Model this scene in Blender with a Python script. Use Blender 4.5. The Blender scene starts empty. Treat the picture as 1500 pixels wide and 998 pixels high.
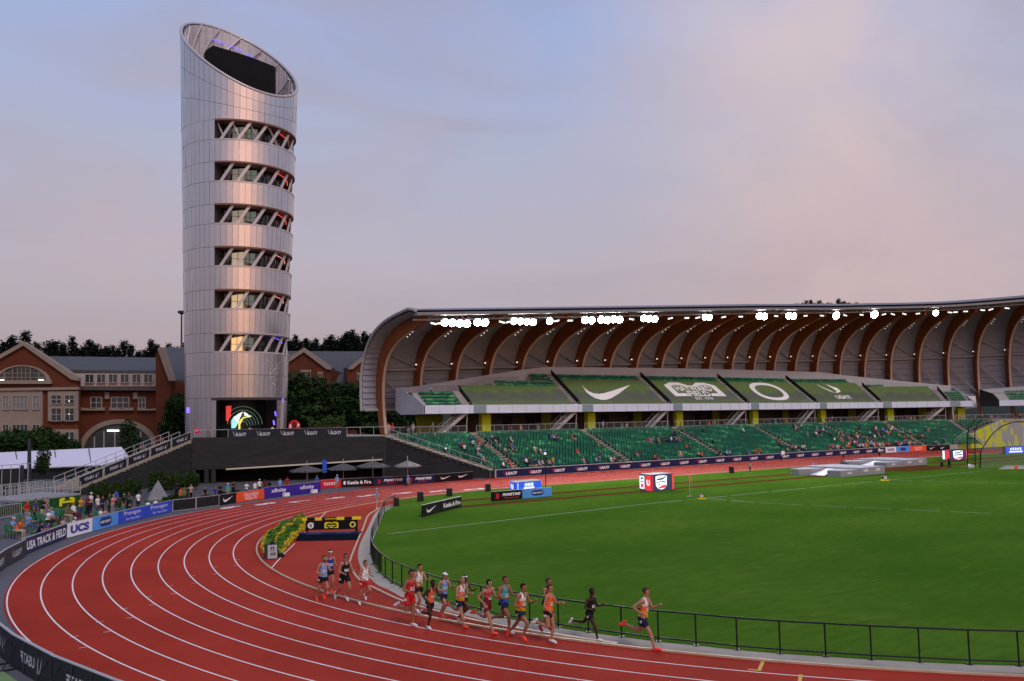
import bpy, math, random
import numpy as np
from mathutils import Vector, Matrix
rnd = random.Random(7)
SC = bpy.context.scene
COL = SC.collection
PI = math.pi
def rad(a): return a*PI/180
# ------------------------------------------------------------------ camera (solved from the lane lines of the track bend)
CX,CY,CH,YAW,PIT,FO,ROL = -51.417,-36.776,7.0572,.954278,.087452,1287.455,-.0168475
FW = Vector((math.cos(PIT)*math.cos(YAW), math.cos(PIT)*math.sin(YAW), math.sin(PIT)))
R0 = Vector((math.sin(YAW), -math.cos(YAW), 0)); U0 = R0.cross(FW)
_c,_s = math.cos(ROL), math.sin(ROL)
RC = R0*_c+U0*_s; UC = U0*_c-R0*_s
CAM = Vector((CX,CY,CH))
HF = Vector((math.cos(YAW), math.sin(YAW), 0)); HR = Vector((math.sin(YAW), -math.cos(YAW), 0))   # level forward / right of the view
def ray(u,v): return FW+RC*((u-750)/FO)+UC*((499-v)/FO)
def G(u,v,z=0.0):
    d=ray(u,v); return CAM+d*((z-CH)/d.z)
def D(u,v,dep): return CAM+ray(u,v)*dep
def P(p):
    q=Vector(p)-CAM; z=q.dot(FW); return 750+FO*q.dot(RC)/z, 499-FO*q.dot(UC)/z, z
def path(s,r,z=0.0):                      # s metres along the stand, r metres out from the infield axis
    if s<84.39: return Vector((s,r,z))
    a=PI/2-(s-84.39)/60.
    return Vector((84.39+r*math.cos(a), r*math.sin(a), z))
def pdir(s): 
    if s<84.39: return 0.0
    return -(s-84.39)/60.
def solve(u,v,r):                         # (s,z) on the upright surface r metres out
    d=ray(u,v); t=40.
    while t<300:
        p=CAM+d*t
        rr=abs(p.y) if p.x<84.39 else math.hypot(p.x-84.39,p.y)
        if p.y>0 and rr>=r:
            s=p.x if p.x<84.39 else 84.39+60*(PI/2-math.atan2(p.y,p.x-84.39))
            return s,p.z
        t+=.05
# ------------------------------------------------------------------ materials
MATS={}
def mat(name,col,rough=.7,metal=0.,var=.08,vs=3.,bump=0.,bs=20.,spec=.22,emit=None,es=0.,alpha=None,trans=0.,stretch=None):
    if name in MATS: return MATS[name]
    m=bpy.data.materials.new(name); m.use_nodes=True; nt=m.node_tree; b=nt.nodes['Principled BSDF']
    b.inputs['Roughness'].default_value=rough; b.inputs['Metallic'].default_value=metal
    b.inputs['Specular IOR Level'].default_value=spec
    c=tuple(col)+(1,)
    if var>0:
        tc=nt.nodes.new('ShaderNodeTexCoord'); no=nt.nodes.new('ShaderNodeTexNoise'); no.inputs['Scale'].default_value=vs; no.inputs['Detail'].default_value=5
        src=tc.outputs['Object']
        if stretch:
            mp=nt.nodes.new('ShaderNodeMapping'); mp.inputs['Scale'].default_value=stretch; nt.links.new(src,mp.inputs[0]); src=mp.outputs[0]
        nt.links.new(src,no.inputs['Vector'])
        mx=nt.nodes.new('ShaderNodeMix'); mx.data_type='RGBA'
        mx.inputs[6].default_value=tuple(max(0,x*(1-var*1.6)) for x in col)+(1,); mx.inputs[7].default_value=tuple(min(1,x*(1+var*1.6)) for x in col)+(1,)
        nt.links.new(no.outputs['Fac'],mx.inputs[0]); nt.links.new(mx.outputs[2],b.inputs['Base Color'])
        if bump>0:
            n2=nt.nodes.new('ShaderNodeTexNoise'); n2.inputs['Scale'].default_value=bs; n2.inputs['Detail'].default_value=3; nt.links.new(src,n2.inputs['Vector'])
            bp=nt.nodes.new('ShaderNodeBump'); bp.inputs['Strength'].default_value=bump; bp.inputs['Distance'].default_value=.05
            nt.links.new(n2.outputs['Fac'],bp.inputs['Height']); nt.links.new(bp.outputs[0],b.inputs['Normal'])
    else: b.inputs['Base Color'].default_value=c
    if emit:
        b.inputs['Emission Color'].default_value=tuple(emit)+(1,); b.inputs['Emission Strength'].default_value=es
        m.cycles.emission_sampling='NONE'
    if alpha is not None: b.inputs['Alpha'].default_value=alpha
    if trans: b.inputs['Transmission Weight'].default_value=trans
    MATS[name]=m; return m
def srgb(r,g,b):
    f=lambda x:(x/255/12.92 if x<=10 else ((x/255+.055)/1.055)**2.4)
    return (f(r),f(g),f(b))
# ------------------------------------------------------------------ object helpers
LOC={}
def wloc(o):
    return LOC.get(o.name,Vector((0,0,0))) if o else Vector((0,0,0))
def tag(o,label=None,cat=None,group=None,kind=None):
    if label: o['label']=label
    if cat: o['category']=cat
    if group: o['group']=group
    if kind: o['kind']=kind
    return o
def thing(name,loc,label,cat,group=None):
    o=bpy.data.objects.new(name,None); COL.objects.link(o); o.location=loc; LOC[o.name]=Vector(loc); o.empty_display_size=.3
    return tag(o,label,cat,group)
class MB:
    def __init__(s): s.v=[]; s.f=[]; s.m=[]
    def add(s,vs,fs,mi=0):
        n=len(s.v); s.v+= [tuple(p) for p in vs]; s.f+=[tuple(i+n for i in f) for f in fs]; s.m+=[mi]*len(fs); return s
    def quad(s,a,b,c,d,mi=0): return s.add([a,b,c,d],[(0,1,2,3)],mi)
    def obox(s,c,ax,ay,az,mi=0):          # centre and three half axes
        c=Vector(c); ax,ay,az=Vector(ax),Vector(ay),Vector(az)
        vs=[c+ax*i+ay*j+az*k for k in(-1,1) for j in(-1,1) for i in(-1,1)]
        return s.add(vs,[(0,2,3,1),(4,5,7,6),(0,1,5,4),(2,6,7,3),(0,4,6,2),(1,3,7,5)],mi)
    def box(s,c,size,ang=0,mi=0):
        ca,sa=math.cos(ang),math.sin(ang)
        return s.obox(c,(size[0]/2*ca,size[0]/2*sa,0),(-size[1]/2*sa,size[1]/2*ca,0),(0,0,size[2]/2),mi)
    def bar(s,a,b,w,h=None,mi=0,up=(0,0,1)):   # rectangular bar a->b
        a,b=Vector(a),Vector(b); d=b-a; L=d.length
        if L<1e-6: return s
        d/=L; x=d.cross(Vector(up))
        if x.length<1e-3: x=d.cross(Vector((1,0,0)))
        x.normalize(); y=x.cross(d); h=w if h is None else h
        return s.obox((a+b)/2,d*(L/2),x*(w/2),y*(h/2),mi)
    def tube(s,pts,r,n=8,mi=0,cap=True):
        pts=[Vector(p) for p in pts]; rs=r if isinstance(r,(list,tuple)) else [r]*len(pts)
        base=len(s.v); x=None
        for i,p in enumerate(pts):
            d=(pts[min(i+1,len(pts)-1)]-pts[max(i-1,0)]); d.normalize()
            if x is None:
                x=d.cross(Vector((0,0,1)))
                if x.length<1e-2: x=d.cross(Vector((1,0,0)))
            x=x-d*x.dot(d); x.normalize(); y=d.cross(x)
            for k in range(n):
                a=2*PI*k/n; s.v.append(tuple(p+(x*math.cos(a)+y*math.sin(a))*rs[i]))
        for i in range(len(pts)-1):
            for k in range(n):
                a=base+i*n+k; b=base+i*n+(k+1)%n
                s.f.append((a,b,b+n,a+n)); s.m.append(mi)
        if cap:
            s.f.append(tuple(base+k for k in range(n-1,-1,-1))); s.m.append(mi)
            e=base+(len(pts)-1)*n; s.f.append(tuple(e+k for k in range(n))); s.m.append(mi)
        return s
    def prism(s,poly,off,mi=0):           # planar polygon (3d points) pushed by vector off
        poly=[Vector(p) for p in poly]; off=Vector(off); n=len(poly)
        vs=poly+[p+off for p in poly]
        fs=[tuple(range(n-1,-1,-1)),tuple(range(n,2*n))]+[(i,(i+1)%n,(i+1)%n+n,i+n) for i in range(n)]
        return s.add(vs,fs,mi)
    def lathe(s,c,prof,n=24,mi=0):
        c=Vector(c); b=len(s.v)
        for r,z in prof:
            for k in range(n):
                a=2*PI*k/n; s.v.append((c.x+r*math.cos(a),c.y+r*math.sin(a),c.z+z))
        for i in range(len(prof)-1):
            for k in range(n):
                p=b+i*n+k; q=b+i*n+(k+1)%n; s.f.append((p,q,q+n,p+n)); s.m.append(mi)
        s.f.append(tuple(b+k for k in range(n-1,-1,-1))); s.m.append(mi)
        e=b+(len(prof)-1)*n; s.f.append(tuple(e+k for k in range(n))); s.m.append(mi)
        return s
    def sweep(s,prof,ss,mi=0,closed=False):   # prof: list of (r,z) or function of s; ss list of s
        b=len(s.v); n=None
        for q in ss:
            pr=prof(q) if callable(prof) else prof; n=len(pr)
            for r,z in pr: s.v.append(tuple(path(q,r,z)))
        m=n if closed else n-1
        for i in range(len(ss)-1):
            for k in range(m):
                a=b+i*n+k; c=b+i*n+(k+1)%n; s.f.append((a,a+n,c+n,c)); s.m.append(mi)
        if closed:
            s.f.append(tuple(b+k for k in range(n))); s.m.append(mi)
            e=b+(len(ss)-1)*n; s.f.append(tuple(e+k for k in range(n-1,-1,-1))); s.m.append(mi)
        return s
    def build(s,name,mats,parent=None,smooth=False,org=None):
        me=bpy.data.meshes.new(name)
        mats=mats if isinstance(mats,(list,tuple)) else [mats]
        V=np.array(s.v,dtype=float).reshape(-1,3)
        if org is None:
            if parent is None:
                lo,hi=V.min(0),V.max(0); org=Vector(((lo[0]+hi[0])/2,(lo[1]+hi[1])/2,lo[2]))
            else: org=wloc(parent)
        org=Vector(org); V=V-np.array(org)
        me.from_pydata(V.tolist(),[],s.f)
        for m in mats: me.materials.append(m)
        if any(s.m): me.polygons.foreach_set('material_index',s.m)
        if smooth: me.polygons.foreach_set('use_smooth',[True]*len(s.f))
        me.update()
        o=bpy.data.objects.new(name,me); COL.objects.link(o); LOC[o.name]=org.copy()
        if parent: o.parent=parent; o.location=org-wloc(parent)
        else: o.location=org
        return o
def srange(a,b,step=1.5):
    n=max(1,int(math.ceil((b-a)/step))); return [a+(b-a)*i/n for i in range(n+1)]
def copytree(o,loc=None,rz=None,sc=None,parent=None,relink=True):
    c=o.copy(); COL.objects.link(c); c.parent=parent
    if loc is not None: c.location=loc
    if rz is not None: c.rotation_euler=(0,0,rz)
    if sc is not None: c.scale=(sc,sc,sc)
    for ch in o.children:
        k=copytree(ch,parent=c)
    return c
_fc={}
def text_mesh(txt,bold=.012,shear=0.):
    key=(txt,bold,shear)
    if key in _fc: return _fc[key]
    cu=bpy.data.curves.new('t','FONT'); cu.body=txt; cu.size=1; cu.align_x='CENTER'; cu.align_y='CENTER'; cu.offset=bold; cu.shear=shear; cu.resolution_u=3; cu.fill_mode='FRONT'
    o=bpy.data.objects.new('t',cu); COL.objects.link(o)
    dg=bpy.context.evaluated_depsgraph_get(); me=o.evaluated_get(dg).to_mesh()
    V=[tuple(v.co) for v in me.vertices]; Fc=[tuple(p.vertices) for p in me.polygons]
    o.evaluated_get(dg).to_mesh_clear(); COL.objects.unlink(o); bpy.data.objects.remove(o); bpy.data.curves.remove(cu)
    _fc[key]=(V,Fc); return _fc[key]
def put_text(mb,txt,org,ex,ey,w=None,h=None,mi=0,bold=.012,shear=0.,mirror=False):
    """text centred on org in the plane (ex,ey unit vectors); w width and h height in metres"""
    V,Fc=text_mesh(txt,bold,shear)
    if not V: return
    A=np.array(V); lo,hi=A.min(0),A.max(0)
    sx=(w/(hi[0]-lo[0])) if w else None; sy=(h/(hi[1]-lo[1])) if h else None
    sx=sx or sy; sy=sy or sx
    cx,cy=(lo[0]+hi[0])/2,(lo[1]+hi[1])/2
    org=Vector(org); k=-1 if mirror else 1
    mb.add([org+ex*((x-cx)*sx*k)+ey*((y-cy)*sy) for x,y,z in V],Fc,mi)
def put_poly(mb,pts,org,ex,ey,w,h,mi=0):       # pts in 0..1 box centred
    org=Vector(org); mb.add([org+ex*((x-.5)*w)+ey*((y-.5)*h) for x,y in pts],[tuple(range(len(pts)))],mi)
SWOOSH=[(0,.52),(.02,.28),(.08,.09),(.17,.0),(.27,.0),(.37,.08),(.6,.38),(.82,.72),(1,1),(.7,.73),(.45,.5),(.3,.38),(.2,.33),(.13,.34),(.08,.42),(.05,.6),(.06,.85),(.02,.7)]
def swoosh(mb,org,ex,ey,w,h,mi=0):
    a=[(0.0,.5),(.015,.3),(.06,.1),(.14,.0),(.24,.0),(.36,.1),(.55,.34),(.78,.67),(1,1)]
    b=[(.05,.95),(.045,.75),(.06,.55),(.11,.42),(.2,.37),(.33,.43),(.5,.56),(.74,.77),(1,1)]
    org=Vector(org); f=lambda p: org+ex*((p[0]-.5)*w)+ey*((p[1]-.5)*h)
    for i in range(len(a)-1): mb.quad(f(a[i]),f(a[i+1]),f(b[i+1]),f(b[i]),mi)
def flame(mb,org,ex,ey,h,mi=0,mi2=None):       # the two-stroke federation mark
    for pts,k in (([(0,1),(.12,.6),(.36,.05),(.46,0),(.34,.3),(.16,.75)],mi),([(.62,1),(.66,.4),(.56,.1),(.78,0),(.98,.25),(.86,.45)],mi if mi2 is None else mi2)):
        put_poly(mb,pts,org,ex,ey,h*.95,h,k)
# ------------------------------------------------------------------ camera, world, light
cam=bpy.data.cameras.new('camera'); co=bpy.data.objects.new('camera',cam); COL.objects.link(co)
co.matrix_world=Matrix(((RC.x,UC.x,-FW.x,CX),(RC.y,UC.y,-FW.y,CY),(RC.z,UC.z,-FW.z,CH),(0,0,0,1)))
cam.sensor_width=36; cam.lens=36*FO/1500; cam.clip_start=.5; cam.clip_end=6000; SC.camera=co
SC.view_settings.view_transform='Standard'; SC.view_settings.look='None'; SC.view_settings.gamma=1; SC.view_settings.exposure=.16
SC.view_settings.use_curve_mapping=False
SC.cycles.use_denoising=True; SC.cycles.max_bounces=6; SC.cycles.diffuse_bounces=3; SC.cycles.glossy_bounces=3; SC.cycles.transparent_max_bounces=8
SC.cycles.sample_clamp_indirect=6
SUN_EL=rad(46); back=-HF
SUN_AZ=math.atan2(back.y,back.x)+rad(28)         # behind the camera, a little to its left
W=bpy.data.worlds.new('World'); SC.world=W; W.use_nodes=True; nt=W.node_tree; L=nt.links.new
bg=nt.nodes['Background']
sky=nt.nodes.new('ShaderNodeTexSky'); sky.sky_type='NISHITA'; sky.sun_disc=False; sky.sun_elevation=rad(3); sky.sun_rotation=PI/2-SUN_AZ; sky.dust_density=2.
def N(t,**k):
    n=nt.nodes.new(t)
    for a,b in k.items(): setattr(n,a,b)
    return n
def mathn(op,a,b=None):
    n=N('ShaderNodeMath',operation=op)
    for i,x in enumerate((a,b)):
        if x is None: continue
        if isinstance(x,(int,float)): n.inputs[i].default_value=x
        else: L(x,n.inputs[i])
    return n.outputs[0]
def ramp(src,stops,mode='EASE'):
    n=N('ShaderNodeValToRGB'); e=n.color_ramp.elements; n.color_ramp.interpolation=mode
    while len(e)<len(stops): e.new(.5)
    for x,(p,c) in zip(e,stops):
        x.position=p; x.color=tuple(c)+(1,) if len(c)==3 else c
    L(src,n.inputs[0]); return n.outputs[0]
def mixc(f,a,b,blend='MIX'):
    n=N('ShaderNodeMix',data_type='RGBA',blend_type=blend)
    for i,x in ((0,f),(6,a),(7,b)):
        if isinstance(x,(int,float)): n.inputs[i].default_value=x
        elif isinstance(x,tuple): n.inputs[i].default_value=x+(1,)
        else: L(x,n.inputs[i])
    return n.outputs[2]
tc=N('ShaderNodeTexCoord'); sep=N('ShaderNodeSeparateXYZ'); L(tc.outputs['Generated'],sep.inputs[0])
z=sep.outputs[2]
base=ramp(z,[(0,srgb(142,125,138)),(.07,srgb(160,145,155)),(.17,srgb(172,162,176)),(.28,srgb(163,166,190)),(.42,srgb(149,165,206)),(.7,srgb(132,154,206)),(1,srgb(120,146,204))],'LINEAR')
def cloud(scale,rot,loc,dims,det=4.,rough=.5,dist=.6):
    mp=N('ShaderNodeMapping'); mp.inputs['Rotation'].default_value=rot; mp.inputs['Scale'].default_value=dims; mp.inputs['Location'].default_value=loc; L(tc.outputs['Generated'],mp.inputs[0])
    no=N('ShaderNodeTexNoise'); no.inputs['Scale'].default_value=scale; no.inputs['Detail'].default_value=det; no.inputs['Roughness'].default_value=rough; no.inputs['Distortion'].default_value=dist
    L(mp.outputs[0],no.inputs['Vector']); return no.outputs['Fac']
c1=cloud(1.5,(0.2,.5,-.9),(3.1,.4,1.7),(.9,2.2,2.4))
c2=cloud(2.6,(0.4,-.3,.5),(7.3,2.2,.1),(.8,1.6,3.6),5.)
m1=ramp(c1,[(.40,(0,0,0)),(.68,(1,1,1))]); m2=ramp(c2,[(.42,(0,0,0)),(.72,(1,1,1))])
skyc=mixc(mathn('MULTIPLY',m2,.55),base,srgb(152,146,166))
# pale pink veil on the right of the view, thinning to the left
def lobe(direction,power):
    dp=N('ShaderNodeVectorMath',operation='DOT_PRODUCT'); L(tc.outputs['Generated'],dp.inputs[0]); dp.inputs[1].default_value=tuple(Vector(direction).normalized())
    return mathn('POWER',mathn('MAXIMUM',dp.outputs['Value'],0.),power)
c3=cloud(3.4,(.1,.9,-.35),(1.3,5.2,.6),(.55,1.3,1.5),6.,.55,1.2); m3=ramp(c3,[(.36,(0,0,0)),(.66,(1,1,1))])
lb=mathn('MAXIMUM',lobe(ray(1185,40),85.),mathn('MAXIMUM',lobe(ray(1215,230),95.),mathn('MULTIPLY',lobe(ray(1300,370),70.),.9)))
veil=mathn('MULTIPLY',lb,mathn('ADD',mathn('MULTIPLY',m3,.30),.44))
skyc=mixc(mathn('MULTIPLY',mathn('MULTIPLY',m3,lobe(ray(760,200),9.)),.18),skyc,srgb(184,172,184))
skyc=mixc(mathn('MULTIPLY',mathn('MULTIPLY',m1,lobe(ray(120,120),30.)),.25),skyc,srgb(172,166,188))
skyc=mixc(veil,skyc,srgb(212,190,188))
band=mathn('MULTIPLY',lobe(ray(250,385),60.),mathn('MULTIPLY',m2,.55))
skyc=mixc(band,skyc,srgb(190,166,170))
low=mathn('MULTIPLY',lobe(ray(1230,430),60.),.5)
skyc=mixc(low,skyc,srgb(184,156,158))
# sunset glow, behind the camera
sund=Vector((math.cos(SUN_AZ),math.sin(SUN_AZ),.16)); glow=lobe(sund,8.); glow2=lobe(sund,4.)
skyc=mixc(mathn('MINIMUM',mathn('MULTIPLY',glow2,.2),1.),skyc,(.70,.52,.50))
skyc=mixc(mathn('MINIMUM',glow,1.),skyc,(1.45,.80,.66))
skyc=mixc(.02,skyc,sky.outputs[0])
skyc=mixc(ramp(z,[(.0,(0,0,0)),(.012,(1,1,1))]),(.06,.055,.05),skyc)
L(skyc,bg.inputs['Color']); bg.inputs['Strength'].default_value=1.
sl=bpy.data.lights.new('sun','SUN'); so=bpy.data.objects.new('sun',sl); COL.objects.link(so); sl.energy=1.2; sl.angle=rad(16); sl.color=(1,.93,.87)
so.rotation_euler=Vector((-math.cos(SUN_AZ)*math.cos(SUN_EL),-math.sin(SUN_AZ)*math.cos(SUN_EL),-math.sin(SUN_EL))).to_track_quat('-Z','Y').to_euler()
# ------------------------------------------------------------------ plain materials
WHITE=mat('white paint',(.42,.42,.42),.6,var=.05)
LINE=mat('line paint',(.72,.68,.66),.7,var=.12,vs=1.5)
NAVY=mat('navy vinyl',srgb(22,34,74),.45,var=.05); DGREY=mat('dark vinyl',srgb(34,38,48),.5,var=.05); BLACK=mat('black vinyl',srgb(14,15,18),.45,var=.04)
REDV=mat('red vinyl',srgb(205,34,48),.5,var=.04); ORANGEV=mat('orange vinyl',srgb(226,84,38),.5,var=.04); PURPLE=mat('purple vinyl',srgb(58,36,140),.5,var=.04)
BLUEV=mat('blue vinyl',srgb(44,74,196),.5,var=.04); LBLUE=mat('light blue vinyl',srgb(82,150,226),.5,var=.04); WHITEV=mat('white vinyl',(.78,.78,.8),.5,var=.03)
STEEL=mat('galvanised steel',(.42,.42,.43),.45,.3,var=.12,vs=4); RAILGREY=mat('grey rail paint',(.38,.38,.38),.5,.2,var=.08)
IRON=mat('black iron',(.012,.013,.015),.45,.0,var=.1); RUBBER=mat('black rubber',(.02,.02,.022),.7)
CONC=mat('pale concrete',(.33,.295,.235),.85,var=.18,vs=1.2,bump=.15,bs=14); 
YEL=mat('yellow paint',srgb(222,200,40),.6,var=.08); YGREEN=mat('lime paint',srgb(176,190,10),.6,var=.08,vs=.6)
# ------------------------------------------------------------------ ground, track, field
def sheet(name,poly,z,m,kind='structure'):
    b=MB(); b.add([(p[0],p[1],z) for p in poly],[tuple(range(len(poly)))]); o=b.build(name,m,org=(0,0,z)); tag(o,kind=kind); return o
GROUND=mat('dark earth and grass',(.05,.055,.035),.9,var=.35,vs=.05)
sheet('ground',[(-4000,-4000),(4000,-4000),(4000,4000),(-4000,4000)],-.03,GROUND)
def stad(R,n=96,st=12):
    pts=[(84.39-84.39*i/st,-R) for i in range(st)]
    pts+=[(R*math.cos(rad(-90-180*i/n)),R*math.sin(rad(-90-180*i/n))) for i in range(n)]
    pts+=[(84.39*i/st,R) for i in range(st)]
    pts+=[(84.39+R*math.cos(rad(90-180*i/n)),R*math.sin(rad(90-180*i/n))) for i in range(n)]
    return pts
def ring(name,Ra,Rb,z,m,kind='structure',n=96):
    a,b=stad(Ra,n),stad(Rb,n); k=len(a); q=MB()
    q.add([(x,y,z) for x,y in a]+[(x,y,z) for x,y in b],[(i,(i+1)%k,(i+1)%k+k,i+k) for i in range(k)]); o=q.build(name,m,org=(0,0,z)); tag(o,kind=kind); return o
PAVE=mat('dark plaza paving',(.085,.085,.09),.85,var=.2,vs=.8,bump=.1)
sheet('plaza_paving',[(-120,-60),(-49,-60),(-49,120),(-120,120)],-.018,PAVE)
sheet('plaza_paving',[(-49,-60),(-47,-60),(-47,120),(-49,120)],-.018,PAVE)
sheet('concourse_paving',[(-47,30),(160,30),(160,120),(-47,120)],-.020,PAVE)
TRACK=mat('red track surface',(.35,.034,.019),.9,var=.10,vs=.35,bump=.2,bs=60,spec=.04)
_t=TRACK.node_tree; _b=_t.nodes['Principled BSDF']; _src=_b.inputs['Base Color'].links[0].from_socket
def _tn(scale,det,lo,hi,a,b_,dims=(1,1,1)):
    tc=_t.nodes.new('ShaderNodeTexCoord'); mp=_t.nodes.new('ShaderNodeMapping'); mp.inputs['Scale'].default_value=dims; _t.links.new(tc.outputs['Object'],mp.inputs[0])
    n=_t.nodes.new('ShaderNodeTexNoise'); n.inputs['Scale'].default_value=scale; n.inputs['Detail'].default_value=det; _t.links.new(mp.outputs[0],n.inputs['Vector'])
    m=_t.nodes.new('ShaderNodeMapRange'); m.inputs[1].default_value=lo; m.inputs[2].default_value=hi; m.inputs[3].default_value=a; m.inputs[4].default_value=b_; _t.links.new(n.outputs['Fac'],m.inputs[0]); return m.outputs[0]
for _f in (_tn(34,2,.3,.7,.90,1.10),_tn(.22,6,.35,.7,.88,1.07),_tn(3.2,5,.62,.80,1.,.86)):
    _m=_t.nodes.new('ShaderNodeVectorMath'); _m.operation='SCALE'; _t.links.new(_src,_m.inputs[0]); _t.links.new(_f,_m.inputs['Scale']); _src=_m.outputs[0]
_t.links.new(_src,_b.inputs['Base Color'])
ring('apron',47.4,53.,-.006,mat('grey apron surface',(.10,.10,.115),.8,var=.1,vs=1.,bump=.15,bs=40))
ring('running_track',.5,47.6,0.,TRACK)
b=MB(); xs=[-11+i*4 for i in range(37)]
for s0,s1 in zip(xs[:-1],xs[1:]): b.quad(path(s0,47.5,.002),path(s1,47.5,.002),path(s1,49.62,.002),path(s0,49.62,.002))
tag(b.build('track_runoff',TRACK,org=(0,0,0)),kind='structure')
for k in range(1,10): ring('lane_line',36.5+1.22*k-.03,36.5+1.22*k+.03,.004,LINE,n=160)
KERB=mat('yellowed aluminium kerb',(.50,.40,.26),.5,.2,var=.2,vs=2.)
def strip3(name,pts,w,h,m,z=0.,kind='structure',closed=False):
    b=MB(); n=len(pts); 
    for i in range(n if closed else n-1):
        p,q=Vector((*pts[i],0)),Vector((*pts[(i+1)%n],0)); d=(q-p).normalized(); 
        o=pts[(i+2)%n] if (closed or i+2<n) else None
        def nrm(j):
            a=Vector((*pts[(j-1)%n if closed else max(j-1,0)],0)); c=Vector((*pts[(j+1)%n if closed else min(j+1,n-1)],0)); t=(c-a).normalized(); return Vector((-t.y,t.x,0))*(w/2)
        n0,n1=nrm(i),nrm((i+1)%n); zz=Vector((0,0,z)); hh=Vector((0,0,h))
        if h>0:
            b.quad(p-n0+zz+hh,q-n1+zz+hh,q+n1+zz+hh,p+n0+zz+hh); b.quad(p-n0+zz,q-n1+zz,q-n1+zz+hh,p-n0+zz+hh); b.quad(q+n1+zz,p+n0+zz,p+n0+zz+hh,q+n1+zz+hh)
        else: b.quad(p-n0+zz,q-n1+zz,q+n1+zz,p+n0+zz)
    o=b.build(name,m,org=(pts[0][0],pts[0][1],0)); tag(o,kind=kind); return o
strip3('track_kerb',stad(36.5,120),.09,.055,KERB,closed=True)
def smooth_px(px,z=0.,n=5):               # Catmull-Rom through ground points given by pixels
    w=[G(u,v,z) for u,v in px]; out=[]
    for i in range(len(w)-1):
        p0,p1,p2,p3=w[max(i-1,0)],w[i],w[i+1],w[min(i+2,len(w)-1)]
        for k in range(n):
            t=k/n; out.append(.5*((2*p1)+(p2-p0)*t+(2*p0-5*p1+4*p2-p3)*t*t+(3*p1-p0-3*p2+p3)*t**3))
    out.append(w[-1]); return [(p.x,p.y) for p in out]
inner=smooth_px([(575,740),(562,743.5),(541,754),(532,774),(521,800),(513.5,820),(513,830),(526,850),(552,864.3),(586,880.3),(618,890.5),(700,911),(780,925.5),(850,936.5),(905,944.5)])
strip3('water_jump_kerb',inner,.09,.055,KERB)
strip3('water_jump_line',smooth_px([(398,832),(414,814),(432,796)]),.06,0,LINE,z=.004)
strip3('water_jump_line',smooth_px([(437,789),(450,777),(474,754),(480,749)]),.06,0,LINE,z=.004)
FENCEPX=[(578,742),(563,751),(554.5,771),(545,795),(543,812),(547,827),(555.5,839),(564.5,847),(575,855),(588.5,861),(606,869),(626,876.5),(648,884),(674,890.5),(704.8,897.3),(738,905.3),(776,912.5),(818,920),(862,926.7),(910.5,933.3),(964.7,940.5),(1019.9,946),(1080,952.5),(1143,957.9),(1209.9,962.4),(1276.8,966.7),(1347.5,970.4),(1420.8,973.9),(1493,976),(1570,978)]
fence=smooth_px(FENCEPX,n=4)
ext=[]                                      # beyond the frame it runs on parallel to the track
lx,ly=fence[-1]; a0=math.atan2(ly,lx); r0=math.hypot(lx,ly)
for i in range(1,12):
    a=a0+( -PI/2-a0 if a0<0 else 0)*i/11; ext.append((r0*math.cos(a),r0*math.sin(a)))
ext+=[(84.39*i/8,-r0) for i in range(1,9)]
outer=[]
for i,(x,y) in enumerate(fence):
    p=Vector(fence[max(i-1,0)]); q=Vector(fence[min(i+1,len(fence)-1)]); t=(q-p).normalized(); n=Vector((t.y,-t.x)); 
    if n.dot(Vector((x,y)))<0: n=-n
    w=.66 if i<40 else .72; outer.append((x+n.x*w,y+n.y*w))
oext=[(x*(1+.72/r0),y*(1+.72/r0)) if x<=0 else (x,y-.72) for x,y in ext]
A=fence+ext; B_=outer+oext; q=MB(); k=len(A)
q.add([(x,y,.006) for x,y in A]+[(x,y,.006) for x,y in B_],[(i,i+1,i+1+k,i+k) for i in range(k-1)])
tag(q.build('concrete_edging',CONC,org=(0,0,0)),kind='structure')
# grass infield
GR=bpy.data.materials.new('infield grass'); GR.use_nodes=True; g=GR.node_tree; gb=g.nodes['Principled BSDF']; gb.inputs['Roughness'].default_value=.75; gb.inputs['Specular IOR Level'].default_value=.0
def gnoise(scale,det,dims=(1,1,1)):
    t=g.nodes.new('ShaderNodeTexCoord'); mp=g.nodes.new('ShaderNodeMapping'); mp.inputs['Scale'].default_value=dims; mp.inputs['Rotation'].default_value=(0,0,.2); g.links.new(t.outputs['Object'],mp.inputs[0])
    n=g.nodes.new('ShaderNodeTexNoise'); n.inputs['Scale'].default_value=scale; n.inputs['Detail'].default_value=det; g.links.new(mp.outputs[0],n.inputs['Vector']); return n.outputs['Fac']
def gramp(src,stops):
    n=g.nodes.new('ShaderNodeValToRGB'); e=n.color_ramp.elements
    while len(e)<len(stops): e.new(.5)
    for x,(p,c) in zip(e,stops): x.position=p; x.color=c+(1,)
    g.links.new(src,n.inputs[0]); return n.outputs[0]
def gmix(f,a,b_,bt='MIX'):
    n=g.nodes.new('ShaderNodeMix'); n.data_type='RGBA'; n.blend_type=bt
    for i,x in ((0,f),(6,a),(7,b_)):
        if isinstance(x,float): n.inputs[i].default_value=x
        elif isinstance(x,tuple): n.inputs[i].default_value=x+(1,)
        else: g.links.new(x,n.inputs[i])
    return n.outputs[2]
c=gramp(gnoise(.07,7,(1,1.9,1)),[(.32,(.047,.120,.011)),(.68,(.084,.164,.018))])
c=gmix(gramp(gnoise(.9,8,(1,3.2,1)),[(.38,(0,0,0)),(.68,(.42,.42,.42))]),c,(.036,.088,.008))
c=gmix(gramp(gnoise(.55,5,(1,3,1)),[(.60,(0,0,0)),(.80,(.5,.5,.5))]),c,(.15,.20,.045))
g.links.new(c,gb.inputs['Base Color'])
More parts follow.
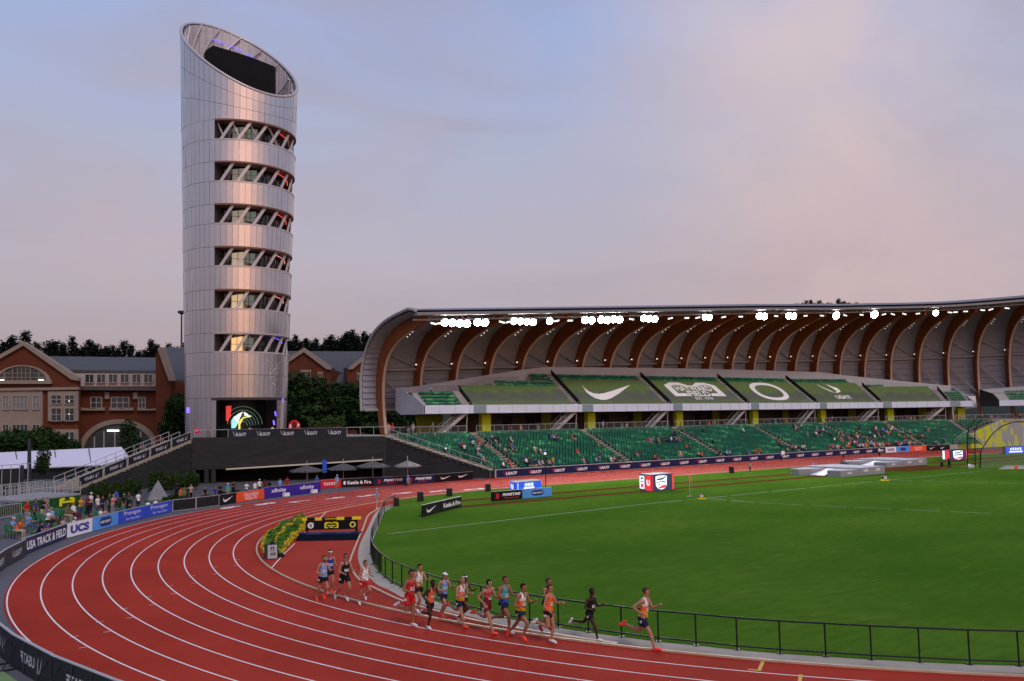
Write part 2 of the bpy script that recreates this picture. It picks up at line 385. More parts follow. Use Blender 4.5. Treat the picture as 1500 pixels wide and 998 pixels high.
bp=g.nodes.new('ShaderNodeBump'); bp.inputs['Strength'].default_value=.6; bp.inputs['Distance'].default_value=.03; g.links.new(gnoise(9,6),bp.inputs['Height']); g.links.new(bp.outputs[0],gb.inputs['Normal'])
Rg=36.12
far=[(84.39+Rg*math.cos(rad(a)),Rg*math.sin(rad(a))) for a in range(0,91,6)]+[(84.39*(1-i/10),Rg) for i in range(1,11)]+[(Rg*math.cos(rad(a)),Rg*math.sin(rad(a))) for a in (94,98,102,106,110,114)]
far2=[(84.39+r0*math.cos(rad(a)),r0*math.sin(rad(a))) for a in range(-84,0,6)]
poly=far+A+far2
import mathutils
tri=mathutils.geometry.tessellate_polygon([[Vector((x,y,0)) for x,y in poly]])
q=MB(); q.add([(x,y,.010) for x,y in poly],[tuple(t) for t in tri]); tag(q.build('grass_field',GR,org=(0,0,.01)),kind='structure')
# runways on the grass beside the far straight, field lines
RUN=mat('runway surface',(.105,.036,.014),1.,var=.25,vs=.8,spec=0.)
def runway(y0,y1,x0,x1): sheet('runway',[(x0,y0),(x1,y0),(x1,y1),(x0,y1)],.014,RUN)
runway(27.6,29.0,-12,120); runway(23.2,24.5,-17.2,84)
sheet('jump_fan',[(46,20.5),(56,20.5),(59,28),(43,28)],.012,mat('fan surface',(.10,.05,.014),1.,spec=0.,var=.3,vs=.3))
b=MB()
def fline(u0,v0,u1,v1,dash=None,w=.09):
    p,q=G(u0,v0),G(u1,v1); d=q-p; Ln=d.length; d/=Ln; n=Vector((-d.y,d.x,0))*(w/2); t=0
    while t<Ln:
        e=min(Ln,t+(dash[0] if dash else Ln)); a,c_=p+d*t,p+d*e; 
        for r in (a,c_): r.z=.018
        b.quad(a-n,c_-n,c_+n,a+n); t=e+(dash[1] if dash else 1)
fline(566.7,782.7,936,739.7); fline(936,739.7,1452,688.8,(5.,.5)); fline(1030,731.2,1128,738,(2.2,.5),.07); fline(1128,738,1471,753.5,(2.6,.6),.07); fline(1300,703.5,1500,709.3,(2.4,1.)); fline(1040,730,1090,735,(2,.4),.06)
tag(b.build('field_lines',mat('field chalk',(.42,.48,.36),.9,var=.3,vs=.5),org=(0,0,0)),kind='structure')
# lane numbers on the far bend, small start ticks
b=MB()
for k,(u,v) in enumerate([(338,743.2),(389,738.2),(440,734.2),(491,729.7),(540,726),(591,722.6),(644,719.5),(694,716.8)]):
    p=G(u,v,.006); ang=math.atan2(p.y,p.x) if p.x<0 else PI/2; e=Vector((math.cos(ang),math.sin(ang),0)); t=Vector((-e.y,e.x,0))
    put_text(b,str(9-k),p,e,t,w=.85,h=2.6,bold=.05)
tag(b.build('lane_numbers',LINE,org=(0,0,0)),kind='structure')
b=MB()
for u,v in [(69,956),(108.5,932.5),(122.5,948.5),(146.5,911),(158,925.5),(182,891.5),(191.5,905),(216.5,874),(224.5,886),(248.5,858),(255,869.5),(281,844),(285,854.5),(314,831),(316,841),(346.5,820),(346,828.5)]:
    p=G(u,v,.006); e=Vector((p.x,p.y,0)).normalized(); t=Vector((-e.y,e.x,0)); b.quad(p-t*.02-e*.14,p+t*.02-e*.14,p+t*.02+e*.14,p-t*.02+e*.14)
tag(b.build('start_ticks',LINE,org=(0,0,0)),kind='structure')
b=MB()
for u,v in ((1115,975),(1172,995)):
    p=G(u,v,.006); e=Vector((p.x,p.y,0)).normalized(); t=Vector((-e.y,e.x,0))
    b.quad(p-e*.45-t*.05,p+e*.45-t*.05,p+e*.45+t*.05,p-e*.45+t*.05); b.quad(p+e*.45-t*.3,p+e*.55-t*.3,p+e*.55+t*.05,p+e*.45+t*.05)
tag(b.build('hurdle_marks',mat('yellow marking',(.55,.36,.05),.7),org=(0,0,0)),kind='structure')
# ------------------------------------------------------------------ black railing round the field
root=thing('railing',(*fence[30],0),'long black iron railing curving round the near edge of the grass','railing')
P3=[Vector((x,y,0)) for x,y in A]
b=MB(); b.tube([p+Vector((0,0,.95)) for p in P3],.027,6); b.build('top_rail',IRON,root,True)
b=MB(); b.tube([p+Vector((0,0,.13)) for p in P3],.024,6); b.build('bottom_rail',IRON,root,True)
acc=0;last=None
postpx=FENCEPX[6:]+[(540,800)]
for u,v in FENCEPX[:-1]:
    p=G(u,v); b=MB(); b.tube([p,p+Vector((0,0,.94))],.028,6); b.box(p+Vector((0,0,.02)),(.18,.14,.02)); b.build('post',IRON,root,org=p)
dense=[p for i,p in enumerate(P3[:26])]
b=MB()
for i,p in enumerate(dense):
    for t in (0,.33,.66):
        r=p.lerp(P3[i+1],t); b.tube([r+Vector((0,0,.13)),r+Vector((0,0,.95))],.012,4)
tag(b.build('mesh_infill',IRON,root),kind='stuff')
# ------------------------------------------------------------------ advertising boards
TWHITE=mat('white lettering',(.82,.82,.84),.5,var=0); TNAVY=mat('navy lettering',srgb(30,60,150),.5,var=0); TRED=mat('red lettering',srgb(214,40,52),.5,var=0)
TGREY=mat('grey lettering',(.50,.51,.55),.5,var=0)
def board(name,label,p0,p1,h,base,letter=(),z0=.03,thick=.09,group=None,cat='advertising board',mats=None,frame=True,back=None):
    """p0->p1 left to right as read; letter(mb,centre,ex,ey,n,w,h) draws the marks"""
    p0,p1=Vector(p0),Vector(p1); ex=(p1-p0); Wd=ex.length; ex.normalize(); ey=Vector((0,0,1)); n=ex.cross(ey); n.normalize(); zz=ey*z0
    r=thing(name,(p0+p1)/2,label,cat,group)
    b=MB(); c=(p0+p1)/2+ey*(z0+h/2)-n*(thick/2); b.obox(c,ex*(Wd/2-.006),n*(thick/2),ey*(h/2)); b.build('panel',base,r)
    if frame:
        b=MB(); b.obox(c+ey*(h/2+.012),ex*(Wd/2-.004),n*(thick/2+.004),ey*.012); b.build('top_edge',RAILGREY,r)
        for t in (.12,.88): b=MB(); b.obox(p0.lerp(p1,t)-n*(thick+.2)+ey*.02,ex*.03,n*.2,ey*.02); b.bar(p0.lerp(p1,t)-n*(thick+.35)+ey*.03,p0.lerp(p1,t)-n*(thick+.01)+ey*(h*.8),.03); b.build('bracket',IRON,r)
    if letter:
        for i,(fn,m) in enumerate(letter):
            b=MB(); fn(b,c+n*(thick/2+.004+.002*i),ex,ey,Wd,h); 
            if b.v: b.build('lettering' if i==0 else 'emblem',m,r)
    return r
def T(txt,w,h,dx=0,dy=0,bold=.015,shear=0.,mirror=False):
    return lambda b,c,ex,ey,W_,H_: put_text(b,txt,c+ex*(dx*W_)+ey*(dy*H_),ex,ey,w*W_,h*H_,0,bold,shear,mirror)
def both(*f):
    def k(*a):
        for q in f: q(*a)
    return k
def FL(dx,dy,h): return lambda b,c,ex,ey,W_,H_: flame(b,c+ex*(dx*W_)+ey*(dy*H_),ex,ey,h*H_)
def SW(dx,dy,w,h): return lambda b,c,ex,ey,W_,H_: swoosh(b,c+ex*(dx*W_)+ey*(dy*H_),ex,ey,w*W_,h*H_)
def RR(dx,dy,w,h,cut=.18):
    pts=[(cut,0),(1-cut,0),(1,.25),(1,.75),(1-cut,1),(cut,1),(0,.75),(0,.25)]
    return lambda b,c,ex,ey,W_,H_: put_poly(b,pts,c+ex*(dx*W_)+ey*(dy*H_),ex,ey,w*W_,h*H_)
def CHEV(dx,dy,w,h):
    def f(b,c,ex,ey,W_,H_):
        for i in range(3):
            put_poly(b,[(0,0),(.3,0),(.75,.5),(.3,1),(0,1),(.45,.5)],c+ex*((dx+(i-1)*.035)*W_)+ey*(dy*H_),ex,ey,w*W_*.6,h*H_)
    return f
def ringpt(u,v):                          # on the board ring round the bend
    return G(u,v)
USATF=lambda dx=0,mirror=False,sc=1.:[(T('USATF',.36*sc,.36,dx+(.08*sc if not mirror else -.08*sc),-.02,.03,.15,mirror),TGREY),(FL(dx-(.2*sc if not mirror else -.2*sc),.08,.55),TGREY)]
def BARS(dx,dy,w,h,n):                      # small print too small to read: a row of strokes
    def f(b,c,ex,ey,W_,H_):
        for i in range(n): put_poly(b,[(0,0),(1,0),(.9,1),(.1,1)] if i%3 else [(0,0),(.8,0),(1,1),(0,.8)],c+ex*((dx-w/2+w*(i+.5)/n)*W_)+ey*(dy*H_),ex,ey,w*W_/n*.72,h*H_)
    return f
BH=.88
# ring of boards from beside the camera round to the straight
Rb=48.55
def rp(a): return Vector((Rb*math.cos(rad(a)),Rb*math.sin(rad(a)),0))
def ang(p): return math.degrees(math.atan2(p.y,p.x))
E2=[G(31,816),G(98,789),G(135,779),G(173,769),G(212,759.3),G(251.5,750)]
a_start=ang(E2[0]); 
k=0; nb_=0
aa=a_start
words=['between the grey apron and the seats, first left of the navy track and field board','second left of the navy track and field board']
while aa<212:
    n0=aa+4.2; q0,q1=rp(n0),rp(aa); far_side=aa<172
    lab=('dark grey federation board beside the track, just left of the navy board' if k==0 else 'dark grey federation board at the far left edge, next to a green cover' if k==1 else None)
    if lab is None:
        uu=P((q0+q1)/2+Vector((0,0,.8))); lab='dark board seen from behind, reversed letters, near bottom left corner' if aa>186 else 'dark grey board round the bend outside the left of the view'
        if aa>186 and uu[0]>150: lab='dark board seen from behind below the frame beside the near track'
    uu=P((q0+q1)/2+Vector((0,0,.8)))
    if not far_side and not(-90<uu[0]<260 and uu[2]>3): aa=n0; k+=1; continue
    if not far_side: lab=['dark board seen from behind with reversed letters, at the bottom left frame edge','dark board seen from behind with reversed letters, meeting the bottom frame edge','dark board seen from behind, mostly below the bottom frame edge','dark board seen from behind, hidden lowest beside the near track'][min(3,nb_)]; nb_+=1
    elif k>1: aa=n0; k+=1; continue
    if far_side: board('perimeter_board',lab,q0,q1,BH,DGREY,USATF(0),group=None)
    else:
        # these turn their back to the camera: the print shows through reversed
        r=board('perimeter_board',lab+(', panel %d'%k if False else ''),q0,q1,BH,DGREY,USATF(0),group='perimeter boards round the near bend')
        b=MB(); c=(q0+q1)/2+Vector((0,0,.03+BH/2)); ex=(q1-q0).normalized(); n=ex.cross(Vector((0,0,1))); cc=c-n*(.09+.005)
        put_text(b,'USATF',cc+ex*.28,ex,Vector((0,0,1)),1.25,.30,0,.03,.1); flame(b,cc-ex*.72,ex,Vector((0,0,1)),.5); b.build('reversed_lettering',TGREY,r)
        for t in (.02,.34,.66): b=MB(); b.bar((q0.lerp(q1,t))-n*.11+Vector((0,0,.02)),q0.lerp(q1,t)-n*.11+Vector((0,0,.88)),.025); b.build('support_post',mat('dark post',(.03,.035,.045),.5),r)
    aa=n0; k+=1
board('perimeter_board','navy board reading USA TRACK & FIELD in white beside the track',E2[0],E2[1],BH,NAVY,[(T('USA TRACK & FIELD',.86,.55,.035,0,.03),TWHITE)])
board('perimeter_board','white board with big blue UCS letters beside the track',E2[1],E2[2],BH,WHITEV,[(T('UCS',.74,.6,0,0,.06),TNAVY)])
board('perimeter_board','light blue board with a navy Lane County badge beside the bend',E2[2],E2[3],BH,LBLUE,[(RR(0,0,.46,.7),mat('badge navy',srgb(24,52,110),.5,var=0)),(T('LANE COUNTY',.40,.2,0,0,.03),TWHITE)])
for i in (3,4):
    board('perimeter_board','bright blue Prevagen board '+('next to the light blue county board' if i==3 else 'next to the dark mesh fence'),E2[i],E2[i+1],BH,BLUEV,[(both(T('Prevagen',.62,.40,.02,.18,.0),T('For Your Brain',.52,.2,.05,-.25,.0)),TWHITE)])
F2=[G(252.5,750),G(287,746),G(321,741.3)]
MESH=mat('black mesh cloth',(.015,.016,.018),.8,var=.1)
for i in (0,1):
    r=thing('mesh_fence',(F2[i]+F2[i+1])/2,'black mesh fence panel in a grey frame, '+('next to the bright blue board' if i==0 else 'next to the black swoosh board'),'fence')
    p,q=F2[i],F2[i+1]; ex=(q-p).normalized(); n=ex.cross(Vector((0,0,1)))
    b=MB(); b.obox((p+q)/2+Vector((0,0,.47)),ex*((q-p).length/2-.06),n*.015,Vector((0,0,.42))); b.build('mesh_sheet',MESH,r)
    b=MB()
    for z in (.05,.93): b.tube([p+Vector((0,0,z)),q+Vector((0,0,z))],.03,6)
    for t in (.012,.988): b.tube([p.lerp(q,t),p.lerp(q,t)+Vector((0,0,.95))],.03,6)
    b.build('frame',RAILGREY,r)
O2=[G(322,741),G(346,737.2),G(387,731),G(429,726),G(469.5,721)]
board('perimeter_board','small black board with a white swoosh beside the orange board',O2[0],O2[1],BH,BLACK,[(SW(0,0,.6,.5),TWHITE)])
board('perimeter_board','orange Orlando Health board beside the track',O2[1],O2[2],BH,ORANGEV,[(both(T('ORLANDO',.54,.32,.02,.16,.0),T('HEALTH',.42,.32,.02,-.2,.0)),TWHITE)])
for i in (2,3):
    board('perimeter_board','purple xfinity board '+('next to the orange board' if i==2 else 'with the red board behind its end'),O2[i],O2[i+1],BH+.12,PURPLE,[(T('xfinity',.52,.48,0,.08,.015),TWHITE)])
    p=O2[i].lerp(O2[i+1],.62); q=O2[i].lerp(O2[i+1],.8); n=(q-p).normalized().cross(Vector((0,0,1)))
    b=MB(); b.bar(p+n*.18+Vector((0,0,.18)),q+n*.18+Vector((0,0,.18)),.28,.32); b.build('lane_marker_box',[WHITEV]); 
    o=bpy.data.objects[[k for k in LOC if k.startswith('lane_marker_box')][-1]]; tag(o,'small white box on the ground before the purple board '+('beside the orange board' if i==2 else 'nearest the red board'),'box')
S2=[(470,716.5),(500,714.3),(547,712),(595.5,709.5),(637,707),(693,702.3)]
S2=[G(u,v) for u,v in S2]
board('perimeter_board','red Toyota board partly behind the purple board',S2[0],S2[1],.86,REDV,[(T('TOYOTA',.72,.36,-.02,0,.03),TWHITE)])
board('perimeter_board','black Kettle & Fire board below the patio umbrellas',S2[1],S2[2],.86,BLACK,[(T('Kettle & Fire',.74,.42,.06,0,.03),TWHITE),(RR(-.40,0,.07,.44),TWHITE)])
for i in (2,3):
    board('perimeter_board','navy Primetime board '+('next to the black kettle board' if i==2 else 'with a man in blue seated before it'),S2[i],S2[i+1],.86,NAVY,[(T('PRIMETIME',.58,.30,.1,.08,.03,.25),TWHITE),(both(CHEV(-.32,0,.1,.5),BARS(.05,-.26,.3,.10,7)),TRED)])
board('perimeter_board','wide black board with two white swooshes beside the stand',S2[4],S2[5],.86,BLACK,[(both(SW(-.22,0,.26,.36),SW(.24,.05,.26,.36)),TWHITE)])
for u,v in ((402+30,720),(548+15,711),(575,709),(668,706),(677,706.5)): 
    pass
# stand wall boards along the straight
ss=[7.2+i*3.66 for i in range(23)]
USW=[(T('USATF',.44,.42,.1,-.03,.035,.15),TWHITE),(FL(-.17,.06,.55),TRED)]
ords=['first','second','third','fourth','fifth','sixth','seventh','eighth','ninth','tenth','eleventh','twelfth','thirteenth','fourteenth','fifteenth','sixteenth','seventeenth','eighteenth','nineteenth','twentieth','twenty-first','twenty-second','twenty-third','twenty-fourth']
for i in range(len(ss)-1):
    board('wall_board','navy federation panel on the stand wall, %s from the wall’s tower end'%ords[i],path(ss[i],49.58),path(ss[i+1],49.58),.86,NAVY,USW,group='navy panels along the stand wall',frame=False,z0=.06)
s=ss[-1]
for nm,w_,m_,let in (('white UCS panel on the stand wall at its right end',3.4,WHITEV,[(T('UCS',.6,.5,0,0,.06),TNAVY)]),('light blue county panel on the far end of the stand wall',4.2,LBLUE,[(RR(0,0,.4,.6),TNAVY)]),('orange Orlando Health panel on the far end of the stand wall',4.6,ORANGEV,[(both(T('ORLANDO',.5,.28,0,.16,.0),T('HEALTH',.4,.28,0,-.2,.0)),TWHITE)]),('black panel with two swooshes at the far end of the stand wall',6.2,BLACK,[(both(SW(-.25,0,.2,.4),SW(.2,0,.2,.4)),TWHITE)])):
    board('wall_board',nm,path(s,49.58),path(s+w_,49.58),.9,m_,let,frame=False,z0=.06); s+=w_
S_END=s
# ------------------------------------------------------------------ the far stand: lower bowl
AIS=[10.6,29.0,47.2,65.4,84.0,100.4,115.0]
RORD=['first','second','third','fourth','fifth','sixth','seventh','eighth']
def sL(r): return 7.0-(r-50)*.9
def sR(r): return 108.+(r-50)*1.7
NROW=16
def rowr(i): return 50.25+.61*i
def rowz(i): return .90+.262*i
SEATC=[mat('dark green seat',(.007,.098,.052),.45,var=.05),mat('green seat',(.016,.16,.075),.45,var=.05),mat('light green seat',(.06,.30,.12),.45,var=.05),mat('deep green seat',(.005,.075,.055),.45,var=.05)]
STANDC=mat('stand concrete',(.34,.335,.33),.85,var=.12,vs=1.,bump=.1); SOFFIT=mat('dark soffit',(.05,.05,.055),.8)
FASC=mat('pale fascia panel',(.58,.65,.77),.5,.0,var=.05,vs=.4); FASC2=mat('blue grey fascia glass',(.22,.30,.34),.25,.1,var=.05); PANELG=mat('grey cladding',(.42,.45,.49),.55,.0,var=.08,vs=.5)
stand=thing('lower_stand',path(60,50),'long curved lower stand of green seats above the navy wall boards','stand')
def part(b,name,m,parent,**k): return b.build(name,m,parent,**k)
b=MB()
for i in range(NROW):
    r0,r1=rowr(i)-.25,rowr(i)+.36; z=rowz(i)
    S=srange(sL(r1),sR(r0),2.); b.sweep([(r0,z-.262 if i else 0),(r0,z),(r1,z)],S)
part(b,'terrace',mat('shade toned terrace concrete',(.055,.06,.058),.9,var=.15),stand)  # concrete darkened so the shade between seat rows sits in its colour
b=MB(); b.sweep([(49.6,0),(49.6,1.0),(50.0,1.0),(50.0,.7)],srange(7.,108.,2.)); part(b,'front_wall',STANDC,stand)
# seats: back and cushion in one mesh
def seat_geo(b,o,ang,mi,w=.385):
    ca,sa=math.cos(ang),math.sin(ang); ex=Vector((ca,sa,0)); ey=Vector((-sa,ca,0)); ez=Vector((0,0,1)); o=Vector(o)
    b.obox(o+ey*.17+ez*.30,ex*(w/2),ey*.025+ez*.0,ez*.19+ey*.05,mi); b.obox(o-ey*.0+ez*.20,ex*(w/2),ey*.16-ez*.01,ez*.025,mi)
spots=[]
bounds=[None]+AIS+[None]
for blk in range(len(AIS)+1):
    for i in range(NROW):
        r=rowr(i)+.02; lo=(sL(r)+.55) if blk==0 else AIS[blk-1]+.62; hi=(sR(r)-1.1) if blk==len(AIS) else AIS[blk]-.62
        if hi-lo<.5: continue
        kf=r/60. if (lo+hi)/2>84.39 else 1.; n=int((hi-lo)*kf/.5); 
        for j in range(n): spots.append((blk,i,lo+(j+.5)*(hi-lo)/n,r,rowz(i)))
def seatcol(s,i): 
    t=math.sin(s*.9+i*1.7)+math.sin(s*.37-i*.6)*.8+rnd.gauss(0,.7)
    return 2 if t>1.9 else 1 if t>.55 else 0 if t>-1.3 else 3
near=sorted(range(len(spots)),key=lambda k:spots[k][2]+spots[k][1]*.35)[:100]; nearset=set(near)
pm=[]
for c in range(4):
    b=MB(); seat_geo(b,(0,0,0),0,0); o=b.build('seat',SEATC[c],stand,org=(0,0,0)); pm.append(o.data); bpy.data.objects.remove(o)
b=MB()
for k,(blk,i,s,r,z) in enumerate(spots):
    c=seatcol(s,i); p=path(s,r,z)
    if k in nearset:
        o=bpy.data.objects.new('seat',pm[c]); COL.objects.link(o); o.parent=stand; o.location=p-wloc(stand); o.rotation_euler=(0,0,pdir(s))
    else: seat_geo(b,p,pdir(s),c)
o=b.build('seats',SEATC,stand); tag(o,kind='stuff')
SPOT={}
for blk,i,s,r,z in spots: SPOT.setdefault((blk,i),[]).append((s,r,z))
# aisles
for a in AIS:
    b=MB()
    for i in range(NROW):
        for h in (0,1):
            if h==0 and i==0: continue
            r=rowr(i)-.25 if h else rowr(i)-.56; z=rowz(i)-.131*(1-h); w_=.30 if h else .15; b.obox(path(a,r+w_,z-.05),(.52*math.cos(pdir(a)),.52*math.sin(pdir(a)),0),(-w_*math.sin(pdir(a)),w_*math.cos(pdir(a)),0),(0,0,.062))
    part(b,'aisle_steps',CONC,stand)
    for i in range(1,NROW,3):
        for sd in (-.52,.52):
            b=MB(); p=path(a+sd,rowr(i),rowz(i)); q=path(a+sd,rowr(i)+.6,rowz(i)+.26); b.tube([p,p+Vector((0,0,.75)),q+Vector((0,0,.75)),q],.025,5); part(b,'aisle_handrail',RAILGREY,stand)
# rim parapet and concourse slab
b=MB(); b.sweep([(60.,4.6),(60.,5.22),(60.3,5.22),(60.3,5.0),(71,5.0),(71,4.6)],srange(-2.,148,2.),closed=True); part(b,'concourse_slab',CONC,stand)
# raking rails at both ends
b=MB()
A_=[path(sL(r)+.25,r,0)+Vector((0,0,.95+(r-50.)*.43)) for r in (50.2,60.)]
for z in (.12,.75): b.tube([p+Vector((0,0,z)) for p in A_],.03,6)
for k in range(11): p=A_[0].lerp(A_[1],k/10); b.tube([p,p+Vector((0,0,.75))],.028,5)
part(b,'raking_rail',RAILGREY,stand)
b=MB()
B0=[path(sR(r)-.3,r,0)+Vector((0,0,1.0+(r-50.)*.40)) for r in (50.2,52.5,55,57.5,60.)]
for z in (.12,.75): b.tube([p+Vector((0,0,z)) for p in B0],.03,6)
for k in range(17):
    t=k/16*4; j=min(3,int(t)); p=B0[j].lerp(B0[j+1],t-j); b.tube([p,p+Vector((0,0,.75))],.028,5)
part(b,'raking_rail',RAILGREY,stand)
b=MB(); b.prism([path(sL(r)+dx,r,0)+Vector((0,0,.7+(r-50.)*.43)) for dx,r in ((-.1,50),(.5,50),(.5,60),(-.1,60))],(0,0,.18)); part(b,'end_kerb',CONC,stand)
# slanting end wall painted lime and grey
MUR=bpy.data.materials.new('lime and grey mural'); MUR.use_nodes=True; mn=MUR.node_tree; mb_=mn.nodes['Principled BSDF']; mb_.inputs['Roughness'].default_value=.7
t_=mn.nodes.new('ShaderNodeTexCoord'); mp=mn.nodes.new('ShaderNodeMapping'); mp.inputs['Scale'].default_value=(.55,.35,.16); mp.inputs['Rotation'].default_value=(.2,.35,0)
no=mn.nodes.new('ShaderNodeTexNoise'); no.inputs['Scale'].default_value=1.; no.inputs['Detail'].default_value=2; rp_=mn.nodes.new('ShaderNodeValToRGB'); rp_.color_ramp.interpolation='CONSTANT'
e=rp_.color_ramp.elements; e[0].position=0; e[0].color=(.46,.52,.01,1); e[1].position=.55; e[1].color=(.30,.31,.31,1); x=e.new(.63); x.color=(.52,.56,.02,1)
mn.links.new(t_.outputs['Object'],mp.inputs[0]); mn.links.new(mp.outputs[0],no.inputs['Vector']); mn.links.new(no.outputs['Fac'],rp_.inputs[0]); mn.links.new(rp_.outputs[0],mb_.inputs['Base Color'])
b=MB()
rr=[50+i for i in range(11)]
for i in range(10):
    p,q=path(sR(rr[i])+.1,rr[i]),path(sR(rr[i+1])+.1,rr[i+1]); b.quad(p,q,q+Vector((0,0,.95+(rr[i+1]-50)*.42)),p+Vector((0,0,.95+(rr[i]-50)*.42)))
p=path(sR(60)+.1,60); q=path(150,60.1); b.sweep([(60.05,0),(60.05,4.6)],srange(sR(60)+.1,150,2.))
part(b,'painted_end_wall',MUR,stand)
# ------------------------------------------------------------------ concourse railings, one per bay
bay=[-2.]+AIS+[128.,146.]
for i in range(len(bay)-1):
    s0,s1=bay[i]+.7,bay[i+1]-.7
    r=thing('concourse_railing',path((s0+s1)/2,60.1,5.2),'grey tube railing on the concourse edge above the %s seat block from the tower'%RORD[min(i,7)] if i<8 else 'grey tube railing on the concourse above the lime mural wall','railing')
    b=MB(); S=srange(s0,s1,2.)
    b.tube([path(s,60.12,6.10) for s in S],.035,5); b.tube([path(s,60.12,5.32) for s in S],.025,5); part(b,'rails',RAILGREY,r)
    for s in srange(s0,s1,1.45): b=MB(); b.tube([path(s,60.12,5.22),path(s,60.12,6.1)],.03,5); part(b,'post',RAILGREY,r)
    b=MB(); b.sweep([(60.13,5.34),(60.13,6.05)],S); part(b,'glass_infill',mat('smoky glass',(.20,.22,.22),.2,alpha=.12,var=0),r)
# ------------------------------------------------------------------ upper deck
ZW=[(3.5,11.2),(6,11.4),(16.2,12.9),(24.5,14.1),(28.3,14.5),(57,14.8),(74.5,14.85),(92.6,14.75),(107.4,13.3),(119.6,11.9)]
def interp(T_,x):
    if x<=T_[0][0]: return T_[0][1]
    for (a,va),(c,vc) in zip(T_[:-1],T_[1:]):
        if x<=c: return va+(vc-va)*(x-a)/(c-a)
    return T_[-1][1]
D0,D1=3.4,119.6
deck=thing('upper_deck',path(60,60,7.65),'upper seating deck carried on lime columns above the concourse','stand')
def dz(r): return 8.45+(r-60.3)*.735
def rtop(s): return interp([(0,62.9),(12,63.3),(16.4,64.0),(17,64.8),(24.4,65.3),(24.6,66.9),(98.4,66.9),(99,65.2),(112,64.4),(119.6,63.2)],s)
S=srange(D0,D1,1.)
b=MB(); b.sweep([(60.,7.65),(67.5,7.65),(67.5,8.2),(60.02,8.2)],S,closed=True); part(b,'deck_slab',SOFFIT,deck)
b=MB(); b.sweep([(59.94,7.7),(59.94,8.78)],S); b.sweep([(59.94,8.78),(60.14,8.80),(60.2,8.4)],S); o=part(b,'fascia',FASC,deck)
b=MB()
for s in srange(D0,D1,2.28)[1:-1]: b.bar(path(s,59.93,7.7),path(s,59.93,8.78),.03,.01)
part(b,'fascia_joint',SOFFIT,deck)
b=MB(); b.sweep(lambda s:[(60.2,8.35)]+[x for i in range(1,11) for x in ((60.2+(rtop(s)-60.2)*i/10,dz(60.2+(rtop(s)-60.2)*(i-1)/10)),(60.2+(rtop(s)-60.2)*i/10,dz(60.2+(rtop(s)-60.2)*i/10)))]+[(67.2,dz(rtop(s))+.02)],S); part(b,'deck_terrace',STANDC,deck)
b=MB(); b.sweep(lambda s:[(67.1,dz(rtop(s))-.3),(67.1,interp(ZW,s)),(67.5,interp(ZW,s)),(67.5,8.)],S); part(b,'back_wall',PANELG,deck)
b=MB(); b.prism([path(D0-.05,r,z_) for r,z_ in ((59.94,7.66),(59.94,8.8),(62.2,9.9),(67.4,11.3),(67.5,8.3),(66.,7.66))],path(D0+.2,60)-path(D0,60)); part(b,'end_wall',PANELG,deck)
b=MB(); b.prism([path(D1+.02,r,z_) for r,z_ in ((59.94,7.66),(59.94,8.8),(62.2,9.9),(67.4,11.9),(67.5,8.3),(66.,7.66))],path(D1+.2,60)-path(D1,60)); part(b,'end_wall',PANELG,deck)
for i,a in enumerate(AIS):
    b=MB(); 
    S2_=srange(a+.2,a+2.2,1.); b.sweep([(59.90,7.72),(59.90,8.76)],S2_); part(b,'glass_fascia',FASC2,deck)
    b=MB(); b.sweep([(61.6,5.),(61.6,7.66)],srange(a+2.6,a+4.0,.7)); b.sweep([(62.4,5.),(62.4,7.66)],srange(a+2.6,a+4.0,.7))
    b.quad(path(a+2.6,61.6,5),path(a+2.6,62.4,5),path(a+2.6,62.4,7.66),path(a+2.6,61.6,7.66)); b.quad(path(a+4.,61.6,5),path(a+4.,62.4,5),path(a+4.,62.4,7.66),path(a+4.,61.6,7.66)); part(b,'lime_column',YGREEN,deck)
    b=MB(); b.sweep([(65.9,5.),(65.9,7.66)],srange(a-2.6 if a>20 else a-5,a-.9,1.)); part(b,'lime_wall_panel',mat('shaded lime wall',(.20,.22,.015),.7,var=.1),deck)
    # aisle through the deck: black side rail, grey steps
    rt=min(rtop(a-.5),rtop(a+.8)); b=MB()
    for k in range(14):
        r=60.3+(rt-60.3)*k/13; b.obox(path(a-.55,r,dz(r)+.02),Vector((.55,0,0)) if a<84.39 else (path(a+.5,r)-path(a-.5,r))*.55,(path(a,r+.22)-path(a,r)),(0,0,.07))
    part(b,'deck_steps',STANDC,deck)
    b=MB(); b.tube([path(a+.12,60.3,dz(60.3)+.75),path(a+.12,rt,dz(rt)+.75)],.04,5); b.sweep([(60.3,dz(60.3)),(60.3,dz(60.3)+.7),(rt,dz(rt)+.7),(rt,dz(rt))],[a+.08,a+.16],closed=True); part(b,'side_rail',IRON,deck)
b=MB(); b.sweep([(67.4,5.),(67.4,7.66)],srange(12,D1,2.)); part(b,'concourse_back_wall',mat('brown concourse wall',(.075,.06,.055),.8,var=.2,vs=.3),deck)
for s in (20.5,24.5,39,60,75,92,95.5,109): b=MB(); b.sweep([(67.3,5.),(67.3,7.3)],[s,s+1.6]); part(b,'concourse_opening',mat('dark opening',(.015,.012,.012),.6),deck)
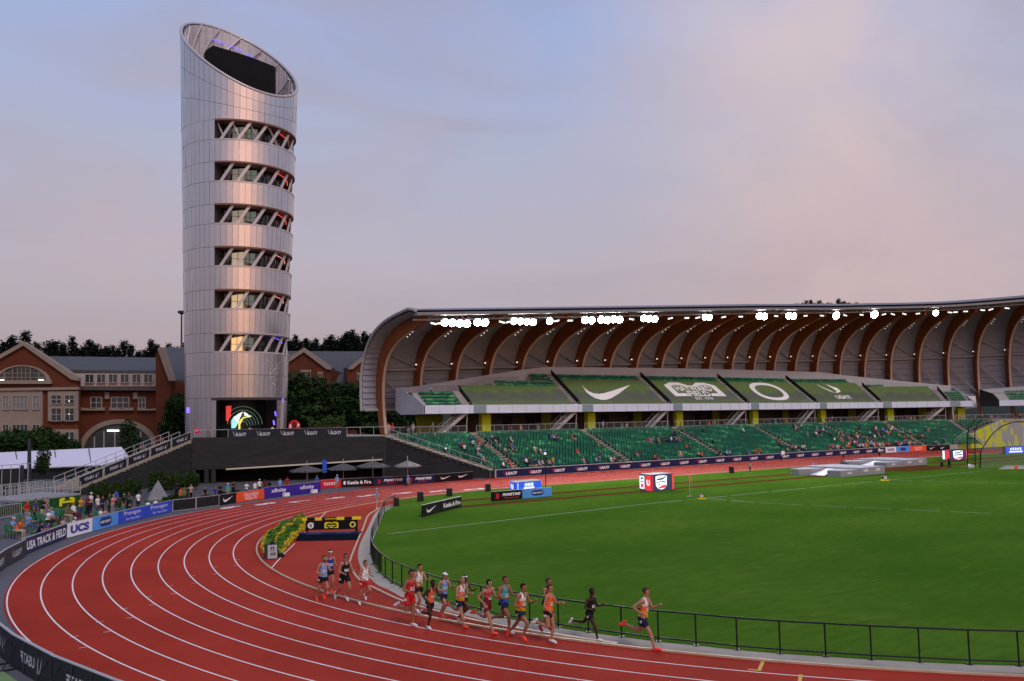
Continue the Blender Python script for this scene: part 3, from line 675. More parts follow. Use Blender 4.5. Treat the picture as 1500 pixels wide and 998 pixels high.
# seats of the deck: top rows and both ends
b=MB()
def deckseats(s0,s1,r0,r1):
    r=r0
    while r<r1:
        n=int((s1-s0)/.46)
        for j in range(n):
            s=s0+(j+.5)*(s1-s0)/n; 
            if min(abs(s-a) for a in AIS)<1.0: continue
            seat_geo(b,path(s,r,dz(r)),pdir(s),(1 if rnd.random()<.65 else 2 if rnd.random()<.35 else 0),.41)
        r+=.62
deckseats(4.2,9.3,60.7,62.6); deckseats(17.5,28.,64.25,65.2); deckseats(24.8,98.2,65.75,66.9); deckseats(99.,105,64.2,65.2); deckseats(107.,112.4,63.4,64.4); deckseats(116.,119,60.8,62.9); deckseats(113.,114.,60.7,61.)
tag(part(b,'seats',SEATC,deck),kind='stuff')
b=MB(); 
for s in srange(5.,23.,1.0): b.tube([path(s,66.6,dz(rtop(s))),path(s,66.6,dz(rtop(s))+.9)],.03,5)
b.tube([path(s,66.6,dz(rtop(s))+.9) for s in srange(5.,23.,1.)],.03,5); part(b,'platform_rail',RAILGREY,deck)
b=MB()
for s in srange(100.,118.,1.0): b.tube([path(s,66.6,dz(rtop(s))),path(s,66.6,dz(rtop(s))+.9)],.03,5)
b.tube([path(s,66.6,dz(rtop(s))+.9) for s in srange(100.,118.,1.)],.03,5); part(b,'platform_rail',RAILGREY,deck)
# ------------------------------------------------------------------ printed covers over the deck seats
BAN=bpy.data.materials.new('printed green cover'); BAN.use_nodes=True; bn=BAN.node_tree; bb=bn.nodes['Principled BSDF']; bb.inputs['Roughness'].default_value=.7
t_=bn.nodes.new('ShaderNodeTexCoord'); sp_=bn.nodes.new('ShaderNodeSeparateXYZ'); bn.links.new(t_.outputs['Object'],sp_.inputs[0])
no=bn.nodes.new('ShaderNodeTexNoise'); no.inputs['Scale'].default_value=.55; no.inputs['Detail'].default_value=6; mp=bn.nodes.new('ShaderNodeMapping'); mp.inputs['Scale'].default_value=(1,1,.15); bn.links.new(t_.outputs['Object'],mp.inputs[0]); bn.links.new(mp.outputs[0],no.inputs['Vector'])
ad=bn.nodes.new('ShaderNodeMath'); ad.operation='MULTIPLY_ADD'; ad.inputs[1].default_value=4.2; bn.links.new(no.outputs['Fac'],ad.inputs[0]); bn.links.new(sp_.outputs[2],ad.inputs[2])
r_=bn.nodes.new('ShaderNodeMapRange'); r_.inputs[1].default_value=3.7; r_.inputs[2].default_value=4.3; bn.links.new(ad.outputs[0],r_.inputs[0])
rc=bn.nodes.new('ShaderNodeMix'); rc.data_type='RGBA'; rc.inputs[6].default_value=(.085,.10,.085,1); rc.inputs[7].default_value=(.10,.165,.045,1); bn.links.new(r_.outputs[0],rc.inputs[0])
r2=bn.nodes.new('ShaderNodeMapRange'); r2.inputs[1].default_value=.3; r2.inputs[2].default_value=1.2; bn.links.new(sp_.outputs[2],r2.inputs[0])
rc2=bn.nodes.new('ShaderNodeMix'); rc2.data_type='RGBA'; rc2.inputs[6].default_value=(.09,.14,.05,1); bn.links.new(r2.outputs[0],rc2.inputs[0]); bn.links.new(rc.outputs[2],rc2.inputs[7]); bn.links.new(rc2.outputs[2],bb.inputs['Base Color'])
BANS=[('green printed seat cover on the deck nearest the tower, without any emblem',None),('green seat cover printed with a big white swoosh','sw'),('green seat cover printed with the white Hayward Field emblem','hf'),('green seat cover printed with a large white letter O','o'),('green seat cover printed with a white flame and USATF','us'),('green printed seat cover farthest right on the deck, without any emblem',None)]
for i,(lab,em) in enumerate(BANS):
    s0,s1=AIS[i]+.35,AIS[i+1]-1.25; r0=60.55; 
    r1=[63.9,65.4,65.4,65.4,65.4,64.3][i]
    if i==5: s1-=.2
    rt=thing('seat_cover',path((s0+s1)/2,r0,dz(r0)),lab,'cover')
    b=MB(); up=.42
    S=srange(s0,s1,1.); b.sweep([(r0-.12,dz(r0)+.05),(r0,dz(r0)+up),(r1,dz(r1)+up),(r1+.1,dz(r1)+.1)],S); part(b,'cover_sheet',BAN,rt)
    if em:
        sc=(s0+s1)/2; c=path(sc,(r0+r1)/2,dz((r0+r1)/2)+up+.05); an=pdir(sc); ex=Vector((math.cos(an),math.sin(an),0)); ey=(path(sc,r1,dz(r1))-path(sc,r0,dz(r0))).normalized(); sl_=(r1-r0)*1.24; Wd=s1-s0
        b=MB()
        if em=='sw': swoosh(b,c-ex*.2-ey*.4,ex,ey,Wd*.63,sl_*.68)
        elif em=='hf':
            w,h=Wd*.72,sl_*.66; o=c+ey*.45
            f=lambda pts:put_poly(b,pts,o,ex,ey,w,h)
            f([(0,.80),(.16,1),(.16,.78),(.11,.70),(.11,.22),(0,.0)]); f([(.16,1),(.33,1),(.46,.78),(.40,.70),(.29,.80),(.16,.80)]); f([(.54,.78),(.67,1),(.84,1),(.84,.80),(.71,.80),(.60,.70)]); f([(1,.80),(.84,1),(.84,.78),(.89,.70),(.89,.22),(1,0)])
            f([(0,0),(.11,.22),(.25,.22),(.30,.02)]); f([(1,0),(.89,.22),(.75,.22),(.70,.02)]); f([(.40,.70),(.46,.78),(.54,.78),(.60,.70)])
            put_text(b,'HAYWARD',o-ey*.05+ey*h*.08,ex,ey,w*.70,h*.40,0,.03); put_text(b,'FIELD',o-ey*h*.32,ex,ey,w*.42,h*.36,0,.03); put_text(b,'EST. 1919',o-ey*h*.66,ex,ey,w*.34,h*.17,0,.02)
        elif em=='o':
            n=48; Ro=[];Ri=[]
            for k in range(n):
                a=2*PI*k/n; f=lambda a,p:(math.copysign(abs(math.cos(a))**p,math.cos(a)),math.copysign(abs(math.sin(a))**p,math.sin(a)))
                x,y=f(a,.85); Ro.append(c+ex*x*Wd*.25+ey*y*sl_*.45); Ri.append(c+ex*x*Wd*.185+ey*y*sl_*.32)
            b.add(Ro+Ri,[(k,(k+1)%n,(k+1)%n+n,k+n) for k in range(n)])
        else:
            h=sl_*.5; o=c+ey*sl_*.17
            for pts in ([(0,1),(.05,.75),(.30,.22),(.50,0),(.42,.25),(.18,.66)],[(.55,1),(.60,.75),(.66,.55),(.72,.22),(.55,.06),(.62,0),(.92,.15),(.98,.4),(.93,.6),(.80,.72)]): put_poly(b,pts,o,ex,ey,h*1.5,h)
            put_text(b,'USATF',c-ey*sl_*.30+ex*1.2,ex,ey,Wd*.30,sl_*.19,0,.04)
        part(b,'emblem',TWHITE,rt)
# ------------------------------------------------------------------ steel stairs between deck and concourse
for i,a in enumerate(AIS):
    r=thing('steel_staircase',path(a-2,60.9,5.),'grey steel staircase from the concourse up to the deck, %s from the tower'%RORD[i],'staircase')
    s0,s1=a-4.4,a+.1; z0,z1=5.02,8.25
    for rr_ in (60.45,61.45):
        b=MB(); b.bar(path(s0,rr_,z0+.1),path(s1,rr_,z1),.08,.42); part(b,'stringer',STEEL,r)
        b=MB(); pts=[path(s0,rr_,z0+1.1),path(s1,rr_,z1+.95)]; b.tube(pts,.03,5)
        for k in range(6): p=path(s0+(s1-s0)*k/5,rr_,z0+(z1-z0)*k/5+.1); b.tube([p,p+Vector((0,0,1.))],.022,5)
        part(b,'handrail',STEEL,r)
    b=MB()
    for k in range(13): s=s0+(s1-s0)*(k+.5)/13; b.obox(path(s,60.95,z0+(z1-z0)*(k+.5)/13+.12),Vector((.17,0,0)) if a<84.39 else (path(s+.17,60.95)-path(s,60.95)),(path(s,61.4)-path(s,60.95)),(0,0,.03))
    part(b,'treads',STEEL,r)
    b=MB(); b.tube([path(a-.3,60.6,8.1),path(a-.6,60.6,5.)],.06,6); part(b,'prop',STEEL,r)
# ------------------------------------------------------------------ second deck farther right
d2=thing('upper_deck',path(132,60,7.65),'short dark-ended piece of upper deck cut off by the right frame edge','stand')
S=srange(124.7,150,1.)
b=MB(); b.sweep([(60.,7.65),(67.5,7.65),(67.5,8.2),(60.02,8.2)],S,closed=True); part(b,'deck_slab',SOFFIT,d2)
b=MB(); b.sweep([(59.94,7.7),(59.94,8.78),(60.2,8.8)],S); part(b,'fascia',FASC,d2)
b=MB(); b.sweep([(60.2,8.4),(62.5,10.1),(67.2,10.4)],S); part(b,'deck_terrace',STANDC,d2)
b=MB(); b.sweep(lambda s:[(67.1,10.),(67.1,11.0+.07*(s-124)),(67.5,11.+.07*(s-124)),(67.5,8)],S); part(b,'back_wall',PANELG,d2)
b=MB(); b.prism([path(124.6,r,z_) for r,z_ in ((59.94,7.66),(59.94,8.8),(62.2,10.1),(67.4,11.1),(67.5,8.3),(66.,7.66))],path(124.8,60)-path(124.6,60)); part(b,'end_wall',mat('dark end cladding',(.06,.06,.065),.7),d2)
b=MB(); deckseats(127,148,60.8,62.9); tag(part(b,'seats',SEATC,d2),kind='stuff')
b=MB(); b.sweep([(61.6,5.),(61.6,7.66)],srange(130.3,132.,.7)); part(b,'lime_column',YGREEN,d2)
# ------------------------------------------------------------------ canopy: curved timber ribs and metal shell
ZF=[(-3,19.7),(0,19.9),(22.4,21.4),(46,23.0),(63.5,24.2),(95.6,26.1),(115,26.8),(129,27.6),(150,28.6)]
ribC=[(68.6,5.0),(69.1,6.8),(69.5,8.8),(69.65,11.2),(69.4,13.4),(68.5,15.4),(66.9,16.95),(64.8,17.95),(62.4,18.55),(60,18.9),(57.4,19.2)]
def zs(s,z_): return 5+(z_-5)*((interp(ZF,s)-5)/14.9)
WOOD=mat('red brown glulam',(.29,.092,.027),.55,var=.16,vs=1.2,stretch=(1,1,.25)); PALE=mat('pale rib flange',(.52,.46,.40),.6,var=.05); SHELL=mat('ribbed metal shell',(.27,.305,.365),.6,.0,var=.1,vs=.6); TUBE=mat('pale steel tube',(.42,.42,.43),.5,.2,var=.05)
can=thing('stand_roof',path(60,68,5),'sweeping stand roof of curved timber ribs under a grey metal shell','roof')
RS=[2.31,8.02,13.72,19.4,25.08,30.82,36.61,42.4,48.2,53.95,59.76,65.65,71.5,77.5,83.3,88.7,93.8,98.92,104.12,109.33,114.7,120.,125.2,130.5,135.8,141.1,146.4]
def normals(C):
    out=[]
    for i in range(len(C)):
        a,c_=C[max(i-1,0)],C[min(i+1,len(C)-1)]; t=Vector((c_[0]-a[0],c_[1]-a[1])).normalized(); out.append(Vector((t.y,-t.x)))   # outward
    return out
def dens(C,n=3):
    out=[]
    for i in range(len(C)-1):
        p0,p1,p2,p3=[Vector(C[min(max(j,0),len(C)-1)]) for j in (i-1,i,i+1,i+2)]
        for k in range(n):
            t=k/n; out.append(tuple(.5*((2*p1)+(p2-p0)*t+(2*p0-5*p1+4*p2-p3)*t*t+(3*p1-p0-3*p2+p3)*t**3)))
    out.append(tuple(C[-1])); return out
RC_=dens(ribC); NR=normals(RC_); NP=len(RC_)
def rdep(f): return interp([(0,.85),(.2,1.15),(.45,1.5),(.62,1.65),(.8,1.3),(1,.55)],f)
for s in RS:
    t_dir=(path(s+.5,68)-path(s-.5,68)).normalized()
    b=MB(); hw=.30; idx=[]
    for i,(r,z_) in enumerate(RC_):
        f=i/(NP-1); dep=rdep(f); n=NR[i]
        for sd in (-1,1):
            for o in (dep*.62,-dep*.62): b.v.append(tuple(path(s,r+n.x*o,zs(s,z_+n.y*o))+t_dir*(hw*sd)))
    for i in range(NP-1):
        a=i*4
        for x,y in ((0,1),(1,3),(3,2),(2,0)): b.f.append((a+x,a+y,a+4+y,a+4+x)); b.m.append(0)
    b.f.append((0,2,3,1)); b.m.append(0); e=(NP-1)*4; b.f.append((e,e+1,e+3,e+2)); b.m.append(0)
    rib=part(b,'rib',WOOD,can)
    b=MB(); b.v=[]
    for i,(r,z_) in enumerate(RC_[:27]):
        f=i/(NP-1); dep=rdep(f); n=NR[i]
        for sd in (-.22,.22): b.v.append(tuple(path(s,r-n.x*(dep*.62+.03),zs(s,z_-n.y*(dep*.62+.03)))+t_dir*(hw*sd*2.9)))
    for i in range(26): b.f.append((i*2,i*2+1,i*2+3,i*2+2)); b.m.append(0)
    part(b,'rib_flange',PALE,rib)
SC_=[(r+n.x*1.05,z_+n.y*1.05) for (r,z_),n in zip(RC_,NR)]
SC_=[p for p in SC_ if p[1]>8.3]; SC_=[(SC_[0][0]-.05,8.3)]+SC_+[(55.9,19.85)]
# lapped panels along the profile
prof=[]; L_=0
def resample(C,step):
    out=[C[0]]; acc=0
    for a,c_ in zip(C[:-1],C[1:]):
        a,c_=Vector(a),Vector(c_); d=(c_-a).length; t=step-acc
        while t<d: out.append(tuple(a.lerp(c_,t/d))); t+=step
        acc=(acc+d)%step if True else 0
    out.append(C[-1]); return out
RSC=resample(SC_,.8); NS=normals(RSC)
lap=[]
for i in range(len(RSC)-1):
    n=NS[i]; lap+= [(RSC[i][0]-n.x*.20,RSC[i][1]-n.y*.20),RSC[i+1]]
def shellprof(s): return [(r,zs(s,z_)) for r,z_ in lap]
def shellout(s): return [(r+n.x*.3,zs(s,z_+n.y*.3)) for (r,z_),n in zip(RSC,NS)]
SS=srange(.1,150,2.)
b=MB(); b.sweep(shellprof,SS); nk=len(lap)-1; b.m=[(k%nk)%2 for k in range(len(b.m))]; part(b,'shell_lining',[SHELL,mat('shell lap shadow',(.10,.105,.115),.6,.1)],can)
b=MB(); b.sweep(shellout,SS); part(b,'shell_cladding',mat('roof cladding',(.20,.20,.21),.5,.4,var=.1,vs=.6),can)
b=MB()
pi,po=shellprof(.1),shellout(.1)
b.tube([path(.05,r,z_) for r,z_ in shellout(.1)],.22,6); part(b,'edge_tube',TUBE,can)
b=MB(); b.sweep(lambda s:[(55.6,interp(ZF,s)-.38),(55.6,interp(ZF,s)-.02),(56.0,interp(ZF,s)+.04),(56.4,interp(ZF,s)-.1),(56.4,interp(ZF,s)-.4)],SS,closed=True); part(b,'front_gutter',mat('grey gutter',(.22,.22,.23),.5,.3),can)
b=MB(); b.tube([path(s,56.6,interp(ZF,s)-.85) for s in SS],.10,6); part(b,'light_rail',TUBE,can)
b=MB()
for s in srange(2,148,1.9): b.tube([path(s,56.6,interp(ZF,s)-.85),path(s+.95,56.4,interp(ZF,s)-.3),path(s+1.9,56.6,interp(ZF,s)-.85)],.04,4)
part(b,'light_rail_lacing',TUBE,can)
LAMP=mat('lamp glow',(1,1,1),.5,var=0,emit=(1,.98,.95),es=1.2)
for i,(s0,s1) in enumerate(zip(RS[:-1],RS[1:])):
    b=MB(); z14=zs((s0+s1)/2,13.6); b.tube([path(s0,69.7,zs(s0,13.6)),path((s0+s1)/2,69.7,z14),path(s1,69.7,zs(s1,13.6))],.17,6); part(b,'tie_beam',TUBE,can)
    b=MB(); b.tube([path(s0+.3,68.6,zs(s0,16.)),path(s1-.2,70.0,zs(s1,13.9))],.09,6); part(b,'brace',TUBE,can)
    b=MB(); b.tube([path(s0+.3,70.0,zs(s0,12.6)),path(s1-.2,69.4,zs(s1,8.7))],.11,6); part(b,'brace',TUBE,can)
    b=MB()
    p=path(s1-.55,69.2,zs(s1,14.2)); b.lathe(p,[(.04,-.08),(.09,-.06),(.10,.05),(.04,.08)],8); part(b,'lamp',LAMP,can)
b=MB(); b.tube([path(s,69.9,zs(s,8.35)) for s in srange(.1,150,2.)],.2,6); part(b,'bottom_tube',TUBE,can)
for s in RS[:24]:
    p=[path(s+.4,r,zs(s,z_)) for r,z_ in ((62.9,17.5),(62.2,17.75),(61.5,18.0))]; b=MB()
    for q in p: b.obox(q,(.05,.025,0),(-.025,.05,0),(0,0,.04))
    tag(part(b,'lamp',LAMP,can))
# end panel rim at the left
# ------------------------------------------------------------------ floodlights under the front edge
FGLOW=mat('floodlight glow',(1,1,1),.4,var=0,emit=(1,.99,.97),es=60.); DGLOW=mat('dim floodlight',(1,1,1),.4,var=0,emit=(1,.97,.93),es=1.1)
vr_=random.Random(4)
def flood(s,n,bright,lab,big=1.,dr=0.):
    zf=interp(ZF,s)-1.35; a=pdir(s); r=thing('floodlight',path(s,56.6,zf),lab,'floodlight','floodlights under the roof edge')
    ex=Vector((math.cos(a),math.sin(a),0)); back_=Vector((-math.sin(a),math.cos(a),0)); nrm=(-back_+ Vector((-.25,0,-.45))).normalized(); up=(Vector((0,0,1))-nrm*nrm.z).normalized(); ex2=up.cross(nrm); ex2.normalize()
    b=MB(); b.tube([path(s,56.6,zf+.5),path(s,56.6,zf+.1)],.05,5); part(b,'hanger',IRON,r)
    bm=1.5 if bright else 1.  # bright lenses widened: the lamps' glare is put into their size
    for k in range(n):
        c=path(s,56.6,zf)+ex*((k-(n-1)/2)*.62*big*(1.4 if bright else 1)); 
        b=MB(); tl_=vr_.uniform(-.12,.12); b.obox(c-nrm*.12,ex2*(.26*big*bm if bright else .42)+up*(0 if bright else tl_),nrm*.1,up*(.26*big*bm if bright else .13)); h=part(b,'housing',IRON,r)
        b=MB(); N_=14; pts=[c+ex2*(.25*big*bm*math.cos(2*PI*q/N_))+up*(.25*big*bm*math.sin(2*PI*q/N_)) for q in range(N_)] if bright else [c+ex2*(x_*.40)+up*(y_*.11+x_*tl_) for x_,y_ in ((-1,-1),(1,-1),(1,1),(-1,1))]; b.prism(pts,-nrm*.03); part(b,'lens',FGLOW if bright else DGLOW,h)
bright=[(668,4,1.25),(705,2,1.3),(767,4,1.2),(805,1,1.2),(862,2,1.35),(885,2,1.35),(903,2,1.35),(951,3,1.3),(1036,2,1.2),(1116,2,1.5),(1159,2,1.5),(1225,1,1.8),(1281,1,1.8),(1371,1,1.4)]
for i,(u,n,bg_) in enumerate(bright):
    s,_=solve(u,467 if u<900 else 463,56.6); flood(s,n,True,'blazing white floodlight cluster, number %s along the roof edge from the tower'%ords[i] if False else 'blazing floodlight hung under the roof edge, %s bright one from the tower end'%ords[i],bg_)
dim=[635,645,735,745,815,835,925,982,1006,1022,1060,1085,1137,1180,1204,1238,1262,1295,1308,1325,1345,1392,1400,1415,1440,1452,1476]
for i,u in enumerate(dim):
    s,_=solve(u,465,56.6); flood(s,1,False,'small dim floodlight hung under the roof edge between the blazing ones, %s from the tower'%ords[i] if i<24 else 'small dim floodlight hung under the far right part of the roof edge',1.15)
for i,(u,e_) in enumerate(((668,5),(767,5),(885,6),(951,5),(1036,4),(1140,5),(1281,4))):
    s,_=solve(u,465,56.6); l=bpy.data.lights.new('floodlight_beam','SPOT'); o=bpy.data.objects.new('floodlight_beam',l); COL.objects.link(o)
    l.energy=e_*2600; l.spot_size=rad(100); l.spot_blend=.8; l.shadow_soft_size=.8; l.color=(1,.98,.95); o.location=path(s,56.2,interp(ZF,s)-1.5); o.rotation_euler=(Vector((s*.5-8,4,0))-o.location).to_track_quat('-Z','Y').to_euler()
# ------------------------------------------------------------------ tower
def VP(u,v,dist):                          # upright plane facing the view, dist metres ahead
    d=ray(u,v); return CAM+d*(dist/(d.x*HF.x+d.y*HF.y))
TC=D(346.5,640,110); TC.z=5.05
tc_=Vector((CAM.x-TC.x,CAM.y-TC.y,0)).normalized(); tr_=Vector((-tc_.y,tc_.x,0))
if tr_.dot(HR)<0: tr_=-tr_
def TR(z): return 6.03+(z-5.)*.0262
def tp(phi,z,dr=0.):
    R=TR(z)+dr; return Vector((TC.x,TC.y,0))+(tc_*math.cos(phi)+tr_*math.sin(phi))*R+Vector((0,0,z))
def zrim(phi): return 54.1-3.05*math.sin(phi)-5.97*math.cos(phi)
CLAD=mat('brushed metal cladding',(.58,.56,.57),.27,.8,var=.06,vs=.35); CLADIN=mat('pale inner lattice',(.50,.47,.47),.5,.3,var=.05)
DGLASS=mat('dark window glass',(.012,.014,.016),.06,.0,var=.3,vs=.5,spec=.8); SLAB=mat('dark floor edge',(.06,.05,.05),.6); STRUT=mat('pale steel strut',(.50,.46,.46),.4,.3,var=.05)
tower=thing('tower',TC,'tall flared metal clad tower with slanted open top and six window bands','tower')
NF=60; trnd=random.Random(3)
def clad(name,z0,z1,a0=-180.,a1=180.,rim=False,rows=1):
    b=MB(); n=int(round((a1-a0)/360*NF))
    for k in range(n):
        p0,p1=rad(a0+(a1-a0)*k/n),rad(a0+(a1-a0)*(k+1)/n); g=.0022
        for r in range(rows):
            f0,f1=r/rows,(r+1)/rows
            zt=lambda p,f: z0+((zrim(p) if rim else z1)-z0)*f
            j=[trnd.gauss(0,.007) for _ in range(2)]; jz=trnd.gauss(0,.006)
            b.quad(tp(p0+g,zt(p0,f0)+.02,j[0]-jz),tp(p1-g,zt(p1,f0)+.02,j[1]-jz),tp(p1-g,zt(p1,f1)-.02,j[1]+jz),tp(p0+g,zt(p0,f1)-.02,j[0]+jz))
    o=b.build(name,CLAD,tower); return o
def drum(name,z0,z1,dr,m,a0=-180,a1=180,n=72,rim=False):
    b=MB()
    for k in range(n):
        p0,p1=rad(a0+(a1-a0)*k/n),rad(a0+(a1-a0)*(k+1)/n)
        b.quad(tp(p0,z0,dr),tp(p1,z0,dr),tp(p1,(zrim(p1)-.3) if rim else z1,dr),tp(p0,(zrim(p0)-.3) if rim else z1,dr))
    return b.build(name,m,tower)
drum('seam_backing',5.05,42.,-.07,mat('dark seam backing',(.30,.295,.295),.5,.5),105,335,60)
BB=[15.42+5.15*k for k in range(6)]; BT=[17.70+5.18*k for k in range(6)]
A0,A1=-24.5,118.
clad('cladding',5.05,9.98,A1-68,360+A0+2); 
clad('cladding',9.98,BB[0],rows=2)
for k in range(6):
    top=BB[k+1] if k<5 else None
    clad('cladding',BB[k],BT[k],A1,360+A0)
    if k<5: clad('cladding',BT[k],BB[k+1])
    else: clad('cladding',BT[k],50,rim=True,rows=3)
    for zz,nm in ((BB[k],'sill_ring'),(BT[k],'head_ring')):
        b=MB(); N_=48
        for q in range(N_):
            p0,p1=rad(A0+(A1-A0)*q/N_),rad(A0+(A1-A0)*(q+1)/N_); h=.10
            b.quad(tp(p0,zz-h,.03),tp(p1,zz-h,.03),tp(p1,zz+h,.03),tp(p0,zz+h,.03)); e=zz+h if nm=='sill_ring' else zz-h
            b.quad(tp(p0,e,.03),tp(p1,e,.03),tp(p1,e,-2.6),tp(p0,e,-2.6))
        b.build(nm,mat('red brown band edge',(.20,.10,.075),.5,.2) if nm=='head_ring' and k>0 else STRUT,tower)
    drum('window_glass',BB[k],BT[k],-1.7,DGLASS,A0-6,A1+6,48)
    for a in (A0,A1): b=MB(); b.quad(tp(rad(a),BB[k],.02),tp(rad(a),BT[k],.02),tp(rad(a),BT[k],-1.75),tp(rad(a),BB[k],-1.75)); b.build('jamb',SLAB,tower)
    b=MB()
    for q in range(19):
        a=rad(A0+(A1-A0)*q/18); b.bar(tp(a,BB[k],-1.66),tp(a,BT[k],-1.66),.07)
    b.tube([tp(rad(A0+(A1-A0)*q/24),BB[k]+.95,-.35) for q in range(25)],.03,4); b.build('mullions',SLAB,tower)
    for q in range(7):
        a=-19+17*q; b=MB(); b.bar(tp(rad(a),BB[k]+.05,-.28),tp(rad(a+13),BT[k]-.05,-.28),.34,.16,up=tuple(tp(rad(a+6),0)-Vector((TC.x,TC.y,0)))); b.build('diagonal_strut',STRUT,tower)
    # panes on the glass: warm ones lit rooms, pale ones reflections painted as glow
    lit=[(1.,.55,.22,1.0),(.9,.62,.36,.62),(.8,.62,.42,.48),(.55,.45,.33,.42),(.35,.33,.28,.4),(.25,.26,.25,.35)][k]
    lm=mat('pane glow %d'%k,(.2,.18,.15),.6,var=.3,vs=.8,emit=lit[:3],es=lit[3]*.95); lm2=mat('dim pane glow',(.10,.12,.11),.6,var=.5,vs=.6,emit=(.30,.34,.28),es=.30)
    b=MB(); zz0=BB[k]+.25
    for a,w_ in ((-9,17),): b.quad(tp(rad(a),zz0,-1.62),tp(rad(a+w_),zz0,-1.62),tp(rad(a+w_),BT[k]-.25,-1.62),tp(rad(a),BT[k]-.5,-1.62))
    b.build('glow_pane',lm,tower)
    b=MB(); b.quad(tp(rad(10),BB[k]+.8,-1.62),tp(rad(23),BB[k]+.6,-1.62),tp(rad(23),BT[k]-.35,-1.62),tp(rad(9),BT[k]-.5,-1.62)); b.build('glow_pane',lm2,tower)
    colr=(.9,.06,.05) if k>2 else (.75,.2,.2) if k>0 else (.16,.10,1.)
    b=MB(); b.tube([tp(rad(52+q*6),BT[k]-.3-.05*q,-.9) for q in range(8)],.05,4); b.build('light_strip',mat('strip light %d'%(0 if k>2 else 1 if k>0 else 2),colr,.5,var=0,emit=colr,es=1.2),tower)
# open top: rim, inner wall, lattice, black screen
b=MB(); b.tube([tp(rad(a),zrim(rad(a)),-.1) for a in range(0,361,5)],.20,8,cap=False); b.build('rim',STRUT,tower,True)
drum('inner_wall',44,50,-.45,mat('pale inner wall',(.50,.47,.50),.6,.1,var=.1,vs=.8),rim=True)
b=MB()
for a in range(-180,180,10): b.bar(tp(rad(a),45,-.6),tp(rad(a),zrim(rad(a))-.3,-.6),.10)
for a in range(-180,180,24):
    pts=[]
    for q in range(7):
        aa=rad(a+q*7); zz=zrim(aa)-.3-(6-q)*.0-1.2*q; pts.append(tp(aa,zz,-.75))
    b.tube(pts,.13,5)
b.build('lattice',CLADIN,tower)
b=MB()
for q0,q1 in ((198,214),(178,194),(158,174),(140,154)):
    b.tube([tp(rad(a),zrim(rad(a))-2.1,-.8) for a in range(q0,q1+1,4)],.07,4)
b.build('blue_light_strip',mat('blue strip light',(.15,.1,1),.5,var=0,emit=(.22,.16,1.),es=.9),tower)
b=MB(); pl=[D(u,v,112.5) for u,v in ((299,79),(304,72),(312,66.5),(340,75),(371,85),(402,97.5),(402,150),(299,125))]; b.prism(pl,HF*.7); b.build('black_screen',mat('black screen',(.006,.006,.007),.7,var=.1,spec=.2),tower)
b=MB()
for q in range(1,12):
    u=299+q*9.; b.bar(D(u,80+ (q*2.9),112.42),D(u,138,112.42),.03)
b.build('screen_ribs',mat('screen rib',(.015,.015,.016),.6),tower)
# ground floor opening with a wall of moving pictures
drum('recess_wall',5.05,9.98,-2.6,mat('dark recess',(.012,.016,.016),.3),A0-10,A1,48)
b=MB(); N_=30
for q in range(N_):
    p0,p1=rad(A0-4+(A1-A0)*q/N_),rad(A0-4+(A1-A0)*(q+1)/N_); b.quad(tp(p0,9.98,0),tp(p1,9.98,0),tp(p1,9.98,-2.7),tp(p0,9.98,-2.7)); b.quad(tp(p0,9.95,.03),tp(p1,9.95,.03),tp(p1,9.7,.02),tp(p0,9.7,.02))
b.build('recess_head',SLAB,tower)
def TV(u,v,dr=-2.4):                       # a pixel on the curved picture wall
    d=ray(u,v); t=80.
    while t<130:
        p=CAM+d*t
        if math.hypot(p.x-TC.x,p.y-TC.y)<=TR(p.z)+dr: return p
        t+=.02
    return CAM+d*107.5
def emat(n,c,e): return mat(n,c,.5,var=0,emit=c,es=e)
def tvpoly(px,m,dr): 
    b=MB(); b.add([TV(u,v,dr) for u,v in px],[tuple(range(len(px)))]); return b.build('picture_shape',m,tower)
tvpoly([(331,595),(339,594.5),(338,609),(334,618),(331,616)],emat('picture red',(.75,.06,.05),.75),-2.40)
tvpoly([(339,616),(343,610),(349,612),(349,620),(344,628),(339,627)],emat('picture cyan',(.30,.68,.95),.85),-2.39)
tvpoly([(342,612),(350,606),(356,603),(353,609),(349,618),(345,616)],emat('picture white',(.85,.9,.9),.85),-2.38)
tvpoly([(357,603.5),(361,605),(365,609),(369,609.5),(366,611),(358,609)],emat('picture white',(.85,.9,.9),.85),-2.37)
tvpoly([(349,618),(356,611),(367,609.5),(367,611),(357,613),(352,622),(352,632),(349.5,632)],emat('picture yellow',(.75,.75,.10),.7),-2.36)
tvpoly([(338,628),(350,626),(350,633),(338,633)],emat('picture navy',(.02,.05,.12),.4),-2.37)
for i,(r_,w_) in enumerate(((6,.8),(10,.6),(14,.6),(18,.5),(22,.5),(27,.5))):
    b=MB(); px=[(352+r_*1.05*math.cos(rad(a))+4,624-r_*1.05*math.sin(rad(a))) for a in range(5,176,12)]
    px=[p for p in px if 330<p[0]<405 and p[1]>592]
    b.tube([TV(u,v,-2.45) for u,v in px],.035,4); b.build('picture_arc',emat('picture green',(.16,.30,.20),.35),tower)
b=MB(); b.bar(tp(rad(62),5.05,-.1),tp(rad(62),9.98,-.1),.5,.35); b.build('corner_post',STRUT,tower)
for zz,a in ((8.3,55),(7.2,52),(6.1,54),(9.9,60),(5.7,54)):
    b=MB(); b.bar(tp(rad(a),zz,.02 if zz>9.4 else -.6),tp(rad(a+2),zz-.55,.02 if zz>9.4 else -.6),.14); b.build('blue_light',emat('blue lamp',(.20,.14,1.),1.4),tower)
b=MB(); b.lathe(tp(rad(-66),8.6,.05),[(.05,-.35),(.16,-.3),(.16,.3),(.05,.35)],8); b.build('blue_light',emat('blue lamp',(.2,.14,1.),1.4),tower)
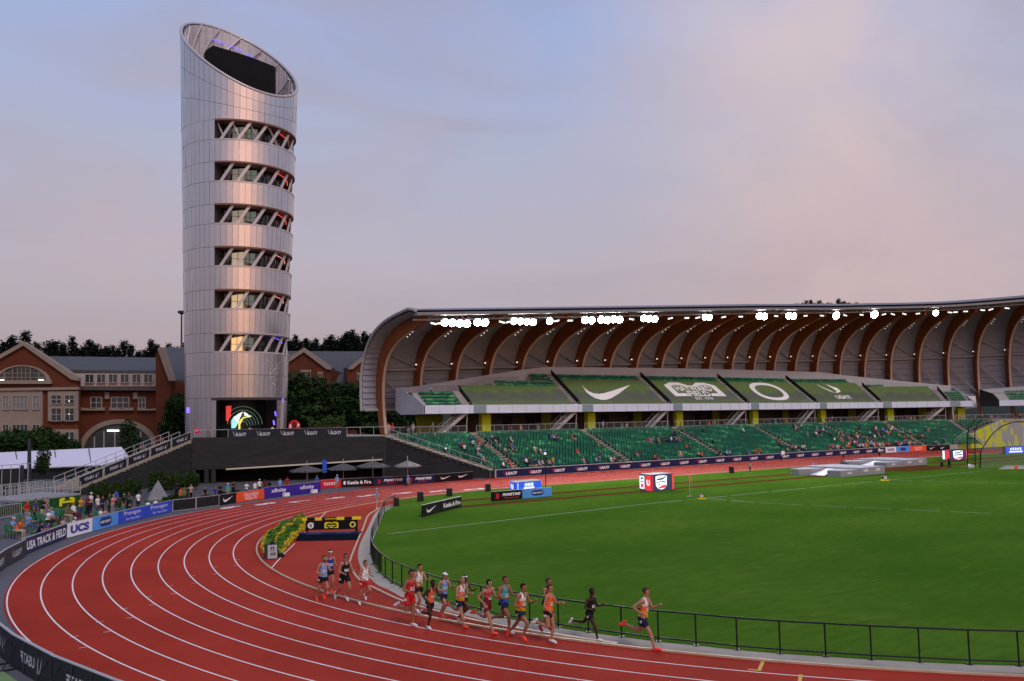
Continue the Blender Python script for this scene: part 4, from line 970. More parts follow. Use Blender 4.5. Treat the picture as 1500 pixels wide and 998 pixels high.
# ------------------------------------------------------------------ plaza: dark wall, slab, railing
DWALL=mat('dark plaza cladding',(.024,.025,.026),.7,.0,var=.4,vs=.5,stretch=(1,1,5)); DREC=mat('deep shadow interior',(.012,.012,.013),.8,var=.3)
W0,W1=Vector((-2.0,60,0)),Vector((-22.3,69.4,0)); wd=(W1-W0).normalized(); wn=wd.cross(Vector((0,0,1)))
if wn.dot(tc_)<0: wn=-wn
def WP(u,v,off=0.):
    d=ray(u,v); t=(W0+wn*off-CAM).dot(wn)/d.dot(wn); return CAM+d*t
plz=thing('plaza_building',W0.lerp(W1,.5),'dark clad plaza building with an open patio under its wall','building')
bk=-wn*.5
b=MB(); b.prism([WP(282,641.2),WP(565,639.3),W0+Vector((0,0,5.05)),W0+Vector((0,0,2.6)),WP(560,672.7),WP(331,687),WP(282,689)],bk); b.build('wall',DWALL,plz)
b=MB(); p=WP(560,672.7); b.prism([p+Vector((0,0,-.01)),W0+Vector((0,0,2.59)),W0,Vector((p.x,p.y,0))],bk); b.build('wall',DWALL,plz)
b=MB(); b.prism([Vector((7,49.7,0)),Vector((7,49.7,.75)),Vector((-2.0,59.95,4.9)),Vector((-2.0,59.95,0))],(.3,.3,0)); b.build('end_wall',DWALL,plz)
b=MB(); b.bar(WP(331,687.6,.12),WP(560,673.3,.12),.25,.16); b.build('pale_edge_strip',mat('cream strip',(.55,.50,.40),.6),plz)
tb_=Vector((W1.x-CAM.x,W1.y-CAM.y,0)).normalized()*1.02
b=MB(); b.prism([W0+Vector((0,0,4.75))-wn*.51,W1+Vector((0,0,4.75))-wn*.51,W1+tb_*40+Vector((0,0,4.75)),Vector((4,112,4.75)),Vector((4,62,4.75))],(0,0,.3)); b.build('plaza_slab',CONC,plz)
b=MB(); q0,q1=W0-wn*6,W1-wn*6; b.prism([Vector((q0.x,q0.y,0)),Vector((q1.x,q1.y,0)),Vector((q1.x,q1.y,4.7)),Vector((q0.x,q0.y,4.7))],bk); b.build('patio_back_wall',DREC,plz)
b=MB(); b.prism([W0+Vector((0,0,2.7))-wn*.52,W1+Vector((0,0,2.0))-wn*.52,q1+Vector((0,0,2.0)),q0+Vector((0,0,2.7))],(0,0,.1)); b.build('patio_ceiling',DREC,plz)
b=MB(); b.prism([W1,W1+Vector((0,0,5.05)),W1+tb_*40+Vector((0,0,5.05)),W1+tb_*40],(.4,-.2,0)); b.build('wall',DWALL,plz)
for u in (283,302,312,451): 
    p=WP(u,689,-.3); b=MB(); b.bar(Vector((p.x,p.y,0)),Vector((p.x,p.y,2.3)),.5 if u!=451 else .12); b.build('pillar',DWALL,plz)
def upz(p,z): return Vector((p.x,p.y,z))
# rail and dark federation boards along the plaza edge
def prail(name,p,q,lab,step=1.6,h=1.15):
    r=thing(name,(p+q)/2,lab,'railing'); n=max(1,int((q-p).length/step)); b=MB()
    for z in (.08,h): b.tube([p+Vector((0,0,z)),q+Vector((0,0,z))],.04,5)
    b.build('rails',RAILGREY,r)
    for k in range(n+1): a=p.lerp(q,k/n); b=MB(); b.tube([a,a+Vector((0,0,h))],.035,5); b.build('post',RAILGREY,r)
    return r
pa=[upz(WP(u,640,-.15),5.05) for u in (285,334,369,404,439,473,508,567)]
prail('plaza_railing',pa[0],pa[1],'grey tube railing on the plaza edge before the tower base')
prail('plaza_railing',pa[6],pa[7],'grey tube railing on the plaza edge between the dark boards and the stand')
for i in range(1,6):
    board('plaza_board','dark federation board on the plaza edge, %s from the tower side'%ords[i-1],pa[i],pa[i+1],1.15,DGREY,USATF(0),z0=.0)
# ------------------------------------------------------------------ stairs down the left of the plaza
S1=Vector((-22.4,69.4,5.05)); S0=Vector((-35.6,61.6,.75)); sd=(S0-S1); sdh=Vector((sd.x,sd.y,0)).normalized(); sb=Vector((-sdh.y,sdh.x,0)); 
if sb.dot(HF)<0: sb=-sb
st=thing('outdoor_staircase',S0,'long concrete staircase rising to the plaza with grey tube rails','staircase')
n=26; b=MB()
for k in range(n):
    p=S1+sd*((k+.5)/n); b.obox(p+sb*1.8+Vector((0,0,-.12)),sdh*(sd.length/n/2),sb*1.8,Vector((0,0,.2)))
b.build('steps',CONC,st)
b=MB(); b.prism([upz(S1,0),S1+Vector((0,0,-.25)),S0+Vector((0,0,-.25)),upz(S0,0)],sb*.3); b.build('side_wall',DWALL,st)
for off,h in ((.08,1.0),(1.8,1.0),(3.5,1.0)):
    b=MB(); 
    for z in ((.5,h) if off!=.08 else (.1,h)): b.tube([S1+sb*off+Vector((0,0,z)),S0+sb*off+Vector((0,0,z))],.035,5)
    for k in range(13): p=S1.lerp(S0,k/12)+sb*off; b.tube([p,p+Vector((0,0,h))],.035,5)
    b.build('handrail',RAILGREY,st)
for i in range(5):
    p,q=S1.lerp(S0,i/5+.01),S1.lerp(S0,(i+1)/5-.01); ex=(p-q).normalized(); n_=ex.cross(Vector((0,0,1))).normalized(); 
    if n_.dot(CAM-p)<0: n_=-n_
    r=thing('stair_board',(p+q)/2,'dark stair banner with reversed federation letters, %s from the top of the staircase'%ords[i],'banner')
    b=MB(); b.prism([p+n_*.04+Vector((0,0,.12)),q+n_*.04+Vector((0,0,.12)),q+n_*.04+Vector((0,0,.95)),p+n_*.04+Vector((0,0,.95))],-n_*.03); b.build('panel',DGREY,r)
    b=MB(); c=(p+q)/2+n_*.05+Vector((0,0,.53)); put_text(b,'USATF',c-ex*.25,ex,Vector((0,0,1)),1.15,.34,0,.03,.1,True); flame(b,c+ex*.75,-ex,Vector((0,0,1)),.5); b.build('lettering',TGREY,r)
# landing with rails on a leafy printed panel
LP=[G(28,751),G(118,741)]; le=(LP[1]-LP[0]).normalized(); lb=Vector((-le.y,le.x,0)); 
if lb.dot(HF)<0: lb=-lb
ld=thing('ramp_landing',LP[0].lerp(LP[1],.5),'grey tube railed landing and ramp at the foot of the long staircase','ramp')
b=MB(); b.prism([LP[0]+Vector((0,0,.85)),LP[1]+Vector((0,0,.95)),LP[1]+lb*5+Vector((0,0,.95)),LP[0]+lb*5+Vector((0,0,.85))],(0,0,.14)); b.build('deck',mat('grey deck',(.30,.30,.31),.7),ld)
for off in (0.05,1.8,3.4,4.9):
    b=MB()
    for z in (.35,.6,.85,1.1) if off<1 else (.6,1.1): b.tube([LP[0]+lb*off+Vector((0,0,.9+z)),LP[1]+lb*off+Vector((0,0,1.0+z))],.028,5)
    for k in range(8): p=LP[0].lerp(LP[1],k/7)+lb*off+Vector((0,0,.9)); b.tube([p,p+Vector((0,0,1.15))],.035,5)
    b.build('railing',RAILGREY,ld)
b=MB()
for k in range(6): p=LP[0].lerp(LP[1],.15+k/7)+lb*6; b.tube([p,p+Vector((0,0,3.6))],.03,5)
b.tube([LP[0].lerp(LP[1],.15)+lb*6+Vector((0,0,3.6)),LP[1]+lb*6+Vector((0,0,3.7))],.03,5); b.build('back_railing',RAILGREY,ld)
pnl=thing('leafy_panel',LP[0].lerp(LP[1],.5),'dark green fern printed panel with a yellow emblem under the ramp','panel')
FERN=mat('printed ferns',(.014,.085,.016),.6,var=.6,vs=2.2); b=MB(); b.prism([LP[0]-lb*.06,LP[1]-lb*.06,LP[1]-lb*.06+Vector((0,0,.92)),LP[0]-lb*.06+Vector((0,0,.84))],-lb*.05); b.build('sheet',FERN,pnl)
c=LP[0].lerp(LP[1],.75)-lb*.125+Vector((0,0,.50)); b=MB()
for pts in ([(0,0),(.18,0),(.18,.55),(.38,.8),(.30,1),(.12,.95),(0,.85)],[(1,0),(.82,0),(.82,.55),(.62,.8),(.70,1),(.88,.95),(1,.85)],[(.18,.35),(.82,.35),(.82,.6),(.18,.6)]): put_poly(b,pts,c,le,Vector((0,0,1)),1.5,.72)
b.build('emblem',mat('yellow emblem',srgb(225,215,30),.6,var=0),pnl)
# ------------------------------------------------------------------ brick buildings
BRICK=mat('red brick',(.105,.029,.013),.85,var=.18,vs=.5,bump=.15,bs=25); CREAM=mat('cream stone',(.25,.20,.16),.75,var=.1,vs=.6); SLATE=mat('grey standing seam roof',(.075,.075,.080),.8,.0,var=.12,vs=.5,stretch=(3,3,.3)); WGLASS=mat('window glass',(.035,.040,.042),.12,var=.4,vs=.6,spec=.7); MUNT=mat('window bar',(.34,.31,.29),.6); CLER=mat('pale clerestory wall',(.40,.36,.34),.7,var=.08)
bl=thing('brick_building',upz(VP(150,640,150),0),'large red brick hall with cream gables and an arched doorway left of the tower','building')
DEP=150.
def fpoly(name,px,off,m,thick=.4,par=None,b=None):
    q=MB() if b is None else b; q.prism([VP(u,v,DEP+off) for u,v in px],HF*thick)
    return q.build(name,m,par or bl) if b is None else None
def win(u0,v0,u1,v1,off,nx=2,ny=2,m=None,fr=.8,par=None,frm=None):
    w=MB(); w.prism([VP(u,v,DEP+off-.02) for u,v in ((u0,v0),(u1,v0),(u1,v1),(u0,v1))],HF*.15); o=w.build('window',m or WGLASS,par or bl)
    w=MB()
    for i in range(nx+1): u=u0+(u1-u0)*i/nx; w.bar(VP(u,v0,DEP+off-.08),VP(u,v1,DEP+off-.08),.16 if i in (0,nx) else .05,.1)
    for j in range(ny+1): v=v0+(v1-v0)*j/ny; w.bar(VP(u0,v,DEP+off-.08),VP(u1,v,DEP+off-.08),.16 if j in (0,ny) else .05,.1)
    w.build('frame',frm or MUNT,o); return o
B0_=672
fpoly('gable_wall',[(-60,556),(34,504),(114,556),(114,B0_),(-60,B0_)],0,BRICK,1.)
b=MB(); b.prism([VP(34,505,150.8),VP(114,557,150.8),VP(100,557,170),VP(40,507,170)],Vector((0,0,.2))); b.build('roof',SLATE,bl)
fpoly('gable_coping',[(-60,552),(34,500.5),(114,553),(114,558),(104,556),(34,506.5),(-60,559)],-.5,CREAM,1.2)
fpoly('main_wall',[(112,566),(276,566),(276,B0_),(112,B0_)],3.5,BRICK,16)
# big lunette
ar=lambda cx,cy,r,a0,a1,n=18,ky=.62:[(cx+r*math.cos(rad(a0+(a1-a0)*i/n)),cy-r*ky*math.sin(rad(a0+(a1-a0)*i/n))) for i in range(n+1)]
fpoly('lunette_surround',ar(32,561,42,0,180)+ar(32,559,36,180,0),-.3,CREAM,.5)
o=fpoly('window',ar(32,559,36,0,180),-.06,WGLASS,.2)
w=MB()
for u in (7,19,26,32,38,45,57):
    h=36*.62*math.sqrt(max(0,1-((u-32)/36)**2)); w.bar(VP(u,559,DEP-.15),VP(u,559-h,DEP-.15),.35 if u in (19,45) else .12,.1)
for v in (547,553): w.bar(VP(32-36*math.sqrt(1-((559-v)/22.3)**2),v,DEP-.15),VP(32+36*math.sqrt(1-((559-v)/22.3)**2),v,DEP-.15),.1)
w.bar(VP(-12,560,DEP-.4),VP(76,560,DEP-.4),.5,.6); w.build('frame',CREAM,o)
for u in (1,59): fpoly('lamp',[(u-3,556),(u+4,556),(u+4,559),(u-3,559)],-.5,emat('warm window lamp',(1.,.9,.75),2.2),.2)
fpoly('stone_band',[(-20,569),(114,567),(114,571),(-20,573)],-.6,CREAM,.8)
# stone framed window bays
fpoly('stone_bay',[(-6,573),(62,573),(62,B0_),(-6,B0_)],-.35,CREAM,.4)
for (u0,u1,nx) in ((4,13,2),(18,41,4),(48,58,2)): win(u0,580,u1,600,-.4,nx,2,mat('pale blind window',(.17,.18,.19),.3,var=.15)); win(u0,622,u1,650,-.4,nx,2)
fpoly('stone_bay',[(70,573),(114,573),(114,617),(70,617)],-.35,CREAM,.4); fpoly('stone_bay',[(70,629),(114,629),(114,B0_),(70,B0_)],-.35,CREAM,.4)
for v0,v1 in ((579,592),(598,617),(633,658)):
    for u0,u1 in ((75,90),(95,109)): 
        win(u0,v0,u1,v1,-.4,2,2); 
        if u0==95: fpoly('lamp',[(100.5,v0+8),(102,v0+8),(102,v0+9.5),(100.5,v0+9.5)],-.5,emat('warm window lamp',(1.,.9,.75),2.2),.1)
# middle range: roof, clerestory, loggia, arch
b=MB(); b.prism([VP(72,525,172),VP(238,527,172),VP(244,546.5,154),VP(98,545,154)],Vector((0,0,.4))); b.build('roof',SLATE,bl)
fpoly('clerestory_wall',[(100,546),(238,546.5),(238,568),(100,567)],4.2,CLER,.6)
for i in range(6): win(124.8+17.2*i,548.5,137.5+17.2*i,561,4.0,2,1,frm=CLER)
fpoly('eaves',[(112,567),(244,568),(244,572.5),(112,571.5)],2.2,SLATE,2.2)
for u0,u1 in ((119,152),(161,194),(202,234)): 
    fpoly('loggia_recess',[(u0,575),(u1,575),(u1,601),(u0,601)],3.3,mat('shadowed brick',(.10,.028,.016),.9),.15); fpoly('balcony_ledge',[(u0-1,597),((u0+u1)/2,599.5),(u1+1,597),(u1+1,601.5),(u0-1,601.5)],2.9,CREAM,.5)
for u0,u1 in ((133,149),(163,189),(203,213)): win(u0,582,u1,598,3.25,3 if u1-u0>20 else 2,2)
for u in (156.5,198,237): fpoly('pier_cap',[(u-3.2,575),(u+3.2,575),(u+3.2,584.5),(u-3.2,584.5)],3.0,CREAM,.4)
fpoly('entrance_recess',ar(174,664,52,0,180,20,.83),3.2,mat('dark entrance',(.05,.055,.055),.4,var=.3),.2)
fpoly('entrance_arch',ar(174,664,60,0,180,24,.83)+ar(174,664,52,180,0,24,.83),2.9,CREAM,.7)
for u in (138,152,168,190,206): fpoly('entrance_mullion',[(u-.8,632 if 140<u<210 else 640),(u+.8,632 if 140<u<210 else 640),(u+.8,664),(u-.8,664)],3.0,MUNT,.2)
fpoly('lamp',[(157,630),(174,630),(174,632),(157,632)],2.9,emat('entrance lamp',(1,.95,.88),3.),.1)
# right gable with standing seam roof
fpoly('side_gable',[(228,520),(233,510),(250,556),(250,B0_),(228,B0_)],1.,BRICK,1.5); fpoly('gable_coping',[(230.5,511),(234,508),(240,511),(254,554),(254,558),(247,558)],.4,CREAM,1.)
b=MB(); b.prism([VP(240,512,170),VP(300,512,170),VP(300,560,152),VP(254,560,152)],Vector((0,0,.4))); b.build('roof',SLATE,bl)
fpoly('wing_wall',[(248,560),(300,560),(300,B0_),(248,B0_)],2.,BRICK,16); fpoly('window',[(258,613),(264,613),(264,640),(258,640)],1.8,WGLASS,.2); fpoly('lintel',[(256.5,609.5),(268,609.5),(268,612.5),(256.5,612.5)],1.7,CREAM,.3)
# brick house right of the tower
DEP=170.
b2=thing('brick_building',upz(VP(470,640,170),0),'red brick building with two gables between the tower and the stand roof','building')
fpoly('gable_wall',[(380,552),(445,514),(484,541),(484,640),(380,640)],0,BRICK,1.,b2)
for q_ in ([(445,513,170.8),(485,541,170.8),(492,541,186),(447,515,186)],[(548,509,171.8),(508,541,171.8),(502,541,186),(546,513,186)]):
    b=MB(); b.prism([VP(*t) for t in q_],Vector((0,0,.25))); b.build('roof',SLATE,b2)
fpoly('wall',[(484,545),(500,545),(500,600),(484,600)],9.,BRICK,.5,b2); fpoly('wall',[(480,545),(485,541),(485,640),(480,640)],1.05,BRICK,8,b2); fpoly('wall',[(507,541),(511,545),(511,640),(507,640)],2.05,BRICK,8,b2); fpoly('gable_coping',[(400,539),(445,509.5),(484.5,537),(484.5,542),(478,541),(445,516),(400,546)],-.5,CREAM,1.,b2)
fpoly('gable_wall',[(508,541),(548,510),(590,541),(590,640),(508,640)],1.,BRICK,1.,b2); fpoly('gable_coping',[(510.5,538),(548,508),(580,533),(580,538),(548,514),(517,541),(510.5,541.5)],.5,CREAM,1.,b2)
fpoly('wall',[(480,562),(512,562),(512,640),(480,640)],6.,BRICK,10,b2)
b=MB(); b.prism([VP(400,517,192),VP(590,518,192),VP(590,563,175),VP(400,563,175)],Vector((0,0,.4))); b.build('roof',SLATE,b2)
for u0,v0,u1,v1,o in ((441,545,455,575,-.05),(466,548,472,561.5,-.05),(523.5,549,529.5,562,.95)): win(u0,v0,u1,v1,o,2,2,par=b2,frm=CREAM); fpoly('lintel',[(u0-1,v0-3),(u1+1,v0-3),(u1+1,v0-.4),(u0-1,v0-.4)],o-.2,CREAM,.3,b2)
# ------------------------------------------------------------------ white marquee, dark hoarding, posts
mq=thing('marquee',upz(VP(90,690,120),0),'long white marquee roof with dark walls beneath, left of the staircase','marquee')
MQ=mat('white marquee fabric',(.62,.60,.70),.6,var=.04,vs=.3)
b=MB(); b.prism([VP(-60,667,124),VP(178,656,124),VP(190,672,121),VP(150,682,117),VP(-60,691,117)],Vector((0,0,.12))); b.build('roof_fabric',MQ,mq)
b=MB()
for (u0,v0),(u1,v1) in (((23,663),(27,690)),((80,660),(84,688)),((130,658),(134,684)),((-20,665),(-17,691))): b.bar(VP(u0,v0-.5,123.5),VP(u1,v1-.5,116.7),.10)
b.build('seams',DGREY,mq)
b=MB(); b.prism([VP(-60,691,117.5),VP(180,683,117.5),upz(VP(180,683,117.5),0),upz(VP(-60,691,117.5),0)],HF*.2); b.build('wall',mat('dark marquee wall',(.018,.02,.024),.7),mq)
hd=thing('dark_hoarding',upz(G(15,724),0),'black hoarding wall at the left edge below the white marquee','wall'); b=MB(); p,q=G(-40,727),G(32,722); b.prism([p,q,q+Vector((0,0,2.6)),p+Vector((0,0,2.6))],HF*.3); b.build('panel',mat('black hoarding',(.018,.019,.024),.6,var=.2),hd)
b=MB(); b.bar(q-HF*.1,q-HF*.1+Vector((0,0,2.9)),.4,.3); b.build('corner_post',mat('blue black post',(.02,.026,.04),.5),hd)
pp=thing('light_mast',upz(VP(43,700,114),0),'slim dark steel post before the white marquee','post'); b=MB(); a_=upz(VP(43,700,114),0); b.tube([a_,VP(43,643,114)],[.28,.2],8); b.build('shaft',mat('dark post',(.03,.035,.045),.5),pp); b=MB(); b.lathe(a_,[(.45,0),(.45,.12),(.3,.2)],10); b.build('base',mat('dark post',(.03,.035,.045),.5),pp)
ms=thing('tall_mast',upz(VP(266,640,185),0),'tall thin mast with a round nest platform beside the tower','mast'); a_=upz(VP(266,640,185),0); b=MB(); b.tube([a_,VP(266,458,185)],[.3,.17],8); b.build('pole',mat('dark pole',(.05,.045,.045),.6),ms); b=MB(); b.lathe(VP(266,460.5,185),[(.3,0),(.75,.25),(.85,.6),(.6,.72)],12); b.build('platform',mat('nest twigs',(.07,.04,.03),.9,var=.3),ms); b=MB(); t_=VP(271,459,185); b.tube([t_,VP(271,442,185)],.04,4); b.bar(VP(269,446,185),VP(272,446,185),.04); b.bar(VP(269.5,451,185),VP(272,451,185),.04); b.build('antenna',STEEL,ms)
# ------------------------------------------------------------------ vegetation
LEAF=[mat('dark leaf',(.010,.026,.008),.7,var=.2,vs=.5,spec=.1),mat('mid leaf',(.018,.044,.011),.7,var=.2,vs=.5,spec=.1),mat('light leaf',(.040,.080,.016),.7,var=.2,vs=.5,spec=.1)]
CONI=[mat('dark needle',(.006,.011,.009),.8,var=.2,vs=.4,spec=.05),mat('mid needle',(.009,.016,.011),.8,var=.2,vs=.4,spec=.05),mat('light needle',(.014,.022,.013),.8,var=.2,vs=.4,spec=.05)]
BARK=mat('grey brown bark',(.05,.04,.03),.9,var=.2)
vr=random.Random(21)
def leafmesh(b,pts,size,rng=vr,flat=.0,mi=None):
    for p,n in pts:
        a=Vector((rng.gauss(0,1),rng.gauss(0,1),rng.gauss(0,1)*(1-flat))).normalized(); c=a.cross(Vector((rng.gauss(0,1),rng.gauss(0,1),rng.gauss(0,1)))).normalized(); s=size*(.6+rng.random()*.8)
        b.add([p-a*s*.5,p+c*s*.32,p+a*s*.5,p-c*s*.32],[(0,1,2,3)],n if mi is None else mi)
def crown_pts(blobs,n,rng=vr):
    out=[]; w=[r[0]*r[1]*r[2] for _,r in blobs]; tot=sum(w)
    for (c,r),wi in zip(blobs,w):
        for _ in range(int(n*wi/tot)):
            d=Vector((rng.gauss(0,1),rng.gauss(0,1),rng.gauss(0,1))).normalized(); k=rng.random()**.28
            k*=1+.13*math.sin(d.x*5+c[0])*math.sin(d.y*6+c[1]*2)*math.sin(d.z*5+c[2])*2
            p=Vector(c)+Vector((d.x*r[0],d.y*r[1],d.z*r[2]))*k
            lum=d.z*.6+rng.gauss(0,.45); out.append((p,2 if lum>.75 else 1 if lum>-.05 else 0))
    return out
def tree(name,label,h,blobs,n,leaf,group=None,mats=LEAF,tr=.2):
    r=thing(name,(0,0,0),label,'tree',group)
    b=MB(); b.tube([(0,0,0),(.05,.02,h*.35),(0,.05,h*.75)],[tr,tr*.75,tr*.3],7)
    for k in range(6):
        c=blobs[k%len(blobs)][0]; b.tube([(0,0,h*(.25+.06*k)),(c[0]*.6,c[1]*.6,c[2]*.9),(c[0],c[1],c[2])],[tr*.4,tr*.25,tr*.1],5)
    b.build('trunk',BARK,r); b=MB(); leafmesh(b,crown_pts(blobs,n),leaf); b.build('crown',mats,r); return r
def conifer(label,h,R,n,seed,lean=0.,group=None,base=.42,gap=1.):
    rng=random.Random(seed); r=thing('conifer_tree',(0,0,0),label,'tree',group)
    b=MB(); b.tube([(0,0,0),(lean*h*.5,0,h*.5),(lean*h,0,h)],[.45,.25,.09],6); b.build('trunk',BARK,r)
    b=MB(); t=base
    while t<1:
        rad_=R*((1-t)**.92)*(.62+.5*rng.random())+.08; nb=int(12*(1-t)+10)
        for k in range(nb):
            a=rng.random()*2*PI; L_=rad_*(.6+.5*rng.random())
            for q in range(max(5,int(L_*n*1.5))):
                f=(q+.5)/max(5,int(L_*n*1.5)); p=Vector((lean*h*t+math.cos(a)*L_*f,math.sin(a)*L_*f,h*t-L_*f*.42+rng.gauss(0,.32)))
                p+=Vector((rng.gauss(0,.26),rng.gauss(0,.26),0)); leafmesh(b,[(p,0 if rng.random()<.5 else 1 if rng.random()<.7 else 2)],.60*(1.2-f*.4)*(1.45-t*.85),rng,.5)
        t+=.009*gap*(1+.6*rng.random())
    b.build('crown',CONI,r); return r
def put(o,loc,rz=0,sc=1.,label=None,group=None,first=False):
    o2=o if first else copytree(o); o2.location=loc; o2.rotation_euler=(0,0,rz); o2.scale=(sc,)*3
    if label: o2['label']=label
    if group: o2['group']=group
    return o2
CON=[conifer('c',22,10.5,2.4,s_,group='conifers on the skyline',gap=g_) for s_,g_ in ((1,1.),(2,.85),(5,1.5),(8,.75))]
used=[0,0,0,0]
def sky_tree(u,v,dist,zb,k,label):
    t_=D(u,v,dist); h=t_.z-zb; o_=put(CON[k],Vector((t_.x,t_.y,zb)),vr.random()*6,h/22.,label,'conifers on the skyline',first=(used[k]==0)); used[k]+=1; w_=h/22.*(1.15+vr.random()*.55); o_.scale=(w_,w_,h/22.)
def bigger(u,v): pass
# the wooded rise behind everything
b=MB(); n=40
pl=[]
for i in range(n+1):
    u=-400+2400*i/n; h=10+3*math.sin(i*.9)+2*math.sin(i*2.3); q=VP(u,600,330); pl.append((q,h))
for i in range(n):
    (p,h),(q,h2)=pl[i],pl[i+1]; b.quad(upz(p,-.03),upz(q,-.03),upz(q,h2)+HF*60,upz(p,h)+HF*60); b.quad(upz(p,h)+HF*60,upz(q,h2)+HF*60,upz(q,0)+HF*300,upz(p,0)+HF*300)
tag(b.build('hill',mat('wooded hillside',(.016,.026,.014),.9,var=.4,vs=.1),org=(0,0,0)),kind='structure')
L1=[(-12,496,1),(6,502,0),(17,494,3),(25,503,0),(38,486,2),(49,509,3),(55,503,2),(67,512,0),(73,502,3),(82,501,0),(93,505,3),(106,494,2),(114,512,1),(122,509,0),(131,500,1),(140,506,3),(150,512,0),(158,510,3),(165,507,2),(173,511,0),(182,500,2),(192,506,2),(203,516,3),(212,514,0),(222,500,1),(229,507,3),(247,504,2),(258,510,0),(271,504,1)]
for i,(u,v,k) in enumerate(L1): sky_tree(u,v,260+vr.random()*40,3.,k,'dark conifer on the skyline behind the brick hall, number %d from the left'%(i+1))
L2=[(418,503,0),(426,500,3),(433,492,2),(441,501,0),(448,498,1),(457,502,3),(463,497,2),(472,506,0),(479,498,3),(485,492,2),(492,500,1),(499,496,0),(507,489,3),(516,486,1),(524,493,0),(533,487,2),(541,492,3),(549,498,0)]
for i,(u,v,k) in enumerate(L2): sky_tree(u,v,250+vr.random()*30,3.,k,'dark conifer on the skyline between tower and stand roof, number %d from the left'%(i+1))
L3=[(1139,450.5,0),(1149,449,3),(1158,448.5,1),(1167,446,0),(1175,445.5,3),(1181,441,2),(1187,441,1),(1193,445,0),(1200,441,2),(1206,446.5,3),(1212,445,0),(1219,446,1),(1228,438.5,2),(1235,443,3),(1243,445,1),(1254,444,2)]
for i,(u,v,k) in enumerate(L3): sky_tree(u,v,330+vr.random()*20,26.,k,'tiny dark conifer top peeping over the stand roof edge, number %d from the left'%(i+1))
for i in range(16):
    a=YAW+PI+rad(-52+6.6*i+vr.random()*3); d_=95+vr.random()*45; put(CON[i%4],Vector((CX+d_*math.cos(a),CY+d_*math.sin(a),0)),vr.random()*6,1.1+vr.random()*.55,'tall dark conifer behind the camera, mirrored in the tower cladding, number %d'%(i+1),'conifers mirrored in the tower')
# broadleaf trees right of the tower and round the brick hall
BL=[((0,0,4.4),(2.6,2.6,2.2)),((1.3,.6,5.8),(1.7,1.7,1.4)),((-1.4,-.4,5.4),(1.8,1.7,1.5)),((.2,-.8,6.8),(1.2,1.2,1.0)),((-1.8,.6,3.2),(1.6,1.6,1.3)),((1.9,-.4,3.3),(1.6,1.6,1.3))]
T1=tree('broadleaf_tree','x',7.5,BL,5200,.42)
BLs=[((0,0,3.6),(1.0,1.0,2.2)),((.3,.1,5.2),(.7,.7,1.2)),((-.3,.2,2.4),(1.2,1.1,1.0))]
T2=tree('broadleaf_tree','x',6.5,BLs,1800,.30,tr=.1)
first=[True,True]
def bt(k,u,vtop,dist,zb,label,wide=1.,rz=None):
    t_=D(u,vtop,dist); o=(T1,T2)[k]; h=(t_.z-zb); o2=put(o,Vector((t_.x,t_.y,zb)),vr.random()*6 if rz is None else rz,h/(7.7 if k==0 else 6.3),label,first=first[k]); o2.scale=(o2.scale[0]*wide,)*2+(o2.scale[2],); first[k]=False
DK=[(436,545,140,1.25,'dark rounded tree close to the right side of the tower'),(462,568,146,1.3,'dark tree before the taller brick gable, second from the tower'),(482,576,140,1.3,'dark tree below the grey roof, third from the tower'),(505,562,148,1.25,'dark tree before the low brick wall, fourth from the tower'),(525,560,142,1.3,'dark tree before the farther brick gable, fifth from the tower'),(548,592,138,1.4,'dark tree below the roof shell edge'),(580,600,140,1.5,'dark tree behind the first timber rib'),(610,604,140,1.5,'dark tree behind the deck end wall')]
for u,v,d_,w_,l_ in DK: bt(0,u,v,d_,3.,l_,w_)
bt(0,266,575,140,2.,'dark tree squeezed between the brick hall and the tower',.8)
bt(0,22,628,128,0.,'dark tree top above the white marquee at the far left',1.5); bt(0,60,625,130,0.,'dark tree top above the marquee before the cream window bays',1.3); bt(0,-20,630,128,0,'dark tree top cut by the left frame edge',1.3); bt(0,95,638,131,0,'low dark tree top above the marquee by the arch',1.)
bt(1,190,615,128,0.,'young light green tree in front of the entrance arch',1.2); bt(1,65,636,106,0.,'slim dark young tree standing before the white marquee',.8)
# low hedges and shrubs
def shrub(name,label,px,h,n,leaf,mi=None,z0=0.,group=None,cat='shrub',dep=1.2):
    pts=[G(u,v,z0) for u,v in px]; c=sum(pts,Vector((0,0,0)))/len(pts); r=thing(name,c,label,cat,group); b=MB(); P_=[]
    for i in range(len(pts)-1):
        for _ in range(int(n*(pts[i+1]-pts[i]).length)):
            p=pts[i].lerp(pts[i+1],vr.random()); a=vr.random(); hh=h*(1-.35*(2*a-1)**2)*(.75+.25*math.sin(p.x*2.1)*math.sin(p.y*1.7)+.15*vr.random()); f=1-vr.random()**2*.8
            P_.append((p+HF*(dep*(a-.5))+Vector((0,0,hh*f)),(2 if vr.random()<.35 else 1) if f>.7 else (1 if vr.random()<.4 else 0)))
    leafmesh(b,P_,leaf,mi=mi); b.build('foliage',LEAF,r); b=MB()
    for i in range(len(pts)-1):
        for t in (.2,.5,.8): p=pts[i].lerp(pts[i+1],t); b.tube([p,p+Vector((.1,.05,h*.7))],.04,5)
    b.build('stems',BARK,r); return r
shrub('hedge','dark green hedge along the foot of the staircase wall',[(132,742),(165,735),(205,728)],1.9,420,.22)
shrub('hedge','dark green bushes behind the grey pyramid and statue',[(218,727),(262,721),(290,717)],2.4,420,.24)
shrub('shrub','bright green low shrub beside the grey pyramid',[(240,738),(262,734)],.8,260,.2,2)
shrub('hedge','low clipped hedge behind the spectators near the orange board',[(292,737),(330,731),(362,727)],.7,320,.18)
shrub('hedge','bright green shrubs at the far left below the black hoarding',[(-25,762),(0,757),(32,750)],1.0,320,.22,2)
shrub('shrub','small yellow green shrub behind the standing men left of the pyramid',[(176,748),(190,745)],.9,300,.2,2)
